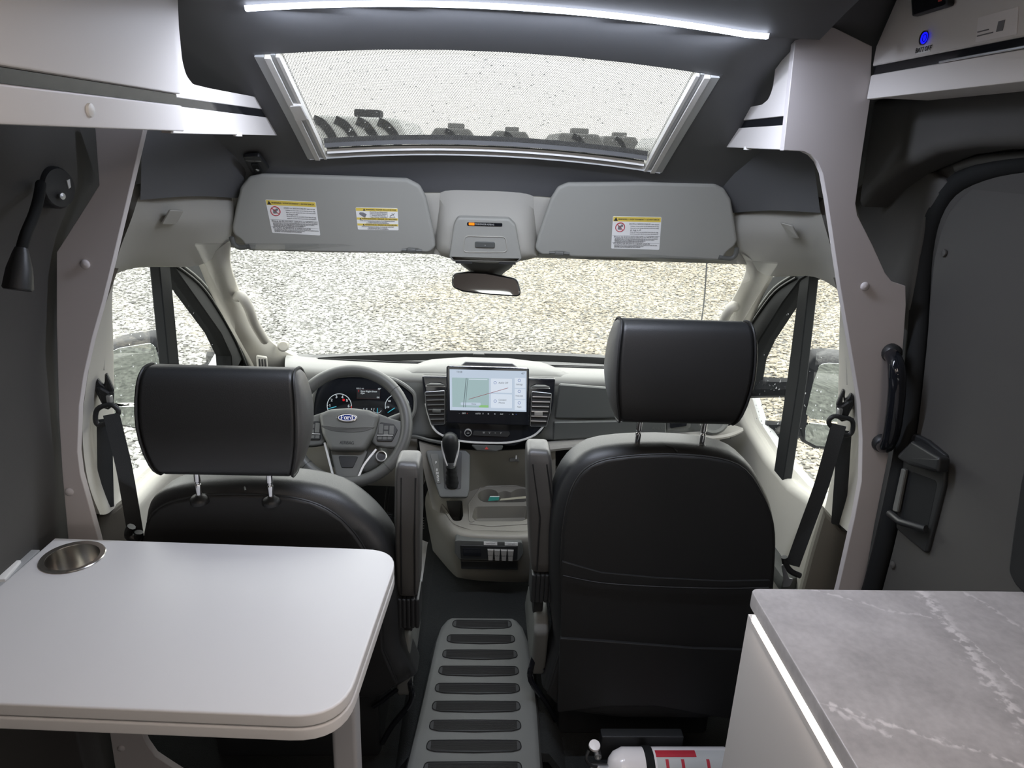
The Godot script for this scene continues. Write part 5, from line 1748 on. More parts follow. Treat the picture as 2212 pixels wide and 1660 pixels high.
func steering_wheel() -> void:
	var c := Vector3(-0.3895, 0.8053, -2.05)
	var n := Vector3(0, sin(deg_to_rad(32)), cos(deg_to_rad(32)))
	var e1 := Vector3.RIGHT
	var e2 := n.cross(e1)
	var at := func(x: float, y: float, z := 0.0) -> Vector3: return c + e1 * x + e2 * y + n * z
	var t := thing("steering_wheel", c - n * 0.05, "grey leather steering wheel with an oval blue emblem on its hub", "steering wheel")
	var b := MB.new()
	var path := []
	for i in 64:
		var a := TAU * i / 64
		path.push_back(at.call(cos(a) * 0.174, sin(a) * 0.174, 0.012))
	b.tube(path, 0.0185, 14, true)
	part("rim", b, M.wheel_leather, t, 60.0)
	for a in [0.72, 2.42, -0.80, -2.34]:
		b = MB.new()
		var q := []
		for i in 18:
			var w := TAU * i / 18
			q.push_back(at.call(cos(a) * (0.174 + cos(w) * 0.0188), sin(a) * (0.174 + cos(w) * 0.0188), 0.012 + sin(w) * 0.0188))
		b.tube(q, 0.0008, 4, true)
		part("seam", b, M.black_plastic, t)
	# spokes
	for s in [-1, 1]:
		b = MB.new()
		b.slab(smooth([at.call(s * 0.07, 0.036, 0.014), at.call(s * 0.12, 0.026, 0.014), at.call(s * 0.165, 0.010, 0.012), at.call(s * 0.168, -0.03, 0.012), at.call(s * 0.150, -0.062, 0.012), at.call(s * 0.115, -0.066, 0.012), at.call(s * 0.07, -0.05, 0.012)], 3, true), n, 0.03, 0.006, 2)
		var sp := part("spoke", b, M.hub_grey, t, 60.0)
		b = MB.new()
		b.slab(rounded([at.call(s * 0.092, 0.012, 0.018), at.call(s * 0.135, 0.006, 0.018), at.call(s * 0.147, -0.012, 0.018), at.call(s * 0.132, -0.047, 0.018), at.call(s * 0.084, -0.047, 0.018)], 0.006, 3), n, 0.006, 0.001)
		part("button_pad", b, M.black_plastic, sp)
		for q in [[0.096, -0.010, 0.014, 0.030], [0.112, -0.006, 0.013, 0.013], [0.112, -0.022, 0.013, 0.012], [0.129, -0.012, 0.014, 0.026], [0.094, -0.038, 0.013, 0.010], [0.109, -0.038, 0.013, 0.010], [0.124, -0.037, 0.013, 0.010]]:
			b = MB.new()
			b.slab(rounded(rect(at.call(s * q[0], q[1], 0.0195), e1, e2, q[2], q[3]), 0.0015, 2), n, 0.003, 0.0006)
			part("button", b, M.hub_grey, sp)
		b = MB.new()
		b.tube([at.call(s * 0.086, -0.030, 0.0205), at.call(s * 0.134, -0.029, 0.0205)], 0.0012, 5)
		part("bright_line", b, M.bright_trim, sp)
	b = MB.new()
	b.slab(rounded([at.call(-0.055, -0.075, 0.012), at.call(0.06, -0.075, 0.012), at.call(0.030, -0.165, 0.014), at.call(-0.028, -0.165, 0.014)], 0.008, 3), n, 0.02, 0.004, 2)
	part("lower_spoke", b, M.hub_grey, t)
	b = MB.new()
	b.slab(rounded([at.call(-0.028, -0.095, 0.015), at.call(0.032, -0.095, 0.015), at.call(0.018, -0.130, 0.016), at.call(-0.016, -0.130, 0.016)], 0.004, 3), n, 0.006, 0.001)
	part("spoke_recess", b, M.black_plastic, t)
	b = MB.new()
	b.sweep(smooth([at.call(-0.072, -0.055, 0.014), at.call(-0.060, -0.090, 0.017), at.call(-0.040, -0.150, 0.02), at.call(-0.034, -0.163, 0.021), at.call(-0.020, -0.168, 0.021), at.call(0.020, -0.168, 0.021), at.call(0.036, -0.160, 0.021), at.call(0.052, -0.12, 0.018), at.call(0.085, -0.072, 0.014)], 4), [Vector2(-0.003, -0.002), Vector2(0.003, -0.002), Vector2(0.003, 0.002), Vector2(-0.003, 0.002)], n)
	part("chrome_trim", b, M.bright_trim, t)
	# airbag hub
	b = MB.new()
	var hub := rounded([at.call(-0.092, 0.030, 0.02), at.call(-0.06, 0.046, 0.02), at.call(0.0, 0.052, 0.02), at.call(0.06, 0.046, 0.02), at.call(0.092, 0.030, 0.02), at.call(0.078, -0.030, 0.02), at.call(0.050, -0.082, 0.02), at.call(-0.050, -0.082, 0.02), at.call(-0.078, -0.030, 0.02)], [0.015, 0.05, 0.1, 0.05, 0.015, 0.05, 0.025, 0.025, 0.05], 4)
	b.slab(MB.shifted(hub, n * 0.020), n, 0.055, 0.014, 4)
	var hb := part("airbag_hub", b, M.hub_grey, t, 60.0)
	b = MB.new()
	b.slab(smooth([at.call(-0.080, -0.006, 0.041), at.call(0.0, -0.012, 0.043), at.call(0.080, -0.006, 0.041), at.call(0.05, -0.022, 0.041), at.call(0.0, -0.026, 0.041), at.call(-0.05, -0.022, 0.041)], 3, true), n, 0.003, 0.001)
	part("crease", b, M.wheel_leather, hb)
	words("AIRBAG", at.call(0.0, -0.058, 0.0405), e1, e2, 0.009, M.rubber, hb)
	b = MB.new()
	b.slab(circle(at.call(-0.004, 0.018, 0.045), n, 0.031, 0.0135, 36), n, 0.006, 0.0015, 2)
	var em := part("emblem", b, M.chrome, hb)
	b = MB.new()
	b.slab(circle(at.call(-0.004, 0.018, 0.0455), n, 0.0270, 0.0105, 36), n, 0.001, 0.0002)
	part("emblem_field", b, M.enamel, em)
	b = MB.new()
	b.slab(circle(at.call(-0.004, 0.018, 0.0458), n, 0.0245, 0.0088, 36), n, 0.001, 0.0002)
	part("emblem_blue", b, M.emblem_blue, em)
	words("Ford", at.call(-0.004, 0.018, 0.0463), e1, e2, 0.012, M.enamel, em, "lettering", "Droid Serif", true)
	# stalk and start button
	var col := thing("steering_column", c - n * 0.16, "dark steering column with stalk and round start button right of the hub", "steering column")
	b = MB.new()
	b.slab(rounded([at.call(-0.06, 0.05, -0.03), at.call(0.06, 0.05, -0.03), at.call(0.085, -0.03, -0.03), at.call(0.11, -0.10, -0.03), at.call(0.05, -0.14, -0.03), at.call(-0.07, -0.12, -0.03), at.call(-0.08, 0.0, -0.03)], 0.03, 4), n, 0.20, 0.012, 3)
	part("shroud", b, M.dash_dark, col)
	b = MB.new()
	b.tube([at.call(0.05, 0.01, -0.045), at.call(0.10, 0.022, -0.04), at.call(0.135, 0.035, -0.035), at.call(0.18, 0.055, -0.03)], [0.008, 0.011, 0.013, 0.010], 10)
	part("stalk", b, M.dash_dark, col)
	b = MB.new()
	b.lathe(at.call(0.095, -0.088, -0.028), n + Vector3(0.25, 0, 0), [Vector2(0.017, 0.0), Vector2(0.017, 0.006), Vector2(0.014, 0.008), Vector2(0.0135, 0.006)], 22, true)
	var sb := part("start_ring", b, M.bright_trim, col)
	b = MB.new()
	b.lathe(at.call(0.095, -0.088, -0.028), n + Vector3(0.25, 0, 0), [Vector2(0.0135, 0.0), Vector2(0.0135, 0.006), Vector2(0.0005, 0.0065)], 22)
	part("start_button", b, M.black_plastic, sb)

func headrest(t: Node3D, x0: float, x1: float, zr: float, y0: float, y1: float, leather: Material) -> void:
	var hr := Node3D.new()
	hr.name = "headrest"
	t.add_child(hr, true)
	origin_of[hr] = origin_of[t]
	var h := y1 - y0
	var side := func(x: float) -> Array:
		return smooth([Vector3(x, y0, zr - 0.015), Vector3(x, y0 + h * 0.12, zr + 0.004), Vector3(x, y0 + h * 0.5, zr + 0.010), Vector3(x, y0 + h * 0.86, zr - 0.006), Vector3(x, y1 - 0.004, zr - 0.026), Vector3(x, y1, zr - 0.055), Vector3(x, y1 - 0.012, zr - 0.088), Vector3(x, y0 + h * 0.72, zr - 0.112), Vector3(x, y0 + h * 0.45, zr - 0.120), Vector3(x, y0 + h * 0.16, zr - 0.102), Vector3(x, y0 - 0.004, zr - 0.07), Vector3(x, y0 - 0.006, zr - 0.035)], 3, true)
	var xm := (x0 + x1) / 2
	var barrel := func(mb: MB) -> void:
		# the block is widest at mid height and draws in towards its lower corners
		for i in mb.p.size():
			var q: Vector3 = mb.p[i]
			var v := clampf((q.y - y0) / h, 0.0, 1.0)
			var k := 1.0 - 0.13 * pow(1.0 - minf(v / 0.55, 1.0), 2.0) - 0.05 * pow(maxf(v - 0.62, 0.0) / 0.38, 2.0)
			mb.p[i] = Vector3(xm + (q.x - xm) * k, q.y, q.z)
	var b := MB.new()
	b.slab(side.call(x0), Vector3(-1, 0, 0), x1 - x0, 0.012, 3)
	barrel.call(b)
	part("cushion", b, leather, hr, 50.0)
	for q in [[x0, -1.0], [x1, 1.0]]:
		b = MB.new()
		b.cushion(MB.inset(side.call(q[0]), Vector3(q[1], 0, 0), 0.003), Vector3(q[1], 0, 0), 0.016, 2.2, 5)
		barrel.call(b)
		part("side_panel", b, M.arm_leather, hr, 60.0)
		b = MB.new()
		b.tube(side.call(q[0]), 0.0032, 6, true)
		barrel.call(b)
		part("piping", b, M.seat_panel, hr)
	for s in [-0.079, 0.079]:
		var cx: float = (x0 + x1) / 2 + s
		b = MB.new()
		b.lathe(Vector3(cx, y0 - 0.075, zr - 0.055), Vector3(0, 1, 0.02), [Vector2(0.006, 0), Vector2(0.0072, 0.02), Vector2(0.0072, 0.03), Vector2(0.0055, 0.033), Vector2(0.0055, 0.037), Vector2(0.0072, 0.04), Vector2(0.0072, 0.09)], 12)
		part("post", b, M.chrome, hr)
		b = MB.new()
		b.lathe(Vector3(cx, y0 - 0.082, zr - 0.055), Vector3(0, 1, 0.1), [Vector2(0.021, -0.006), Vector2(0.021, 0.002), Vector2(0.017, 0.007), Vector2(0.009, 0.010), Vector2(0.007, 0.012)], 20)
		part("collar", b, M.black_plastic, hr)

func back_of(t: Node3D, outline: Array, panel: Array, thick: float) -> void:
	var n := Vector3(0, 0.08, 1).normalized()
	var b := MB.new()
	b.slab(smooth(outline, 3, true), n, thick, 0.045, 5)
	part("backrest", b, M.seat_leather, t, 60.0)
	var inner := smooth(panel, 3, true)
	b = MB.new()
	b.slab(inner, n, 0.03, 0.006, 2)
	for i in b.p.size(): b.p[i] += n * 0.009
	part("back_panel", b, M.seat_panel, t, 60.0)
	b = MB.new()
	b.tube(MB.shifted(inner, n * 0.003), 0.0028, 6, true)
	part("piping", b, M.seat_panel, t)

func armrest(t: Node3D, low: Vector3, high: Vector3, w: float, d: float) -> void:
	var b := MB.new()
	var rings := []
	var ax := (high - low).normalized()
	var l := (high - low).length()
	for q in [[0.0, 0.55], [0.012, 0.8], [0.04, 0.92], [0.2, 1.0], [l * 0.6, 1.02], [l * 0.85, 0.98], [l - 0.03, 0.96], [l - 0.010, 0.92], [l, 0.78], [l + 0.002, 0.5]]:
		var o := []
		for k in 20:
			var a := TAU * k / 20
			var cx := signf(cos(a)) * pow(absf(cos(a)), 0.36)
			var cz := signf(sin(a)) * pow(absf(sin(a)), 0.36)
			o.push_back(low + ax * q[0] + Vector3(cx * w / 2 * q[1], 0, cz * d / 2 * q[1]))
		rings.push_back(o)
	b.loft(rings)
	var a := part("armrest", b, M.arm_leather, t, 60.0)
	for s in [-0.22, 0.30]:
		b = MB.new()
		b.tube([low + Vector3(w * s, 0.02, d / 2 * 0.93), low + Vector3(w * s, l * 0.5, d / 2 * 1.01), high + Vector3(w * s, -0.03, d / 2 * 0.93)], 0.0022, 5)
		part("seam", b, M.seat_panel, a)
	b = MB.new()
	for i in 5:
		b.box(low + Vector3(0.002, -0.01 - 0.0, 0) + Vector3((i - 2) * w * 0.17, -0.028, 0.004), Vector3(w * 0.19, 0.085, d * 0.86), 0.005)
	part("pleated_cover", b, M.seat_leather, a)

func seats() -> void:
	# passenger
	var t := thing("captain_seat", Vector3(0.47, 0.05, -1.65), "black leather passenger seat with a tall headrest, seen from behind", "seat")
	back_of(t, [Vector3(0.2446, 0.1941, -1.53), Vector3(0.2196, 0.4064, -1.53), Vector3(0.2006, 0.5488, -1.53), Vector3(0.1894, 0.6844, -1.53), Vector3(0.1893, 0.7884, -1.53), Vector3(0.2055, 0.8765, -1.53), Vector3(0.2437, 0.9383, -1.53), Vector3(0.3076, 0.9709, -1.53), Vector3(0.4503, 0.9836, -1.53), Vector3(0.5854, 0.9733, -1.53), Vector3(0.6572, 0.9433, -1.53), Vector3(0.7112, 0.8738, -1.53), Vector3(0.7487, 0.7981, -1.53), Vector3(0.7681, 0.693, -1.53), Vector3(0.7896, 0.4841, -1.53), Vector3(0.8136, 0.1957, -1.53)],
		[Vector3(0.2512, 0.2098, -1.53), Vector3(0.2354, 0.4065, -1.53), Vector3(0.2243, 0.5491, -1.53), Vector3(0.2167, 0.7112, -1.53), Vector3(0.2206, 0.8143, -1.53), Vector3(0.2382, 0.8895, -1.53), Vector3(0.2718, 0.9329, -1.53), Vector3(0.3311, 0.9546, -1.53), Vector3(0.4522, 0.9657, -1.53), Vector3(0.5763, 0.9574, -1.53), Vector3(0.6456, 0.9296, -1.53), Vector3(0.6978, 0.8635, -1.53), Vector3(0.7368, 0.7849, -1.53), Vector3(0.756, 0.6793, -1.53), Vector3(0.7748, 0.484, -1.53), Vector3(0.7969, 0.2115, -1.53)], 0.15)
	headrest(t, 0.312, 0.624, -1.515, 1.046, 1.283, M.seat_leather)
	var b := MB.new()
	var n := Vector3(0, 0.08, 1)
	b.slab(rounded([Vector3(0.2185, 0.6766, -1.516), Vector3(0.3203, 0.6447, -1.516), Vector3(0.4619, 0.6318, -1.516), Vector3(0.6281, 0.6244, -1.516), Vector3(0.7514, 0.6288, -1.516), Vector3(0.7678, 0.4148, -1.516), Vector3(0.5825, 0.4163, -1.516), Vector3(0.3369, 0.4361, -1.516), Vector3(0.2304, 0.4438, -1.516)], 0.004, 2), n, 0.012, 0.002, 2)
	var pk := part("map_pocket", b, M.seat_panel, t)
	b = MB.new()
	b.tube(smooth([Vector3(0.2228, 0.638, -1.512), Vector3(0.3218, 0.6178, -1.512), Vector3(0.4633, 0.6087, -1.512), Vector3(0.6294, 0.6054, -1.512), Vector3(0.7481, 0.6096, -1.512)], 4), 0.0018, 5)
	part("seam", b, M.seat_panel, pk)
	b = MB.new()
	b.slab(rounded([Vector3(0.2267, 0.453, -1.508), Vector3(0.3349, 0.4454, -1.508), Vector3(0.5793, 0.4242, -1.508), Vector3(0.7702, 0.4199, -1.508), Vector3(0.7876, 0.185, -1.508), Vector3(0.6834, 0.1974, -1.508), Vector3(0.5015, 0.2375, -1.508), Vector3(0.3764, 0.2371, -1.508), Vector3(0.2349, 0.215, -1.508)], 0.005, 2), n, 0.014, 0.002, 2)
	part("lower_flap", b, M.seat_panel, t)
	b = MB.new()
	b.tube([Vector3(0.4473, 0.9751, -1.56), Vector3(0.4717, 0.975, -1.545), Vector3(0.4784, 0.971, -1.53)], 0.0022, 5)
	part("top_seam", b, M.seat_panel, t)
	armrest(t, Vector3(0.178, 0.592, -1.62), Vector3(0.1529, 0.9423, -1.62), 0.066, 0.10)
	seat_foot(t, 0.47, -1.66, 0.175, 1)
	# driver
	t = thing("captain_seat", Vector3(-0.48, 0.05, -1.6), "black leather driver's seat set lower, behind the white table", "seat")
	back_of(t, [Vector3(-0.8014, 0.3203, -1.455), Vector3(-0.7879, 0.5527, -1.455), Vector3(-0.7723, 0.7177, -1.455), Vector3(-0.7526, 0.8239, -1.455), Vector3(-0.7242, 0.8642, -1.455), Vector3(-0.6687, 0.8884, -1.455), Vector3(-0.5965, 0.899, -1.455), Vector3(-0.5044, 0.9043, -1.455), Vector3(-0.4023, 0.8993, -1.455), Vector3(-0.3186, 0.8788, -1.455), Vector3(-0.2576, 0.8326, -1.455), Vector3(-0.2166, 0.7814, -1.455), Vector3(-0.1919, 0.7263, -1.455), Vector3(-0.1762, 0.5986, -1.455), Vector3(-0.1733, 0.4643, -1.455), Vector3(-0.1866, 0.3229, -1.455)],
		[Vector3(-0.7879, 0.3204, -1.455), Vector3(-0.7728, 0.5528, -1.455), Vector3(-0.7602, 0.7056, -1.455), Vector3(-0.7399, 0.8028, -1.455), Vector3(-0.7094, 0.8435, -1.455), Vector3(-0.659, 0.8654, -1.455), Vector3(-0.5883, 0.8784, -1.455), Vector3(-0.5062, 0.8811, -1.455), Vector3(-0.4191, 0.8758, -1.455), Vector3(-0.3528, 0.857, -1.455), Vector3(-0.3021, 0.8199, -1.455), Vector3(-0.2617, 0.7623, -1.455), Vector3(-0.2357, 0.6943, -1.455), Vector3(-0.2203, 0.5981, -1.455), Vector3(-0.2163, 0.464, -1.455), Vector3(-0.2283, 0.3228, -1.455)], 0.15)
	headrest(t, -0.697, -0.374, -1.39, 0.952, 1.183, M.seat_leather)
	b = MB.new()
	b.tube([Vector3(-0.5373, 0.8883, -1.49), Vector3(-0.524, 0.8903, -1.475), Vector3(-0.5158, 0.889, -1.455)], 0.0022, 5)
	part("top_seam", b, M.seat_panel, t)
	armrest(t, Vector3(-0.1584, 0.586, -1.52), Vector3(-0.1556, 0.9489, -1.52), 0.062, 0.10)
	seat_foot(t, -0.46, -1.58, 0.175, -1)

func seat_foot(t: Node3D, xc: float, z: float, inner: float, s: int) -> void:
	# cushion, swivel plinth, side cover, belt buckle stalk and recline handle on the aisle side
	var b := MB.new()
	b.box(Vector3(xc, 0.42, z - 0.20), Vector3(0.50, 0.14, 0.38), 0.05, Basis.IDENTITY, 4)
	part("seat_cushion", b, M.seat_leather, t, 60.0)
	b = MB.new()
	b.box(Vector3(xc, 0.305, z - 0.16), Vector3(0.46, 0.09, 0.46), 0.012)
	part("swivel_plate", b, M.black_gloss, t)
	b = MB.new()
	b.box(Vector3(xc, 0.155, z - 0.16), Vector3(0.44, 0.22, 0.44), 0.015)
	part("plinth", b, M.black_plastic, t)
	var x := xc - s * 0.305
	b = MB.new()
	b.slab(rounded([Vector3(x, 0.26, z + 0.07), Vector3(x, 0.42, z + 0.09), Vector3(x, 0.455, z + 0.06), Vector3(x, 0.455, z - 0.02), Vector3(x, 0.40, z - 0.16), Vector3(x, 0.26, z - 0.26)], 0.025, 4), Vector3(-s, 0, 0), 0.040, 0.010, 3)
	part("side_cover", b, M.step_grey, t, 60.0)
	b = MB.new()
	b.box(Vector3(x + s * 0.012, 0.50, z + 0.02), Vector3(0.028, 0.115, 0.05), 0.008)
	var bk := part("buckle", b, M.black_plastic, t)
	b = MB.new()
	b.box(Vector3(x + s * 0.012, 0.558, z + 0.02), Vector3(0.024, 0.006, 0.042), 0.002)
	part("release", b, M.chrome if s < 0 else M.switch_grey, bk)
	b = MB.new()
	b.tube(smooth([Vector3(x + s * 0.02, 0.36, z + 0.06), Vector3(x + s * 0.004, 0.31, z + 0.07), Vector3(x, 0.25, z + 0.07), Vector3(x + s * 0.05, 0.17, z + 0.07), Vector3(x + s * 0.08, 0.10, z + 0.06)], 4), 0.008, 8)
	part("bright_bracket", b, M.black_gloss, t)
	b = MB.new()
	b.tube([Vector3(x + s * 0.02, 0.30, z + 0.065), Vector3(x + s * 0.075, 0.255, z + 0.075), Vector3(x + s * 0.10, 0.235, z + 0.075)], 0.006, 8)
	part("slide_lever", b, M.black_gloss, t)

func step_cover() -> void:
	# low cover between the seats with nine ribbed rubber pads
	var t := thing("step_cover", Vector3(0.02, 0.15, -1.6), "tapering grey plastic step between the seats with nine ribbed pads", "step")
	var top := func(z: float) -> float: return 0.205 + (z + 1.88) * -0.10
	var rows := []
	for q in [[-1.20, -0.190, 0.190], [-1.38, -0.152, 0.178], [-1.55, -0.132, 0.180], [-1.70, -0.116, 0.178], [-1.82, -0.104, 0.170], [-1.88, -0.092, 0.156], [-1.925, -0.075, 0.138], [-1.945, -0.066, 0.128]]:
		var z: float = q[0]
		var y: float = top.call(z) - (0.012 if z < -1.9 else 0.0) - (0.03 if z < -1.94 else 0.0)
		var drop := 0.11
		var fl := 0.040 if z < -1.8 else 0.022
		rows.push_back([Vector3(q[1] - fl, y - drop, z), Vector3(q[1] - 0.012, y - 0.03, z), Vector3(q[1] - 0.004, y - 0.008, z), Vector3(q[1] + 0.010, y, z), Vector3(q[2] - 0.010, y, z), Vector3(q[2] + 0.004, y - 0.008, z), Vector3(q[2] + 0.012, y - 0.03, z), Vector3(q[2] + fl, y - drop, z)])
	var b := MB.new()
	b.shell(rows.size() - 1, 7, func(i, j): return rows[i][j], Vector3(0, -0.02, 0))
	part("cover", b, M.step_grey, t, 36.0)
	var zs := [-1.885, -1.822, -1.760, -1.697, -1.634, -1.572, -1.510, -1.448, -1.385]
	var n := Vector3(0, 1, -0.10).normalized()
	for i in 9:
		var z: float = zs[i]
		var s := i / 8.0
		var x0: float = [-0.062, -0.077, -0.087, -0.095, -0.101, -0.105, -0.108, -0.111, -0.114][i]
		var x1: float = [0.126, 0.134, 0.139, 0.141, 0.141, 0.140, 0.139, 0.137, 0.136][i]
		var y: float = top.call(z) + 0.001
		var at := func(x: float, dz: float) -> Vector3: return Vector3(x, top.call(z + dz) + 0.001, z + dz)
		var o := rounded([at.call(x0 + 0.004, -0.016), at.call((x0 + x1) / 2, -0.017), at.call(x1 - 0.004, -0.016), at.call(x1, 0.010), at.call(x1 - 0.025, 0.017), at.call((x0 + x1) / 2, 0.020), at.call(x0 + 0.025, 0.017), at.call(x0, 0.010)], [0.013, 0, 0.013, 0.012, 0.02, 0, 0.02, 0.012], 5)
		b = MB.new()
		b.slab(o, n, 0.004, 0.001)
		var pd := part("pad", b, M.pad_grey, t)
		b = MB.new()
		b.tube(MB.shifted(o, n * 0.0005), 0.0013, 5, true)
		part("rim", b, M.rubber, pd)
		b = MB.new()
		for k in 9:
			var dz := lerpf(-0.012, 0.012, k / 8.0)
			var a: Vector3 = at.call(x0 + 0.012, dz) + n * 0.001
			var c: Vector3 = at.call(x1 - 0.012, dz) + n * 0.001
			b.sweep([a, c], [Vector2(-0.0007, 0), Vector2(0.0007, 0), Vector2(0.0004, 0.0009), Vector2(-0.0004, 0.0009)], n)
		part("ribs", b, M.pad_grey, pd).set_meta("kind", "stuff")

# ---------- the living area
func overhead() -> void:
	# left: long door with a black band, then a fixed panel that tapers to the headliner
	var x := -0.485
	var y0 := Vector3(-0.485, 1.6484, -1.244).y
	var y1 := Vector3(-0.485, 1.6875, -1.2398).y
	var y2 := Vector3(-0.485, 1.7045, -1.2372).y
	var ze := Vector3(-0.485, 1.6484, -1.244).z
	var t := thing("overhead_cabinet", Vector3(-0.6, y0, -0.5), "white overhead cabinet with a shiny black band, along the left side", "cabinet")
	var b := MB.new()
	b.box(Vector3(x - 0.008, (y2 + 1.96) / 2, (ze + 0.5) / 2), Vector3(0.016, 1.96 - y2, 0.5 - ze), 0.003)
	part("door", b, M.white_laminate, t)
	b = MB.new()
	b.box(Vector3(x - 0.013, (y1 + y2) / 2, (ze + 0.5) / 2), Vector3(0.012, y2 - y1, 0.5 - ze - 0.002), 0.001)
	part("black_band", b, M.black_gloss, t)
	b = MB.new()
	b.box(Vector3(x - 0.008, (y0 + y1) / 2, (ze + 0.5) / 2), Vector3(0.016, y1 - y0, 0.5 - ze), 0.003)
	part("lower_rail", b, M.white_laminate, t)
	b = MB.new()
	b.lathe(Vector3(-0.485, 1.669, -0.9536), Vector3(1, 0, 0), [Vector2(0.0085, 0.0), Vector2(0.008, 0.003), Vector2(0.005, 0.0045), Vector2(0.0005, 0.005)], 18)
	part("screw_cap", b, M.white_edge, t)
	b = MB.new()
	b.box(Vector3(-0.657, y0 + 0.010, (ze + 0.5) / 2), Vector3(0.27, 0.016, 0.5 - ze - 0.004), 0.002)
	part("underside", b, M.white_laminate, t)
	t = thing("cabinet_end_panel", Vector3(-0.5, 1.6464, -1.5127), "white tapering end of the left overhead cabinet reaching the skylight", "panel")
	b = MB.new()
	b.slab(rounded([Vector3(-0.5025, 1.8404, -1.219), Vector3(-0.5025, 1.8573, -1.3159), Vector3(-0.5025, 1.8087, -1.3081), Vector3(-0.5025, 1.7601, -1.3079), Vector3(-0.5025, 1.7383, -1.3175), Vector3(-0.5025, 1.7259, -1.3463), Vector3(-0.5025, 1.7247, -1.4156), Vector3(-0.5025, 1.7257, -1.7464), Vector3(-0.5025, 1.7022, -1.7693), Vector3(-0.5025, 1.7002, -1.2839), Vector3(-0.5025, 1.7007, -1.196)], [0, 0, 0.02, 0.03, 0.03, 0.03, 0.02, 0.002, 0, 0, 0], 4), Vector3(1, 0, 0), 0.016, 0.001)
	part("upper_board", b, M.white_laminate, t)
	b = MB.new()
	b.slab([Vector3(-0.5025, 1.6869, -1.2434), Vector3(-0.5025, 1.6869, -1.2898), Vector3(-0.5025, 1.6855, -1.8103), Vector3(-0.5025, 1.6468, -1.8732), Vector3(-0.5025, 1.6446, -1.2879), Vector3(-0.5025, 1.6447, -1.2317)], Vector3(1, 0, 0), 0.016, 0.001)
	part("lower_board", b, M.white_laminate, t)
	b = MB.new()
	b.slab([Vector3(-0.5045, 1.7012, -1.2523), Vector3(-0.5045, 1.7014, -1.2931), Vector3(-0.5045, 1.7037, -1.7841), Vector3(-0.5045, 1.6847, -1.8212), Vector3(-0.5045, 1.6864, -1.2967), Vector3(-0.5045, 1.6871, -1.2484)], Vector3(1, 0, 0), 0.010, 0.0005)
	part("black_band", b, M.black_gloss, t)
	# right: the matching short end, in front of the tall white panel
	t = thing("cabinet_end_panel", Vector3(0.6, 1.6652, -1.6686), "short white tapering cabinet end with a black band, right of the skylight", "panel")
	b = MB.new()
	b.slab(rounded([Vector3(0.598, 1.893, -1.5), Vector3(0.598, 1.8893, -1.5313), Vector3(0.598, 1.8631, -1.591), Vector3(0.598, 1.8165, -1.5794), Vector3(0.598, 1.7809, -1.5774), Vector3(0.598, 1.7601, -1.5919), Vector3(0.598, 1.7509, -1.6277), Vector3(0.598, 1.7479, -1.7582), Vector3(0.598, 1.7212, -1.7859), Vector3(0.598, 1.7234, -1.4803)], [0, 0, 0.01, 0.02, 0.03, 0.03, 0.03, 0.004, 0, 0], 4), Vector3(-1, 0, 0), 0.016, 0.001)
	part("upper_board", b, M.white_laminate, t)
	b = MB.new()
	b.slab([Vector3(0.598, 1.7051, -1.8162), Vector3(0.598, 1.706, -1.4733), Vector3(0.598, 1.6591, -1.4727), Vector3(0.598, 1.6621, -1.8584)], Vector3(-1, 0, 0), 0.016, 0.001)
	part("lower_board", b, M.white_laminate, t)
	b = MB.new()
	b.slab([Vector3(0.602, 1.7228, -1.7983), Vector3(0.602, 1.7237, -1.5086), Vector3(0.602, 1.7051, -1.5011), Vector3(0.602, 1.7055, -1.8283)], Vector3(-1, 0, 0), 0.010, 0.0005)
	part("black_band", b, M.black_gloss, t)
	# right overhead cabinet, set back over the sliding door
	x = 0.74
	y0 = Vector3(0.74, 1.7579, -1.4596).y
	y1 = Vector3(0.74, 1.8016, -1.4766).y
	y2 = Vector3(0.74, 1.8174, -1.4775).y
	t = thing("overhead_cabinet", Vector3(0.84, y0, -0.5), "white overhead cabinet over the sliding door, carrying the blue-lit button", "cabinet")
	b = MB.new()
	b.slab([Vector3(x, y2, -1.458), Vector3(x, 1.852, -1.458), Vector3(x, 1.925, -1.415), Vector3(x, 1.96, -1.38), Vector3(x, 1.96, 0.5), Vector3(x, y2, 0.5)], Vector3(-1, 0, 0), 0.016, 0.002)
	part("front_board", b, M.white_laminate, t)
	b = MB.new()
	b.box(Vector3(x + 0.010, (y1 + y2) / 2, -0.479), Vector3(0.012, y2 - y1, 1.956), 0.001)
	part("black_band", b, M.black_gloss, t)
	b = MB.new()
	b.box(Vector3(x + 0.008, (y0 + y1) / 2, -0.479), Vector3(0.016, y1 - y0, 1.958), 0.003)
	part("lower_rail", b, M.white_laminate, t)
	b = MB.new()
	b.box(Vector3(x + 0.10, y0 + 0.011, -0.479), Vector3(0.19, 0.016, 1.956), 0.002)
	part("underside", b, M.white_laminate, t)
	b = MB.new()
	b.tube([Vector3(0.737, 1.8025, -1.2346), Vector3(0.737, 1.8029, -1.0288)], 0.002, 6)
	part("band_trim", b, M.satin, t)
	# things on its front
	t = thing("control_panel", Vector3(0.74, 1.8833, -1.3022), "black control panel at the top of the right overhead cabinet", "control panel")
	b = MB.new()
	b.slab(rounded([Vector3(0.728, 1.8829, -1.3307), Vector3(0.728, 1.9186, -1.3486), Vector3(0.728, 1.9077, -1.241), Vector3(0.728, 1.8832, -1.2281)], 0.006, 3), Vector3(-1, 0, 0), 0.012, 0.003, 2)
	part("case", b, M.black_plastic, t)
	b = MB.new()
	b.slab(rounded([Vector3(0.7275, 1.8849, -1.325), Vector3(0.7275, 1.9174, -1.3417), Vector3(0.7275, 1.9075, -1.2473), Vector3(0.7275, 1.8859, -1.2367)], 0.003, 2), Vector3(-1, 0, 0), 0.001, 0.0002)
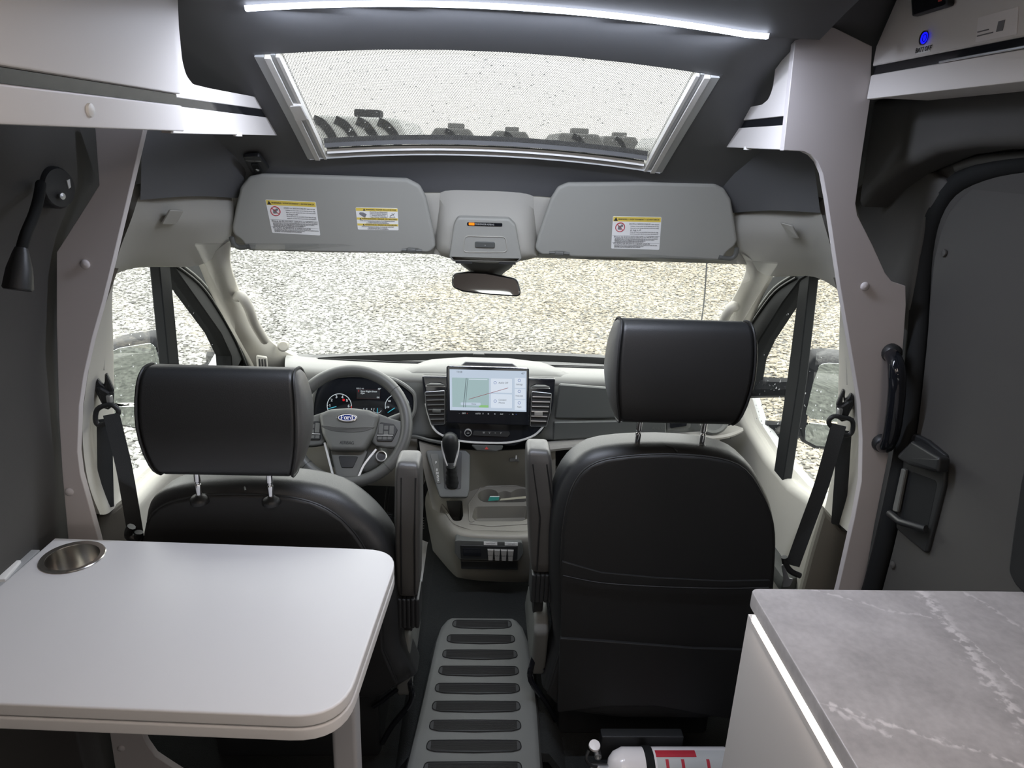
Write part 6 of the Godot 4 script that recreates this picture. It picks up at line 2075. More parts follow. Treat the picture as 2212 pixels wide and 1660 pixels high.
	part("display", b, M.black_gloss, t)
	b = MB.new()
	b.slab([Vector3(0.727, 1.8977, -1.2598), Vector3(0.727, 1.8973, -1.2499), Vector3(0.727, 1.8931, -1.2483), Vector3(0.727, 1.8934, -1.2582)], Vector3(-1, 0, 0), 0.001, 0.0002)
	part("red_mark", b, M.mark_red, t)
	t = thing("push_button", Vector3(0.74, 1.8462, -1.2986), "round blue-lit push button on the right overhead cabinet", "button")
	b = MB.new()
	b.lathe(Vector3(0.74, 1.8462, -1.2986), Vector3(-1, 0, 0), [Vector2(0.0112, 0.0), Vector2(0.0112, 0.003), Vector2(0.0095, 0.004)], 24)
	part("bezel", b, M.black_plastic, t)
	b = MB.new()
	b.lathe(Vector3(0.7365, 1.8453, -1.2924), Vector3(-1, 0, 0), [Vector2(0.0092, 0.0), Vector2(0.0090, 0.0015), Vector2(0.0005, 0.002)], 24)
	part("lit_face", b, M.blue_light, t)
	b = MB.new()
	b.tube(circle(Vector3(0.7345, 1.8448, -1.2889), Vector3(-1, 0, 0), 0.0055, 0.0055, 20, Vector3(0, 0, -1)), 0.0006, 5, true)
	part("ring_mark", b, M.emblem_blue, t)
	b = MB.new()
	var tag := [Vector3(0.7393, 1.8336, -1.3129), Vector3(0.7393, 1.8339, -1.273), Vector3(0.7393, 1.8226, -1.2726), Vector3(0.7393, 1.8219, -1.3125)]
	b.slab(tag, Vector3(-1, 0, 0), 0.0006, 0.0001)
	var tg := alone("name_sticker", b, M.paper, "small white sticker with dark letters under the blue button", "sticker")
	words("BATT OFF", (tag[0] + tag[2]) / 2 + Vector3(-0.0008, 0, 0), tag[1] - tag[0], tag[0] - tag[3], 0.0075, M.ink, tg, "lettering", "Droid Sans", true)
	b = MB.new()
	tag = [Vector3(0.7392, 1.8569, -1.1635), Vector3(0.7392, 1.8582, -1.0788), Vector3(0.7392, 1.8218, -1.0688), Vector3(0.7392, 1.8219, -1.1567)]
	b.slab(tag, Vector3(-1, 0, 0), 0.0006, 0.0001)
	var st := alone("glossy_sticker", b, M.enamel, "large glossy white sticker with fine print on the right overhead cabinet", "sticker")
	for i in 2:
		b = MB.new()
		var r0: Vector3 = tag[3].lerp(tag[0], 0.22 + 0.16 * i)
		b.slab([r0 + (tag[1] - tag[0]) * 0.03, r0 + (tag[1] - tag[0]) * (0.45 - 0.12 * i), r0 + (tag[1] - tag[0]) * (0.45 - 0.12 * i) + (tag[0] - tag[3]) * 0.05, r0 + (tag[1] - tag[0]) * 0.03 + (tag[0] - tag[3]) * 0.05], Vector3(-1, 0, 0), 0.0004, 0.0)
		for k in b.p.size(): b.p[k].x -= 0.0006
		part("print_line", b, M.ink_soft, st)
	b = MB.new()
	var pc := Vector3(0.7385, 1.8376, -1.1066)
	b.slab(rect(pc, Vector3(0, 0, 1), Vector3.UP, 0.014, 0.014), Vector3(-1, 0, 0), 0.0004, 0.0)
	part("print_block", b, M.ink_soft, st)
	# lamps' round spots under the ends
	for q in [[Vector3(-0.505, 1.6458, -1.5645)], [Vector3(0.605, 1.6603, -1.6954)]]:
		b = MB.new()
		b.lathe(q[0], Vector3(0, -1, 0), [Vector2(0.009, -0.004), Vector2(0.009, 0.003), Vector2(0.0005, 0.0035)], 14)
		alone("screw_cap", b, M.white_edge, "round white cap under the left cabinet end" if q[0].x < 0 else "round white cap under the right cabinet end", "cap")

func white_panels() -> void:
	var z := -1.46
	var t := thing("pillar_panel", Vector3(-0.892, 0.7615, -1.46), "tall white laminate panel on the left pillar, kinked outline", "panel")
	var b := MB.new()
	b.slab([Vector3(-0.7361, 1.6597, -1.46), Vector3(-0.7434, 1.5559, -1.46), Vector3(-0.7444, 1.5429, -1.46), Vector3(-0.7925, 1.4796, -1.46), Vector3(-0.8463, 1.4098, -1.46), Vector3(-0.8703, 1.262, -1.46), Vector3(-0.8988, 1.0565, -1.46), Vector3(-0.914, 0.9131, -1.46), Vector3(-0.9264, 0.7585, -1.46), Vector3(-0.9233, 0.4812, -1.46), Vector3(-0.9122, 0.1942, -1.46), Vector3(-0.9153, 0.0459, -1.46), Vector3(-0.7182, 0.0295, -1.46), Vector3(-0.7774, 0.0846, -1.46), Vector3(-0.809, 0.1156, -1.46), Vector3(-0.8261, 0.1567, -1.46), Vector3(-0.8374, 0.2137, -1.46), Vector3(-0.8489, 0.5483, -1.46), Vector3(-0.8603, 0.7596, -1.46), Vector3(-0.8666, 0.8286, -1.46), Vector3(-0.8751, 0.9195, -1.46), Vector3(-0.8728, 0.9733, -1.46), Vector3(-0.8524, 1.0811, -1.46), Vector3(-0.832, 1.1526, -1.46), Vector3(-0.803, 1.2334, -1.46), Vector3(-0.77, 1.3136, -1.46), Vector3(-0.7378, 1.3996, -1.46), Vector3(-0.6844, 1.5451, -1.46), Vector3(-0.6415, 1.6635, -1.46)], Vector3(0, 0, 1), 0.018, 0.001)
	part("board", b, M.panel_laminate, t)
	for p in [Vector3(-0.7939, 1.3875, -1.46), Vector3(-0.9049, 0.8756, -1.46), Vector3(-0.8904, 0.1431, -1.46)]:
		b = MB.new()
		b.lathe(p, Vector3(0, 0, 1), [Vector2(0.0095, 0.0), Vector2(0.009, 0.003), Vector2(0.006, 0.005), Vector2(0.0005, 0.006)], 18)
		part("screw_cap", b, M.panel_laminate, t, 60.0)
	t = thing("pillar_panel", Vector3(0.9282, 0.6612, -1.46), "tall white laminate panel on the right pillar, rising to the ceiling", "panel")
	b = MB.new()
	b.slab([Vector3(0.5815, 1.8897, -1.46), Vector3(0.6553, 1.8804, -1.46), Vector3(0.7337, 1.852, -1.46), Vector3(0.7494, 1.7583, -1.46), Vector3(0.7542, 1.6423, -1.46), Vector3(0.7589, 1.5614, -1.46), Vector3(0.7673, 1.5387, -1.46), Vector3(0.8117, 1.4791, -1.46), Vector3(0.8504, 1.4225, -1.46), Vector3(0.8681, 1.4054, -1.46), Vector3(0.9003, 1.3965, -1.46), Vector3(0.9106, 1.3548, -1.46), Vector3(0.9261, 1.2522, -1.46), Vector3(0.9473, 0.9976, -1.46), Vector3(0.9518, 0.8287, -1.46), Vector3(0.9601, 0.6536, -1.46), Vector3(0.9664, 0.0733, -1.46), Vector3(0.8635, 0.0735, -1.46), Vector3(0.8983, 0.6475, -1.46), Vector3(0.8998, 0.8403, -1.46), Vector3(0.8971, 0.9375, -1.46), Vector3(0.8781, 1.0423, -1.46), Vector3(0.8548, 1.1317, -1.46), Vector3(0.8044, 1.2697, -1.46), Vector3(0.7598, 1.3901, -1.46), Vector3(0.6987, 1.5684, -1.46), Vector3(0.6802, 1.6173, -1.46), Vector3(0.6658, 1.639, -1.46), Vector3(0.6504, 1.6516, -1.46), Vector3(0.6333, 1.6579, -1.46), Vector3(0.593, 1.6581, -1.46)], Vector3(0, 0, 1), 0.018, 0.001)
	part("board", b, M.panel_laminate, t)
	for p in [Vector3(0.8124, 1.3927, -1.46)]:
		b = MB.new()
		b.lathe(p, Vector3(0, 0, 1), [Vector2(0.0095, 0.0), Vector2(0.009, 0.003), Vector2(0.006, 0.005), Vector2(0.0005, 0.006)], 18)
		part("screw_cap", b, M.panel_laminate, t, 60.0)
	# grab handle on the right panel
	t = thing("grab_handle", Vector3(0.9269, 1.0398, -1.455), "glossy black upright grab handle on the right white panel", "handle")
	b = MB.new()
	b.tube(smooth([Vector3(0.8908, 1.2487, -1.44), Vector3(0.8864, 1.2416, -1.415), Vector3(0.8863, 1.2174, -1.4), Vector3(0.8934, 1.1672, -1.395), Vector3(0.9036, 1.0906, -1.4), Vector3(0.9099, 1.0512, -1.415), Vector3(0.9173, 1.0359, -1.44)], 4), [0.016, 0.016, 0.016, 0.016, 0.016, 0.0165, 0.017, 0.0172, 0.0175, 0.0175, 0.0175, 0.0175, 0.0175, 0.0175, 0.0175, 0.0175, 0.0172, 0.017, 0.0165, 0.016, 0.016, 0.016, 0.016, 0.016, 0.016], 12)
	part("grip", b, M.black_gloss, t, 60.0)
	for p in [Vector3(0.8991, 1.2496, -1.459), Vector3(0.921, 1.0368, -1.459)]:
		b = MB.new()
		b.lathe(p, Vector3(0, 0, 1), [Vector2(0.021, 0.0), Vector2(0.020, 0.012), Vector2(0.014, 0.02), Vector2(0.0005, 0.022)], 18)
		part("foot", b, M.black_plastic, t, 60.0)

func living_area() -> void:
	# sliding door lining on the right
	var d := place("door_3", Vector3(0.96, 0.4, -1.2), "dark sliding door lining with black seal, right of the white panel")
	var arch := smooth([Vector3(0.955, 0.4761, -1.4174), Vector3(0.955, 0.7003, -1.385), Vector3(0.955, 1.0198, -1.388), Vector3(0.955, 1.262, -1.4287), Vector3(0.955, 1.3672, -1.4555), Vector3(0.955, 1.4532, -1.4719), Vector3(0.955, 1.5324, -1.4669), Vector3(0.955, 1.588, -1.4278), Vector3(0.955, 1.6239, -1.3617), Vector3(0.955, 1.6456, -1.2573), Vector3(0.955, 1.6625, -1.0829)], 3)
	var o := arch.duplicate()
	o.push_back(Vector3(0.955, 1.63, 0.6))
	o.push_back(Vector3(0.955, 0.35, 0.6))
	var b := MB.new()
	b.slab(o, Vector3(-1, 0, 0), 0.03, 0.006, 2)
	part("lining", b, M.door_dark, d, 50.0)
	b = MB.new()
	b.tube(MB.shifted(smooth([Vector3(0.955, 0.4432, -1.4568), Vector3(0.955, 0.6739, -1.423), Vector3(0.955, 1.0038, -1.4221), Vector3(0.955, 1.2517, -1.4645), Vector3(0.955, 1.3591, -1.4934), Vector3(0.955, 1.462, -1.5121), Vector3(0.955, 1.544, -1.5033), Vector3(0.955, 1.6031, -1.4601), Vector3(0.955, 1.6385, -1.3751), Vector3(0.955, 1.6586, -1.2621), Vector3(0.955, 1.6724, -1.0865)], 3), Vector3(0.006, 0, 0)), 0.024, 8)
	part("seal", b, M.rubber, d, 60.0)
	# raised fairing above the door
	b = MB.new()
	var fr := [Vector3(0.86, 1.7751, -1.6718), Vector3(0.86, 1.7782, -1.0982), Vector3(0.86, 1.6768, -1.052), Vector3(0.86, 1.6775, -1.1746), Vector3(0.86, 1.6754, -1.2922), Vector3(0.86, 1.6639, -1.397), Vector3(0.86, 1.6293, -1.5124), Vector3(0.86, 1.5884, -1.5913), Vector3(0.86, 1.5436, -1.6522)]
	b.slab(fr, Vector3(-1, 0, 0), 0.10, 0.022, 4)
	part("fairing", b, M.wall_dark, d, 60.0)
	b = MB.new()
	b.slab([Vector3(0.935, 1.5663, -1.8398), Vector3(0.935, 1.6051, -1.7387), Vector3(0.935, 1.6503, -1.6104), Vector3(0.935, 1.6117, -1.4548), Vector3(0.935, 1.5436, -1.5001), Vector3(0.935, 1.4486, -1.4976), Vector3(0.935, 1.3502, -1.4843), Vector3(0.935, 1.2901, -1.4755), Vector3(0.935, 1.3072, -1.5341), Vector3(0.935, 1.3907, -1.6575)], Vector3(-1, 0, 0), 0.08, 0.01, 2)
	part("lower_fairing", b, M.wall_dark, d, 60.0)
	b = MB.new()
	b.tube(smooth([Vector3(0.948, 1.6393, -1.4482), Vector3(0.948, 1.6548, -1.3843), Vector3(0.948, 1.6635, -1.2748), Vector3(0.948, 1.6698, -1.1561)], 4), 0.011, 8)
	part("upper_rail", b, M.door_dark, d, 60.0)
	for p in [Vector3(0.953, 1.4709, -1.4372), Vector3(0.953, 0.7759, -1.363)]:
		b = MB.new()
		b.lathe(p, Vector3(-1, 0, 0), [Vector2(0.008, 0.0), Vector2(0.0075, 0.003), Vector2(0.0005, 0.005)], 14)
		part("screw_cap", b, M.door_dark, d, 60.0)
	# recessed panel at the far right edge
	b = MB.new()
	b.slab(rounded([Vector3(0.95, 0.9507, -1.0353), Vector3(0.95, 0.9624, -1.056), Vector3(0.95, 1.0257, -1.0681), Vector3(0.95, 1.1261, -1.0851), Vector3(0.95, 1.194, -1.0905), Vector3(0.95, 1.3026, -0.9444), Vector3(0.95, 1.0287, -0.8432), Vector3(0.95, 0.9454, -1.0051)], [0.02, 0.03, 0.05, 0.05, 0.05, 0, 0, 0.02], 4), Vector3(-1, 0, 0), 0.012, 0.005, 2)
	part("door_pocket", b, M.black_plastic, d, 50.0)
	var h := Node3D.new()
	h.name = "door_handle"
	d.add_child(h)
	origin_of[h] = origin_of[d]
	b = MB.new()
	b.slab(rounded([Vector3(0.945, 1.089, -1.3904), Vector3(0.945, 1.0935, -1.3444), Vector3(0.945, 1.0879, -1.2772), Vector3(0.945, 1.0279, -1.2604), Vector3(0.945, 0.8696, -1.2604), Vector3(0.945, 0.866, -1.3118), Vector3(0.945, 0.8642, -1.3733), Vector3(0.945, 0.9291, -1.387), Vector3(0.945, 1.034, -1.4052)], [0.01, 0, 0.01, 0, 0.01, 0, 0.01, 0, 0.01], 3), Vector3(-1, 0, 0), 0.012, 0.004, 2)
	part("escutcheon", b, M.black_plastic, h, 50.0)
	b = MB.new()
	b.slab(rounded([Vector3(0.9445, 1.0099, -1.3662), Vector3(0.9445, 1.0298, -1.2774), Vector3(0.9445, 0.9252, -1.2726), Vector3(0.9445, 0.8925, -1.3608)], 0.012, 4), Vector3(-1, 0, 0), 0.002, 0.001)
	part("recess", b, M.rubber, h)
	b = MB.new()
	b.slab(rounded([Vector3(0.915, 1.032, -1.3885), Vector3(0.915, 1.0898, -1.3466), Vector3(0.915, 1.0942, -1.2486), Vector3(0.915, 1.0633, -1.2459), Vector3(0.915, 1.0366, -1.3365)], 0.008, 3), Vector3(-1, 0.1, 0.2), 0.03, 0.006, 2)
	part("lever", b, M.black_plastic, h, 60.0)
	b = MB.new()
	b.tube([Vector3(0.93, 0.8966, -1.3819), Vector3(0.915, 0.9116, -1.3184), Vector3(0.935, 0.9267, -1.2641)], 0.008, 8)
	part("lower_pull", b, M.black_plastic, h, 60.0)
	b = MB.new()
	b.slab(rounded([Vector3(0.935, 1.0059, -1.3879), Vector3(0.935, 1.0095, -1.3711), Vector3(0.935, 0.9084, -1.3651), Vector3(0.935, 0.9019, -1.3853)], 0.004, 2), Vector3(-1, 0, 0.3), 0.01, 0.002)
	part("reflector", b, M.hub_grey, h)
	table()
	kitchen()
	reading_lamp()
	extinguisher()

func table() -> void:
	var y := 0.80
	var t := thing("folding_table", Vector3(-0.52, 0.0, -1.12), "white folding table with rounded corners and a steel cup holder", "table")
	var raw := [Vector3(-0.9112, 0.8, -1.3913), Vector3(-0.1612, 0.8, -1.3613), Vector3(-0.1967, 0.8, -0.881), Vector3(-0.7264, 0.8, -0.9106) + Vector3(-0.20, 0, -0.008), Vector3(-0.926, 0.80, -0.93)]
	var o := rounded(raw, [0.004, 0.075, 0.085, 0, 0.01], 8)
	var n := Vector3.UP
	var cc := Vector3(-0.8323, 0.8, -1.3148)
	var b := MB.new()
	b.slab_open(o, [circle(cc, n, 0.0525, 0.0525, 36)], n, 0.024, 0.004, 3)
	part("upper_leaf", b, M.table_white, t, 50.0)
	b = MB.new()
	var lo := MB.shifted(o, Vector3(0, -0.027, 0))
	b.slab_open(lo, [circle(cc + Vector3(0, -0.027, 0), n, 0.0525, 0.0525, 36)], n, 0.024, 0.004, 3)
	part("lower_leaf", b, M.table_white, t, 50.0)
	b = MB.new()
	b.slab_open(MB.inset(MB.shifted(o, Vector3(0, -0.0235, 0)), n, 0.012), [circle(cc + Vector3(0, -0.0235, 0), n, 0.0525, 0.0525, 36)], n, 0.004, 0.0)
	part("gap_felt", b, M.hub_grey, t)
	# steel cup
	b = MB.new()
	b.lathe(cc, n, [Vector2(0.050, 0.002), Vector2(0.060, 0.0035), Vector2(0.0615, 0.002), Vector2(0.060, 0.0002), Vector2(0.0515, -0.001), Vector2(0.0505, -0.062), Vector2(0.0005, -0.063), Vector2(0.0005, -0.061), Vector2(0.0485, -0.060), Vector2(0.0495, 0.001)], 40, true)
	part("cup_holder", b, M.steel, t, 50.0)
	# leg and foot
	b = MB.new()
	var lx := -0.222
	b.slab(rounded([Vector3(lx - 0.022, 0.748, -1.0), Vector3(lx + 0.022, 0.748, -1.0), Vector3(lx + 0.022, 0.748, -1.05), Vector3(lx - 0.022, 0.748, -1.05)], 0.008, 3), n, 0.745, 0.001)
	part("leg", b, M.leg_grey, t)
	b = MB.new()
	b.box(Vector3(lx, 0.012, -1.025), Vector3(0.07, 0.02, 0.075), 0.006)
	part("foot", b, M.aluminium, t)
	b = MB.new()
	b.box(Vector3(-0.935, 0.765, -1.15), Vector3(0.02, 0.05, 0.42), 0.003)
	part("wall_rail", b, M.aluminium, t)
	b = MB.new()
	b.box(Vector3(-0.9396, 0.79, -1.2756), Vector3(0.02, 0.012, 0.07), 0.003, Basis.from_euler(Vector3(0, 0.15, 0)))
	part("catch", b, M.white_edge, t)

func kitchen() -> void:
	var y := 0.95
	var xe := Vector3(0.47, 0.95, -1.014).x
	var zf := Vector3(0.5346, 0.95, -1.0152).z
	var b := MB.new()
	b.slab(rounded([Vector3(xe, y, zf), Vector3(0.952, y, zf), Vector3(0.952, y, 0.7), Vector3(xe, y, 0.7)], [0.016, 0, 0, 0], 5), Vector3.UP, 0.030, 0.003, 2)
	alone("countertop", b, M.stone, "grey stone-look countertop with pale veins over the white kitchen cabinet", "countertop")
	var t := thing("kitchen_cabinet", Vector3(0.72, 0.0, -0.3), "white kitchen cabinet under the stone-look countertop", "cabinet")
	b = MB.new()
	b.box(Vector3((xe + 0.012 + 0.95) / 2, 0.45, (zf + 0.012 + 0.7) / 2), Vector3(0.95 - xe - 0.012, 0.88, 0.7 - zf - 0.012), 0.003)
	part("body", b, M.white_laminate, t)
	b = MB.new()
	b.box(Vector3(xe + 0.006, 0.453, (zf + 0.010 + 0.7) / 2), Vector3(0.012, 0.905, 0.7 - zf - 0.010), 0.001)
	part("front_board", b, M.white_laminate, t)
	# strip light under the worktop's edge
	t = thing("counter_strip_light", Vector3(xe + 0.004, 0.90, -0.3), "glowing strip light under the countertop's aisle edge", "strip light")
	b = MB.new()
	b.box(Vector3(xe + 0.002, 0.9125, (zf + 0.03 + 0.7) / 2), Vector3(0.008, 0.012, 0.7 - zf - 0.03), 0.001)
	part("diffuser", b, M.led_counter, t)
	for i in 3:
		var l := (0.7 - zf - 0.03) / 3
		area(Vector3(xe - 0.004, 0.909, zf + 0.03 + l * (i + 0.5)), Vector3(-1, -0.25, 0), 0.007, l, 0.11, Color(1.0, 0.95, 0.92), t)

func reading_lamp() -> void:
	var t := thing("reading_lamp", Vector3(-0.785, 1.5456, -1.3829), "black gooseneck reading lamp on the left wall under the cabinet", "lamp")
	var b := MB.new()
	b.lathe(Vector3(-0.79, 1.5414, -1.3818), Vector3(1, 0, 0.25), [Vector2(0.038, -0.03), Vector2(0.038, 0.012), Vector2(0.034, 0.018), Vector2(0.0005, 0.020)], 24)
	part("base", b, M.black_plastic, t, 50.0)
	b = MB.new()
	b.lathe(Vector3(-0.768, 1.5274, -1.3692), Vector3(1, 0, 0.35), [Vector2(0.0062, 0.0), Vector2(0.006, 0.003), Vector2(0.0005, 0.004)], 14)
	part("switch", b, M.satin, t)
	b = MB.new()
	b.slab([Vector3(-0.766, 1.5541, -1.3916), Vector3(-0.766, 1.5568, -1.4032), Vector3(-0.766, 1.5418, -1.4036), Vector3(-0.766, 1.5391, -1.3934)], Vector3(1, 0, 0.3), 0.003, 0.0005)
	part("charging_port", b, M.mark_light, t)
	b = MB.new()
	b.tube(smooth([Vector3(-0.775, 1.5508, -1.3238), Vector3(-0.755, 1.5334, -1.2784), Vector3(-0.745, 1.5087, -1.2407), Vector3(-0.745, 1.4798, -1.2094), Vector3(-0.75, 1.4549, -1.198)], 5), 0.0085, 10)
	part("gooseneck", b, M.rubber, t, 60.0)
	b = MB.new()
	var a := Vector3(-0.75, 1.4585, -1.1991)
	var c := Vector3(-0.755, 1.3922, -1.178)
	b.tube([a, a.lerp(c, 0.12), a.lerp(c, 0.5), a.lerp(c, 0.95), c], [0.009, 0.012, 0.019, 0.0225, 0.020], 16)
	part("head", b, M.black_plastic, t, 50.0)

func extinguisher() -> void:
	var t := thing("fire_extinguisher", Vector3(0.52, 0.09, -1.40), "white fire extinguisher with red printed label lying under the passenger seat", "extinguisher")
	var c := Vector3(0.5233, 0.1358, -1.4)
	var x0 := Vector3(0.3581, 0.1362, -1.4).x
	var x1 := Vector3(0.6814, 0.1355, -1.4).x
	var r := 0.052
	var b := MB.new()
	b.lathe(Vector3(x0, c.y, -1.40), Vector3(1, 0, 0), [Vector2(0.012, 0.0), Vector2(0.028, 0.004), Vector2(0.042, 0.016), Vector2(r, 0.038), Vector2(r, x1 - x0 - 0.015), Vector2(r - 0.012, x1 - x0), Vector2(0.001, x1 - x0)], 32)
	part("bottle", b, M.enamel, t, 60.0)
	# wrapped label, a sheet over the rear half
	for q in [[0.118, 0.30, -0.35, 1.75, 0.0006, "mark_light", "label"], [0.118, 0.222, 1.35, 1.75, 0.0010, "red_print", "red_heading"], [0.14, 0.148, 0.25, 1.25, 0.0010, "red_print", "red_line"], [0.18, 0.188, 0.25, 1.25, 0.0010, "red_print", "red_line"], [0.245, 0.253, 0.25, 1.25, 0.0010, "red_print", "red_line"]]:
		b = MB.new()
		b.shell(2, 10, func(i, j):
			var a: float = lerpf(q[2], q[3], j / 10.0)
			return Vector3(lerpf(x0 + q[0], x0 + q[1], i / 2.0), c.y + sin(a) * (r + q[4]), -1.40 + cos(a) * (r + q[4])), Vector3(0, -0.0004, -0.0004))
		part(q[6], b, M[q[5]], t, 60.0)
	b = MB.new()
	b.lathe(Vector3(x0 + 0.090, c.y, -1.40), Vector3(1, 0, 0), [Vector2(r, 0.0), Vector2(r + 0.0025, 0.0), Vector2(r + 0.0025, 0.022), Vector2(r, 0.022)], 32)
	part("strap", b, M.rubber, t)
	b = MB.new()
	b.box(Vector3(x0 + 0.10, c.y + 0.005, -1.475), Vector3(0.22, 0.08, 0.03), 0.004)
	part("bracket", b, M.black_plastic, t)
	b = MB.new()
	b.lathe(Vector3(x0 - 0.045, c.y, -1.40), Vector3(1, 0, 0), [Vector2(0.014, 0.0), Vector2(0.017, 0.01), Vector2(0.015, 0.03), Vector2(0.012, 0.048)], 16)
	part("valve", b, M.satin, t)
	b = MB.new()
	b.lathe(Vector3(0.3175, 0.2122, -1.4), Vector3(0, 1, 0.3), [Vector2(0.014, -0.004), Vector2(0.015, 0.0), Vector2(0.014, 0.005), Vector2(0.0005, 0.006)], 20)
	part("knob", b, M.enamel, t)
	b = MB.new()
	b.lathe(Vector3(0.3246, 0.1978, -1.385), Vector3(0, 0.1, 1), [Vector2(0.009, -0.02), Vector2(0.009, 0.008), Vector2(0.006, 0.009), Vector2(0.005, 0.004)], 16)
	part("nozzle", b, M.satin, t)
	b = MB.new()
	b.tube(smooth([Vector3(0.3044, 0.1972, -1.4), Vector3(0.2971, 0.1805, -1.39), Vector3(0.3094, 0.1646, -1.385), Vector3(0.3253, 0.1639, -1.38)], 3), 0.004, 6)
	part("lever", b, M.black_plastic, t)

# ---------- small fittings
func warning_label(v: Node3D, c: Array, wide: bool) -> void:
	# c: top left, top right, bottom right, bottom left
	var n := Vector3(0, -0.2, 1).normalized()
	var at := func(u: float, w: float, up: float) -> Vector3: return c[0].lerp(c[1], u).lerp(c[3].lerp(c[2], u), w) + n * up
	var sheet := func(called: String, m: Material, u0: float, w0: float, u1: float, w1: float, up: float, par: Node3D):
		var b := MB.new()
		b.slab([at.call(u0, w0, up), at.call(u1, w0, up), at.call(u1, w1, up), at.call(u0, w1, up)], n, 0.0003, 0.0)
		return part(called, b, m, par)
	var b := MB.new()
	b.slab(rounded([at.call(0, 0, 0.0006), at.call(1, 0, 0.0006), at.call(1, 1, 0.0006), at.call(0, 1, 0.0006)], 0.003, 2), n, 0.0006, 0.0001)
	var l := part("warning_label", b, M.paper, v)
	var ex: Vector3 = c[1] - c[0]
	var ey: Vector3 = c[0] - c[3]
	var H := ey.length()
	var say := func(s: String, u: float, w: float, h: float, m := "ink", left := true, bold := false):
		words(s, at.call(u, w, 0.0012), ex, ey, h * H, M[m], l, "print", "Droid Sans", bold, not left, 3.0, (0.96 - u if left else 0.9) * ex.length() * (1.0 if left or u == 0.5 else 0.44))
	for q in ([[0.065, 0.085, 0.055]] if not wide else [[0.20, 0.085, 0.05], [0.095, 0.50, 0.04], [0.155, 0.765, 0.04]]):
		b = MB.new()
		var tc: Vector3 = at.call(q[0], q[1], 0.0012)
		b.slab([tc + ey * q[2], tc - ey * q[2] + ex.normalized() * H * q[2] * 1.1, tc - ey * q[2] - ex.normalized() * H * q[2] * 1.1], n, 0.0003, 0.0)
		part("warning_triangle", b, M.ink, l)
	if not wide:
		sheet.call("yellow_band", M.label_yellow, 0.01, 0.015, 0.99, 0.155, 0.0009, l)
		say.call("WARNING / AVERTISSEMENT / ADVERTENCIA", 0.11, 0.085, 0.062, "ink", true, true)
		var k: Vector3 = at.call(0.16, 0.33, 0.0012)
		b = MB.new()
		b.tube(circle(k, n, H * 0.135, H * 0.135, 28), H * 0.012, 5, true)
		var d := (ex.normalized() - ey.normalized()).normalized() * H * 0.13
		b.tube([k - d, k + d], H * 0.009, 5)
		part("prohibition_ring", b, M.red_print, l)
		b = MB.new()
		b.box(k + ey * 0.0 + ex * -0.01, Vector3(H * 0.10, H * 0.12, 0.0006), 0.0002)
		b.box(k + ex * 0.035 + ey * 0.05, Vector3(H * 0.07, H * 0.06, 0.0006), 0.0002)
		part("seat_pictogram", b, M.ink_soft, l)
		say.call("DEATH or SERIOUS INJURY can occur", 0.34, 0.225, 0.056)
		var lines := ["Children 12 and under can be killed by the air bag.", "Never put a rear-facing child seat in the front unless", "air bag is off.", "Sit as far back as possible from the air bag.", "ALWAYS use SEAT BELTS and CHILD RESTRAINTS."]
		for i in 5: say.call(lines[i], 0.37, 0.29 + 0.06 * i, 0.042)
		sheet.call("rule", M.ink_soft, 0.01, 0.585, 0.99, 0.59, 0.0009, l)
		say.call("Risque de BLESSURES GRAVES ou MORTELLES", 0.04, 0.63, 0.052)
		lines = ["Les enfants de 12 ans ou moins peuvent être tués par le coussin gonflable.", "Ne jamais placer un siège d'enfant orienté vers l'arrière à l'avant.", "Reculez-vous le plus possible du coussin gonflable.", "TOUJOURS utiliser les CEINTURES DE SÉCURITÉ."]
		for i in 4: say.call(lines[i], 0.06, 0.68 + 0.033 * i, 0.030)
		sheet.call("rule", M.ink_soft, 0.01, 0.80, 0.99, 0.805, 0.0009, l)
		say.call("PELIGRO de MUERTE o SERIA LESIÓN", 0.04, 0.835, 0.048)
		lines = ["Los niños de 12 años o menos pueden morir a causa de la bolsa de aire.", "Siéntese lo más lejos posible de la bolsa de aire.", "SIEMPRE use CINTURONES DE SEGURIDAD."]
		for i in 3: say.call(lines[i], 0.06, 0.88 + 0.035 * i, 0.030)
	else:
		for q in [[0.02, 0.15], [0.45, 0.545], [0.72, 0.81]]:
			sheet.call("yellow_band", M.label_yellow, 0.005, q[0], 0.995, q[1], 0.0009, l)
		say.call("WARNING: HIGHER ROLLOVER RISK", 0.24, 0.085, 0.075, "ink", true, true)
		say.call("AVERTISSEMENT: RISQUE DE CAPOTAGE", 0.13, 0.50, 0.068, "ink", true, true)
		say.call("ADVERTENCIA: RIESGO DE VOLCADURA", 0.19, 0.765, 0.062, "ink", true, true)
		sheet.call("rule", M.ink_soft, 0.33, 0.16, 0.335, 0.44, 0.0009, l)
		sheet.call("rule", M.ink_soft, 0.745, 0.16, 0.75, 0.44, 0.0009, l)
		var lines := ["Avoid Abrupt Maneuvers", "and Excessive Speed.", "Always Buckle Up.", "See Owner's Manual"]
		for i in 4: say.call(lines[i], 0.54, 0.19 + 0.075 * i, 0.055, "ink", false)
		lines = ["Éviter les manoeuvres brusques et la vitesse excessive.", "Toujours boucler sa ceinture.", "Consulter le Manuel du propriétaire."]
		for i in 3: say.call(lines[i], 0.5, 0.585 + 0.05 * i, 0.045, "ink", false)
		lines = ["Evite las maniobras bruscas y el exceso de velocidad.", "Abróchese siempre el cinturón.", "Consulte el Manual del propietario."]
		for i in 3: say.call(lines[i], 0.5, 0.85 + 0.05 * i, 0.043, "ink", false)
		b = MB.new()
		b.box(at.call(0.16, 0.29, 0.0012), Vector3(H * 0.30, H * 0.15, 0.0006), 0.0002, Basis(Vector3(0, 0, 1), -0.5))
		part("rollover_pictogram", b, M.ink_soft, l)
		b = MB.new()
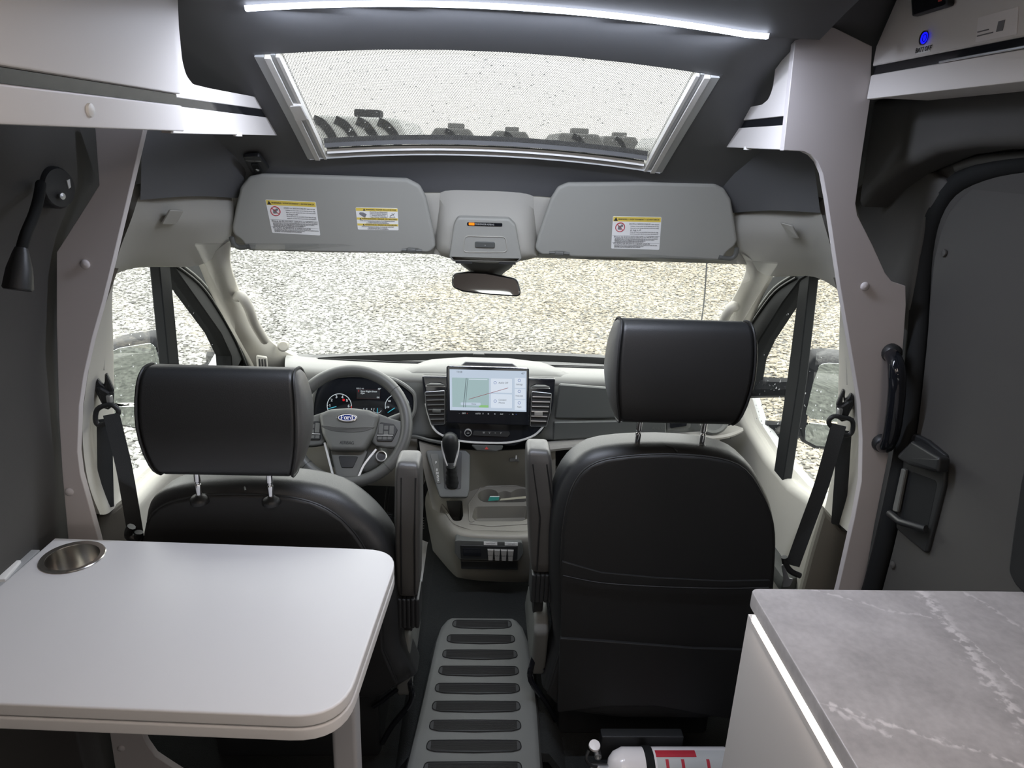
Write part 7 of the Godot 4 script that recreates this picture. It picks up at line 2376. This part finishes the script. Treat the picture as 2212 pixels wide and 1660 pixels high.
		b.tube([at.call(0.80, 0.42, 0.0012), at.call(0.86, 0.22, 0.0012), at.call(0.93, 0.42, 0.0012)], H * 0.01, 4, true)
		b.tube([at.call(0.81, 0.36, 0.0012), at.call(0.92, 0.24, 0.0012)], H * 0.012, 4)
		part("belt_pictogram", b, M.ink_soft, l)

func small_things() -> void:
	var n := Vector3(0, -0.2, 1).normalized()
	# sun visors
	var v := thing("sun_visor", Vector3(-0.425, 1.549, -1.9982), "grey sun visor with two warning labels over the driver's side", "sun visor")
	var b := MB.new()
	b.slab(smooth_corners([Vector3(-0.6593, 1.3342, -2.0412), Vector3(-0.4437, 1.3362, -2.0408), Vector3(-0.2274, 1.3409, -2.0398), Vector3(-0.2087, 1.3536, -2.0373), Vector3(-0.1787, 1.3533, -2.0373), Vector3(-0.171, 1.3455, -2.0389), Vector3(-0.1487, 1.3449, -2.039), Vector3(-0.1289, 1.3617, -2.0357), Vector3(-0.135, 1.4091, -2.0262), Vector3(-0.1554, 1.5039, -2.0072), Vector3(-0.1711, 1.533, -2.0014), Vector3(-0.2056, 1.5487, -1.9983), Vector3(-0.4005, 1.5487, -1.9983), Vector3(-0.5939, 1.5463, -1.9987), Vector3(-0.6267, 1.5379, -2.0004), Vector3(-0.6528, 1.5091, -2.0062), Vector3(-0.6733, 1.454, -2.0172), Vector3(-0.6915, 1.4, -2.028), Vector3(-0.6911, 1.3779, -2.0324), Vector3(-0.6703, 1.3643, -2.0351)]), n, 0.022, 0.009, 4)
	part("board", b, M.visor_grey, v, 60.0)
	warning_label(v, [Vector3(-0.589, 1.4807, -2.0119), Vector3(-0.4536, 1.4794, -2.0121), Vector3(-0.4496, 1.3864, -2.0307), Vector3(-0.5817, 1.3896, -2.0301)], false)
	warning_label(v, [Vector3(-0.3468, 1.4683, -2.0143), Vector3(-0.2319, 1.4699, -2.014), Vector3(-0.2316, 1.4083, -2.0263), Vector3(-0.3444, 1.407, -2.0266)], true)
	b = MB.new()
	b.tube([Vector3(-0.2244, 1.3531, -2.0374), Vector3(-0.1669, 1.3524, -2.0375)], 0.004, 8)
	b.box(Vector3(-0.197, 1.354, -2.0372), Vector3(0.026, 0.012, 0.016), 0.004)
	part("clip", b, M.hub_grey, v)
	b = MB.new()
	b.tube(smooth([Vector3(-0.6482, 1.3492, -2.0382), Vector3(-0.677, 1.3442, -2.0392), Vector3(-0.6921, 1.3543, -2.0371), Vector3(-0.6955, 1.3739, -2.0332)], 3), 0.007, 8)
	part("pivot", b, M.hub_grey, v, 60.0)
	v = thing("sun_visor", Vector3(0.4512, 1.5572, -1.9966), "grey sun visor with a single warning label over the passenger's side", "sun visor")
	b = MB.new()
	b.slab(smooth_corners([Vector3(0.6984, 1.349, -2.0382), Vector3(0.4815, 1.3486, -2.0383), Vector3(0.2535, 1.3464, -2.0387), Vector3(0.2418, 1.3582, -2.0364), Vector3(0.2072, 1.3584, -2.0363), Vector3(0.1986, 1.3499, -2.038), Vector3(0.1706, 1.3504, -2.0379), Vector3(0.1537, 1.366, -2.0348), Vector3(0.1612, 1.4129, -2.0254), Vector3(0.188, 1.5102, -2.006), Vector3(0.2059, 1.542, -1.9996), Vector3(0.2328, 1.554, -1.9972), Vector3(0.4376, 1.5628, -1.9954), Vector3(0.6356, 1.5665, -1.9947), Vector3(0.6652, 1.5539, -1.9972), Vector3(0.6891, 1.5259, -2.0028), Vector3(0.7123, 1.4651, -2.015), Vector3(0.7313, 1.4128, -2.0254), Vector3(0.727, 1.3951, -2.029), Vector3(0.7078, 1.3768, -2.0326)]), n, 0.022, 0.009, 4)
	part("board", b, M.visor_grey, v, 60.0)
	warning_label(v, [Vector3(0.3647, 1.4696, -2.0141), Vector3(0.5015, 1.4719, -2.0136), Vector3(0.5094, 1.3782, -2.0324), Vector3(0.3704, 1.3775, -2.0325)], false)
	b = MB.new()
	b.tube([Vector3(0.1939, 1.3593, -2.0361), Vector3(0.2524, 1.3586, -2.0363)], 0.004, 8)
	b.box(Vector3(0.2231, 1.3589, -2.0362), Vector3(0.026, 0.012, 0.016), 0.004)
	part("clip", b, M.hub_grey, v)
	b = MB.new()
	b.tube(smooth([Vector3(0.6849, 1.3623, -2.0355), Vector3(0.7181, 1.3593, -2.0361), Vector3(0.7323, 1.3694, -2.0341), Vector3(0.7332, 1.3913, -2.0297)], 3), 0.007, 8)
	part("pivot", b, M.hub_grey, v, 60.0)
	# overhead console
	var o := thing("overhead_console", Vector3(0.0063, 1.4554, -1.992), "grey overhead console with amber airbag light above the mirror", "console")
	b = MB.new()
	b.slab(rounded([Vector3(-0.0671, 1.4516, -1.9926), Vector3(0.075, 1.4528, -1.9924), Vector3(0.0937, 1.4357, -1.9951), Vector3(0.1151, 1.3423, -2.0096), Vector3(0.1039, 1.3299, -2.0116), Vector3(-0.0791, 1.3278, -2.0119), Vector3(-0.0896, 1.3408, -2.0099), Vector3(-0.0771, 1.4297, -1.996)], [0.015, 0.015, 0.012, 0.006, 0.004, 0.004, 0.006, 0.012], 4), n, 0.03, 0.006, 3)
	part("housing", b, M.visor_grey, o, 60.0)
	b = MB.new()
	b.tube(MB.shifted(rounded([Vector3(-0.0462, 1.4025, -2.0002), Vector3(0.0668, 1.4039, -2), Vector3(0.0737, 1.3609, -2.0067), Vector3(-0.0508, 1.3567, -2.0074)], 0.012, 4), n * 0.0005), 0.0015, 5, true)
	part("button_surround", b, M.trim_light, o)
	b = MB.new()
	b.slab(rounded([Vector3(-0.0404, 1.4411, -1.9942), Vector3(0.0563, 1.442, -1.9941), Vector3(0.0567, 1.4331, -1.9955), Vector3(-0.0403, 1.4322, -1.9956)], 0.003, 3), n, 0.004, 0.0008)
	for i in b.p.size(): b.p[i] += n * 0.0025
	var ab := part("airbag_strip", b, M.black_gloss, o)
	b = MB.new()
	b.slab(rounded([Vector3(-0.0359, 1.4407, -1.9943), Vector3(-0.02, 1.4406, -1.9943), Vector3(-0.0199, 1.4336, -1.9954), Vector3(-0.0358, 1.4337, -1.9954)], 0.002, 3), n, 0.002, 0.0004)
	for i in b.p.size(): b.p[i] += n * 0.0032
	part("amber_light", b, M.amber, ab)
	words("PASSENGER AIRBAG", Vector3(0.008, 1.4374, -1.9948) + n * 0.0032, Vector3(1, 0, 0), Vector3(0, 1, 0.2), 0.0042, M.mark_light, ab)
	b = MB.new()
	b.slab(rounded([Vector3(-0.0177, 1.3886, -2.0024), Vector3(0.0377, 1.3886, -2.0024), Vector3(0.0382, 1.3729, -2.0049), Vector3(-0.0174, 1.3723, -2.005)], 0.004, 3), n, 0.005, 0.001)
	for i in b.p.size(): b.p[i] += n * 0.004
	var bt := part("lamp_button", b, M.dash_dark, o)
	words("o", Vector3(0.0108, 1.3798, -2.0038) + n * 0.0045, Vector3(1, 0, 0), Vector3(0, 1, 0.2), 0.004, M.mark_light, bt, "symbol")
	for q in [0, 1]:
		b = MB.new()
		var a: Vector3 = Vector3(-0.0713, 1.3294, -2.0117) if q == 0 else Vector3(0.0514, 1.3308, -2.0114)
		var c: Vector3 = Vector3(-0.0244, 1.3297, -2.0116) if q == 0 else Vector3(0.0986, 1.3304, -2.0115)
		b.sweep([a + n * 0.003, c + n * 0.003], [Vector2(-0.001, -0.004), Vector2(0.001, -0.004), Vector2(0.001, 0.002), Vector2(-0.001, 0.002)], Vector3(0, 1, 0))
		part("vent_slot", b, M.black_plastic, o)
	# interior mirror
	var m := thing("interior_mirror", Vector3(0.0177, 1.231, -2.088), "black framed interior mirror hanging below the overhead console", "mirror")
	b = MB.new()
	var rn := Vector3(-0.047, 0.123, 0.986).normalized()
	var head := rounded([Vector3(-0.0849, 1.281, -2.0992), Vector3(-0.0358, 1.2869, -2.0976), Vector3(0.0162, 1.2863, -2.095), Vector3(0.1097, 1.2725, -2.0889), Vector3(0.1254, 1.2189, -2.0814), Vector3(0.0345, 1.2208, -2.086), Vector3(-0.051, 1.2269, -2.0908), Vector3(-0.0856, 1.2391, -2.094)], [0.022, 0, 0, 0.024, 0.016, 0, 0, 0.022], 6)
	b.slab(head, rn, 0.026, 0.006, 3)
	part("frame", b, M.black_plastic, m, 50.0)
	b = MB.new()
	b.slab(MB.shifted(MB.inset(head, rn, 0.0042), rn * 0.0012), rn, 0.002, 0.0003)
	part("mirror_face", b, M.mirror_glass, m)
	b = MB.new()
	var rings := []
	for q in [[0.0, 0.085, 0.03], [0.35, 0.075, 0.03], [0.7, 0.05, 0.025], [1.0, 0.035, 0.02]]:
		var cc: Vector3 = Vector3(0.0153, 1.3224, -2.1).lerp(Vector3(0.0228, 1.2596, -2.16), q[0])
		var r := []
		for k in 18:
			var a := TAU * k / 18
			r.push_back(cc + Vector3(cos(a) * q[1], 0, sin(a) * q[2]))
		rings.push_back(r)
	b.loft(rings)
	part("sensor_cover", b, M.hub_grey, m, 60.0)
	belts()
	# rocker switch on the headliner
	var s := thing("rocker_switch", Vector3(-0.5958, 1.5983, -1.9777), "small black rocker switch with an arrow on the headliner, left of the skylight", "switch")
	var sn := Vector3(0, -0.9, 0.45).normalized()
	b = MB.new()
	b.slab(rounded([Vector3(-0.6131, 1.6174, -1.9392), Vector3(-0.5685, 1.6214, -1.9311), Vector3(-0.5657, 1.5874, -1.9996), Vector3(-0.5852, 1.5742, -2.0263), Vector3(-0.6227, 1.5715, -2.0318)], 0.008, 3), sn, 0.012, 0.004, 2)
	for i in b.p.size(): b.p[i] += sn * 0.030
	part("plate", b, M.black_plastic, s)
	b = MB.new()
	b.slab(rounded([Vector3(-0.6031, 1.6016, -1.9711), Vector3(-0.5828, 1.6035, -1.9671), Vector3(-0.5873, 1.5804, -2.0138), Vector3(-0.6103, 1.577, -2.0207)], 0.003, 2), sn, 0.006, 0.002)
	for i in b.p.size(): b.p[i] += sn * 0.034
	var rk := part("rocker", b, M.rubber, s)
	b = MB.new()
	var ac := Vector3(-0.5951, 1.5887, -1.9971) + sn * 0.0345
	var au := Vector3(0, -0.45, -0.9).normalized()
	b.slab([ac - au * 0.007, ac + Vector3(0.006, 0, 0), ac + Vector3(0.003, 0, 0), ac + Vector3(0.003, 0, 0) + au * 0.006, ac + Vector3(-0.003, 0, 0) + au * 0.006, ac + Vector3(-0.003, 0, 0), ac + Vector3(-0.006, 0, 0)], sn, 0.0004, 0.0)
	part("arrow", b, M.mark_light, rk)
	words("PORCH AWN", Vector3(-0.592, 1.609, -1.956) + sn * 0.0305, Vector3.RIGHT, Vector3(0, 0.45, 0.9), 0.005, M.mark_light, s)
	# small round camera cap on the headliner beside the strip light
	b = MB.new()
	b.lathe(Vector3(0.5425, 1.8774, -1.4139), sn, [Vector2(0.006, -0.01), Vector2(0.006, 0.004), Vector2(0.0005, 0.005)], 12)
	alone("headliner_stud", b, M.black_plastic, "small dark stud in the headliner right of the strip light", "stud")
	# pedals
	var p := thing("brake_pedal", Vector3(-0.346, 0.2286, -2.45), "black ribbed brake pedal in the driver's footwell", "pedal")
	b = MB.new()
	b.slab(rounded([Vector3(-0.3788, 0.2922, -2.44), Vector3(-0.3153, 0.2894, -2.44), Vector3(-0.3127, 0.2248, -2.44), Vector3(-0.3697, 0.2198, -2.44)], 0.01, 3), Vector3(0, 0.5, 1), 0.015, 0.004)
	part("pad", b, M.rubber, p)
	for i in 5:
		b = MB.new()
		b.tube([Vector3(-0.3672, 0.2849, -2.432) + Vector3(0, -0.0095 * i, 0.004 * i * 0.5), Vector3(-0.3422, 0.2904, -2.43) + Vector3(0.003, -0.0095 * i, 0.004), Vector3(-0.3197, 0.2837, -2.432) + Vector3(0.003, -0.0095 * i, 0)], 0.0025, 5)
		part("rib", b, M.black_plastic, p)
	b = MB.new()
	b.tube([Vector3(-0.3468, 0.2534, -2.46), Vector3(-0.3526, 0.2755, -2.55), Vector3(-0.34, 0.52, -2.84)], 0.008, 8)
	part("arm", b, M.black_plastic, p)
	p = thing("accelerator_pedal", Vector3(-0.204, 0.218, -2.42), "narrow black ribbed accelerator pedal beside the driver's armrest", "pedal")
	b = MB.new()
	b.slab(rounded([Vector3(-0.2284, 0.298, -2.42), Vector3(-0.1897, 0.2907, -2.42), Vector3(-0.1969, 0.2141, -2.42), Vector3(-0.2288, 0.2176, -2.42)], 0.008, 3), Vector3(0, 0.5, 1), 0.012, 0.003)
	part("pad", b, M.rubber, p)
	for i in 5:
		b = MB.new()
		b.tube([Vector3(-0.2242, 0.2866, -2.412) + Vector3(0, -0.011 * i, 0), Vector3(-0.1926, 0.2832, -2.412) + Vector3(0, -0.011 * i, 0)], 0.0025, 5)
		part("rib", b, M.hub_grey, p)
	# paper mat in the driver's footwell
	b = MB.new()
	b.slab([Vector3(-0.443, 0.056, -2.6878), Vector3(-0.3272, 0.056, -2.7064), Vector3(-0.1731, 0.056, -2.5987), Vector3(-0.1818, 0.056, -2.3163), Vector3(-0.3876, 0.056, -2.3185)], Vector3.UP, 0.001, 0.0)
	alone("paper_mat", b, M.paper, "white protective paper on the driver's footwell floor", "paper")
	# aerial on the wing
	b = MB.new()
	b.tube(smooth([Vector3(1.1528, 1.1299, -3.6), Vector3(1.149, 0.9483, -3.55), Vector3(1.1332, 0.7652, -3.5), Vector3(1.141, 0.5657, -3.5), Vector3(0.98, 0.22, -3.5)], 4), 0.004, 6)
	alone("aerial", b, M.black_plastic, "thin dark aerial rod outside the windscreen on the passenger's side", "aerial")

func smooth_corners(r: Array) -> Array:
	return rounded(r, 0.022, 4)

func belts() -> void:
	for k in 2:
		var m := k == 1
		var t := thing("seat_belt", Vector3(-0.8847, 1.0414, -1.62) if not m else Vector3(0.9205, 1.0372, -1.62), "black driver's seat belt hanging from the left belt pillar" if not m else "black passenger's seat belt running from the right belt pillar to its buckle", "seat belt")
		var b := MB.new()
		var nn := Vector3(0.5, 0.1, 1).normalized() if not m else Vector3(-0.5, 0.1, 1).normalized()
		# height slider bracket
		if not m: b.slab(rounded([Vector3(-0.8882, 1.0874, -1.6), Vector3(-0.8806, 1.0967, -1.6), Vector3(-0.8691, 1.0743, -1.6), Vector3(-0.8649, 1.1039, -1.6), Vector3(-0.858, 1.1086, -1.6), Vector3(-0.8476, 1.0702, -1.6), Vector3(-0.8544, 1.0285, -1.6), Vector3(-0.8706, 1.0188, -1.6), Vector3(-0.8785, 1.0232, -1.6), Vector3(-0.8916, 1.0645, -1.6)], 0.004, 2), nn, 0.022, 0.004, 2)
		else: b.slab(rounded([Vector3(0.9172, 1.0984, -1.6), Vector3(0.9089, 1.1054, -1.6), Vector3(0.897, 1.0834, -1.6), Vector3(0.8942, 1.1098, -1.6), Vector3(0.8864, 1.1144, -1.6), Vector3(0.8771, 1.0781, -1.6), Vector3(0.8844, 1.0393, -1.6), Vector3(0.8975, 1.0322, -1.6), Vector3(0.911, 1.035, -1.6), Vector3(0.9213, 1.0719, -1.6)], 0.004, 2), nn, 0.022, 0.004, 2)
		part("slider", b, M.black_plastic, t)
		b = MB.new()
		if not m: b.slab(rounded([Vector3(-0.8861, 1.0778, -1.595), Vector3(-0.8745, 1.0781, -1.595), Vector3(-0.8572, 1.0672, -1.595), Vector3(-0.8455, 1.0674, -1.595), Vector3(-0.8517, 1.0304, -1.595), Vector3(-0.8659, 1.0196, -1.595), Vector3(-0.8761, 1.0229, -1.595)], 0.004, 2), nn, 0.03, 0.006, 2)
		else: b.slab(rounded([Vector3(0.9156, 1.0881, -1.595), Vector3(0.9029, 1.0878, -1.595), Vector3(0.8891, 1.0754, -1.595), Vector3(0.8752, 1.0751, -1.595), Vector3(0.8817, 1.0412, -1.595), Vector3(0.8977, 1.0306, -1.595), Vector3(0.9109, 1.0346, -1.595)], 0.004, 2), nn, 0.03, 0.006, 2)
		part("slider_body", b, M.black_plastic, t)
		b = MB.new()
		b.box(Vector3(-0.856, 1.0506, -1.59) if not m else Vector3(0.8838, 1.0603, -1.59), Vector3(0.012, 0.02, 0.012), 0.003)
		part("slider_button", b, M.satin, t)
		# loop
		b = MB.new()
		if not m: b.tube(smooth([Vector3(-0.8855, 1.0253, -1.585), Vector3(-0.8931, 1.0019, -1.585), Vector3(-0.889, 0.9868, -1.585), Vector3(-0.8716, 0.9895, -1.585), Vector3(-0.8456, 1.0088, -1.585), Vector3(-0.8374, 1.023, -1.585), Vector3(-0.8481, 1.0366, -1.585), Vector3(-0.865, 1.0362, -1.585)], 3, true), 0.006, 8, true)
		else: b.tube(smooth([Vector3(0.9163, 1.0411, -1.585), Vector3(0.9234, 1.0168, -1.585), Vector3(0.917, 1.0019, -1.585), Vector3(0.8979, 1.0039, -1.585), Vector3(0.8687, 1.0229, -1.585), Vector3(0.859, 1.0373, -1.585), Vector3(0.8683, 1.0497, -1.585), Vector3(0.8895, 1.0478, -1.585)], 3, true), 0.006, 8, true)
		part("loop", b, M.black_plastic, t, 60.0)
		var strap := [Vector2(-0.017, -0.0008), Vector2(0.017, -0.0008), Vector2(0.017, 0.0008), Vector2(-0.017, 0.0008)]
		b = MB.new()
		if not m: b.sweep(smooth([Vector3(-0.85, 1.0184, -1.575), Vector3(-0.8432, 0.9741, -1.57), Vector3(-0.8308, 0.8897, -1.56), Vector3(-0.818, 0.8026, -1.54), Vector3(-0.8116, 0.7335, -1.53), Vector3(-0.8121, 0.6954, -1.53)], 4), strap, Vector3(0.45, 0.1, 1))
		else: b.sweep(smooth([Vector3(0.8807, 1.0321, -1.575), Vector3(0.8738, 0.9826, -1.57), Vector3(0.8643, 0.869, -1.57), Vector3(0.8484, 0.7639, -1.57), Vector3(0.832, 0.6548, -1.57), Vector3(0.8299, 0.638, -1.57)], 4), strap, Vector3(-0.45, 0.1, 1))
		part("webbing", b, M.webbing, t)
		b = MB.new()
		if not m: b.sweep([Vector3(-0.8857, 0.9922, -1.61), Vector3(-0.9009, 0.8769, -1.61), Vector3(-0.9151, 0.7527, -1.61)], strap, Vector3(0.9, 0, 1))
		else: b.sweep([Vector3(0.9173, 1.0038, -1.61), Vector3(0.9346, 0.8763, -1.61), Vector3(0.9516, 0.7358, -1.61)], strap, Vector3(-0.9, 0, 1))
		part("webbing", b, M.webbing, t)
		b = MB.new()
		if not m:
			b.tube(smooth([Vector3(-0.8022, 0.7662, -1.5), Vector3(-0.8105, 0.7512, -1.5), Vector3(-0.81, 0.7388, -1.5), Vector3(-0.7936, 0.7341, -1.5), Vector3(-0.7871, 0.7516, -1.5)], 3), 0.010, 8)
			part("guide", b, M.black_plastic, t, 60.0)
		else:
			b.tube(smooth([Vector3(0.7935, 0.6752, -1.55), Vector3(0.8024, 0.6507, -1.55), Vector3(0.8201, 0.6316, -1.55), Vector3(0.844, 0.6208, -1.55)], 3), 0.008, 8)
			part("tongue_grip", b, M.black_plastic, t, 60.0)
			b = MB.new()
			b.slab(rounded([Vector3(0.7877, 0.6537, -1.545), Vector3(0.7945, 0.6566, -1.545), Vector3(0.8135, 0.6154, -1.545), Vector3(0.8261, 0.6128, -1.545), Vector3(0.8201, 0.5904, -1.545), Vector3(0.801, 0.5873, -1.545), Vector3(0.7989, 0.6152, -1.545)], 0.003, 2), Vector3(-0.4, 0, 1), 0.004, 0.001)
			part("tongue", b, M.satin, t)
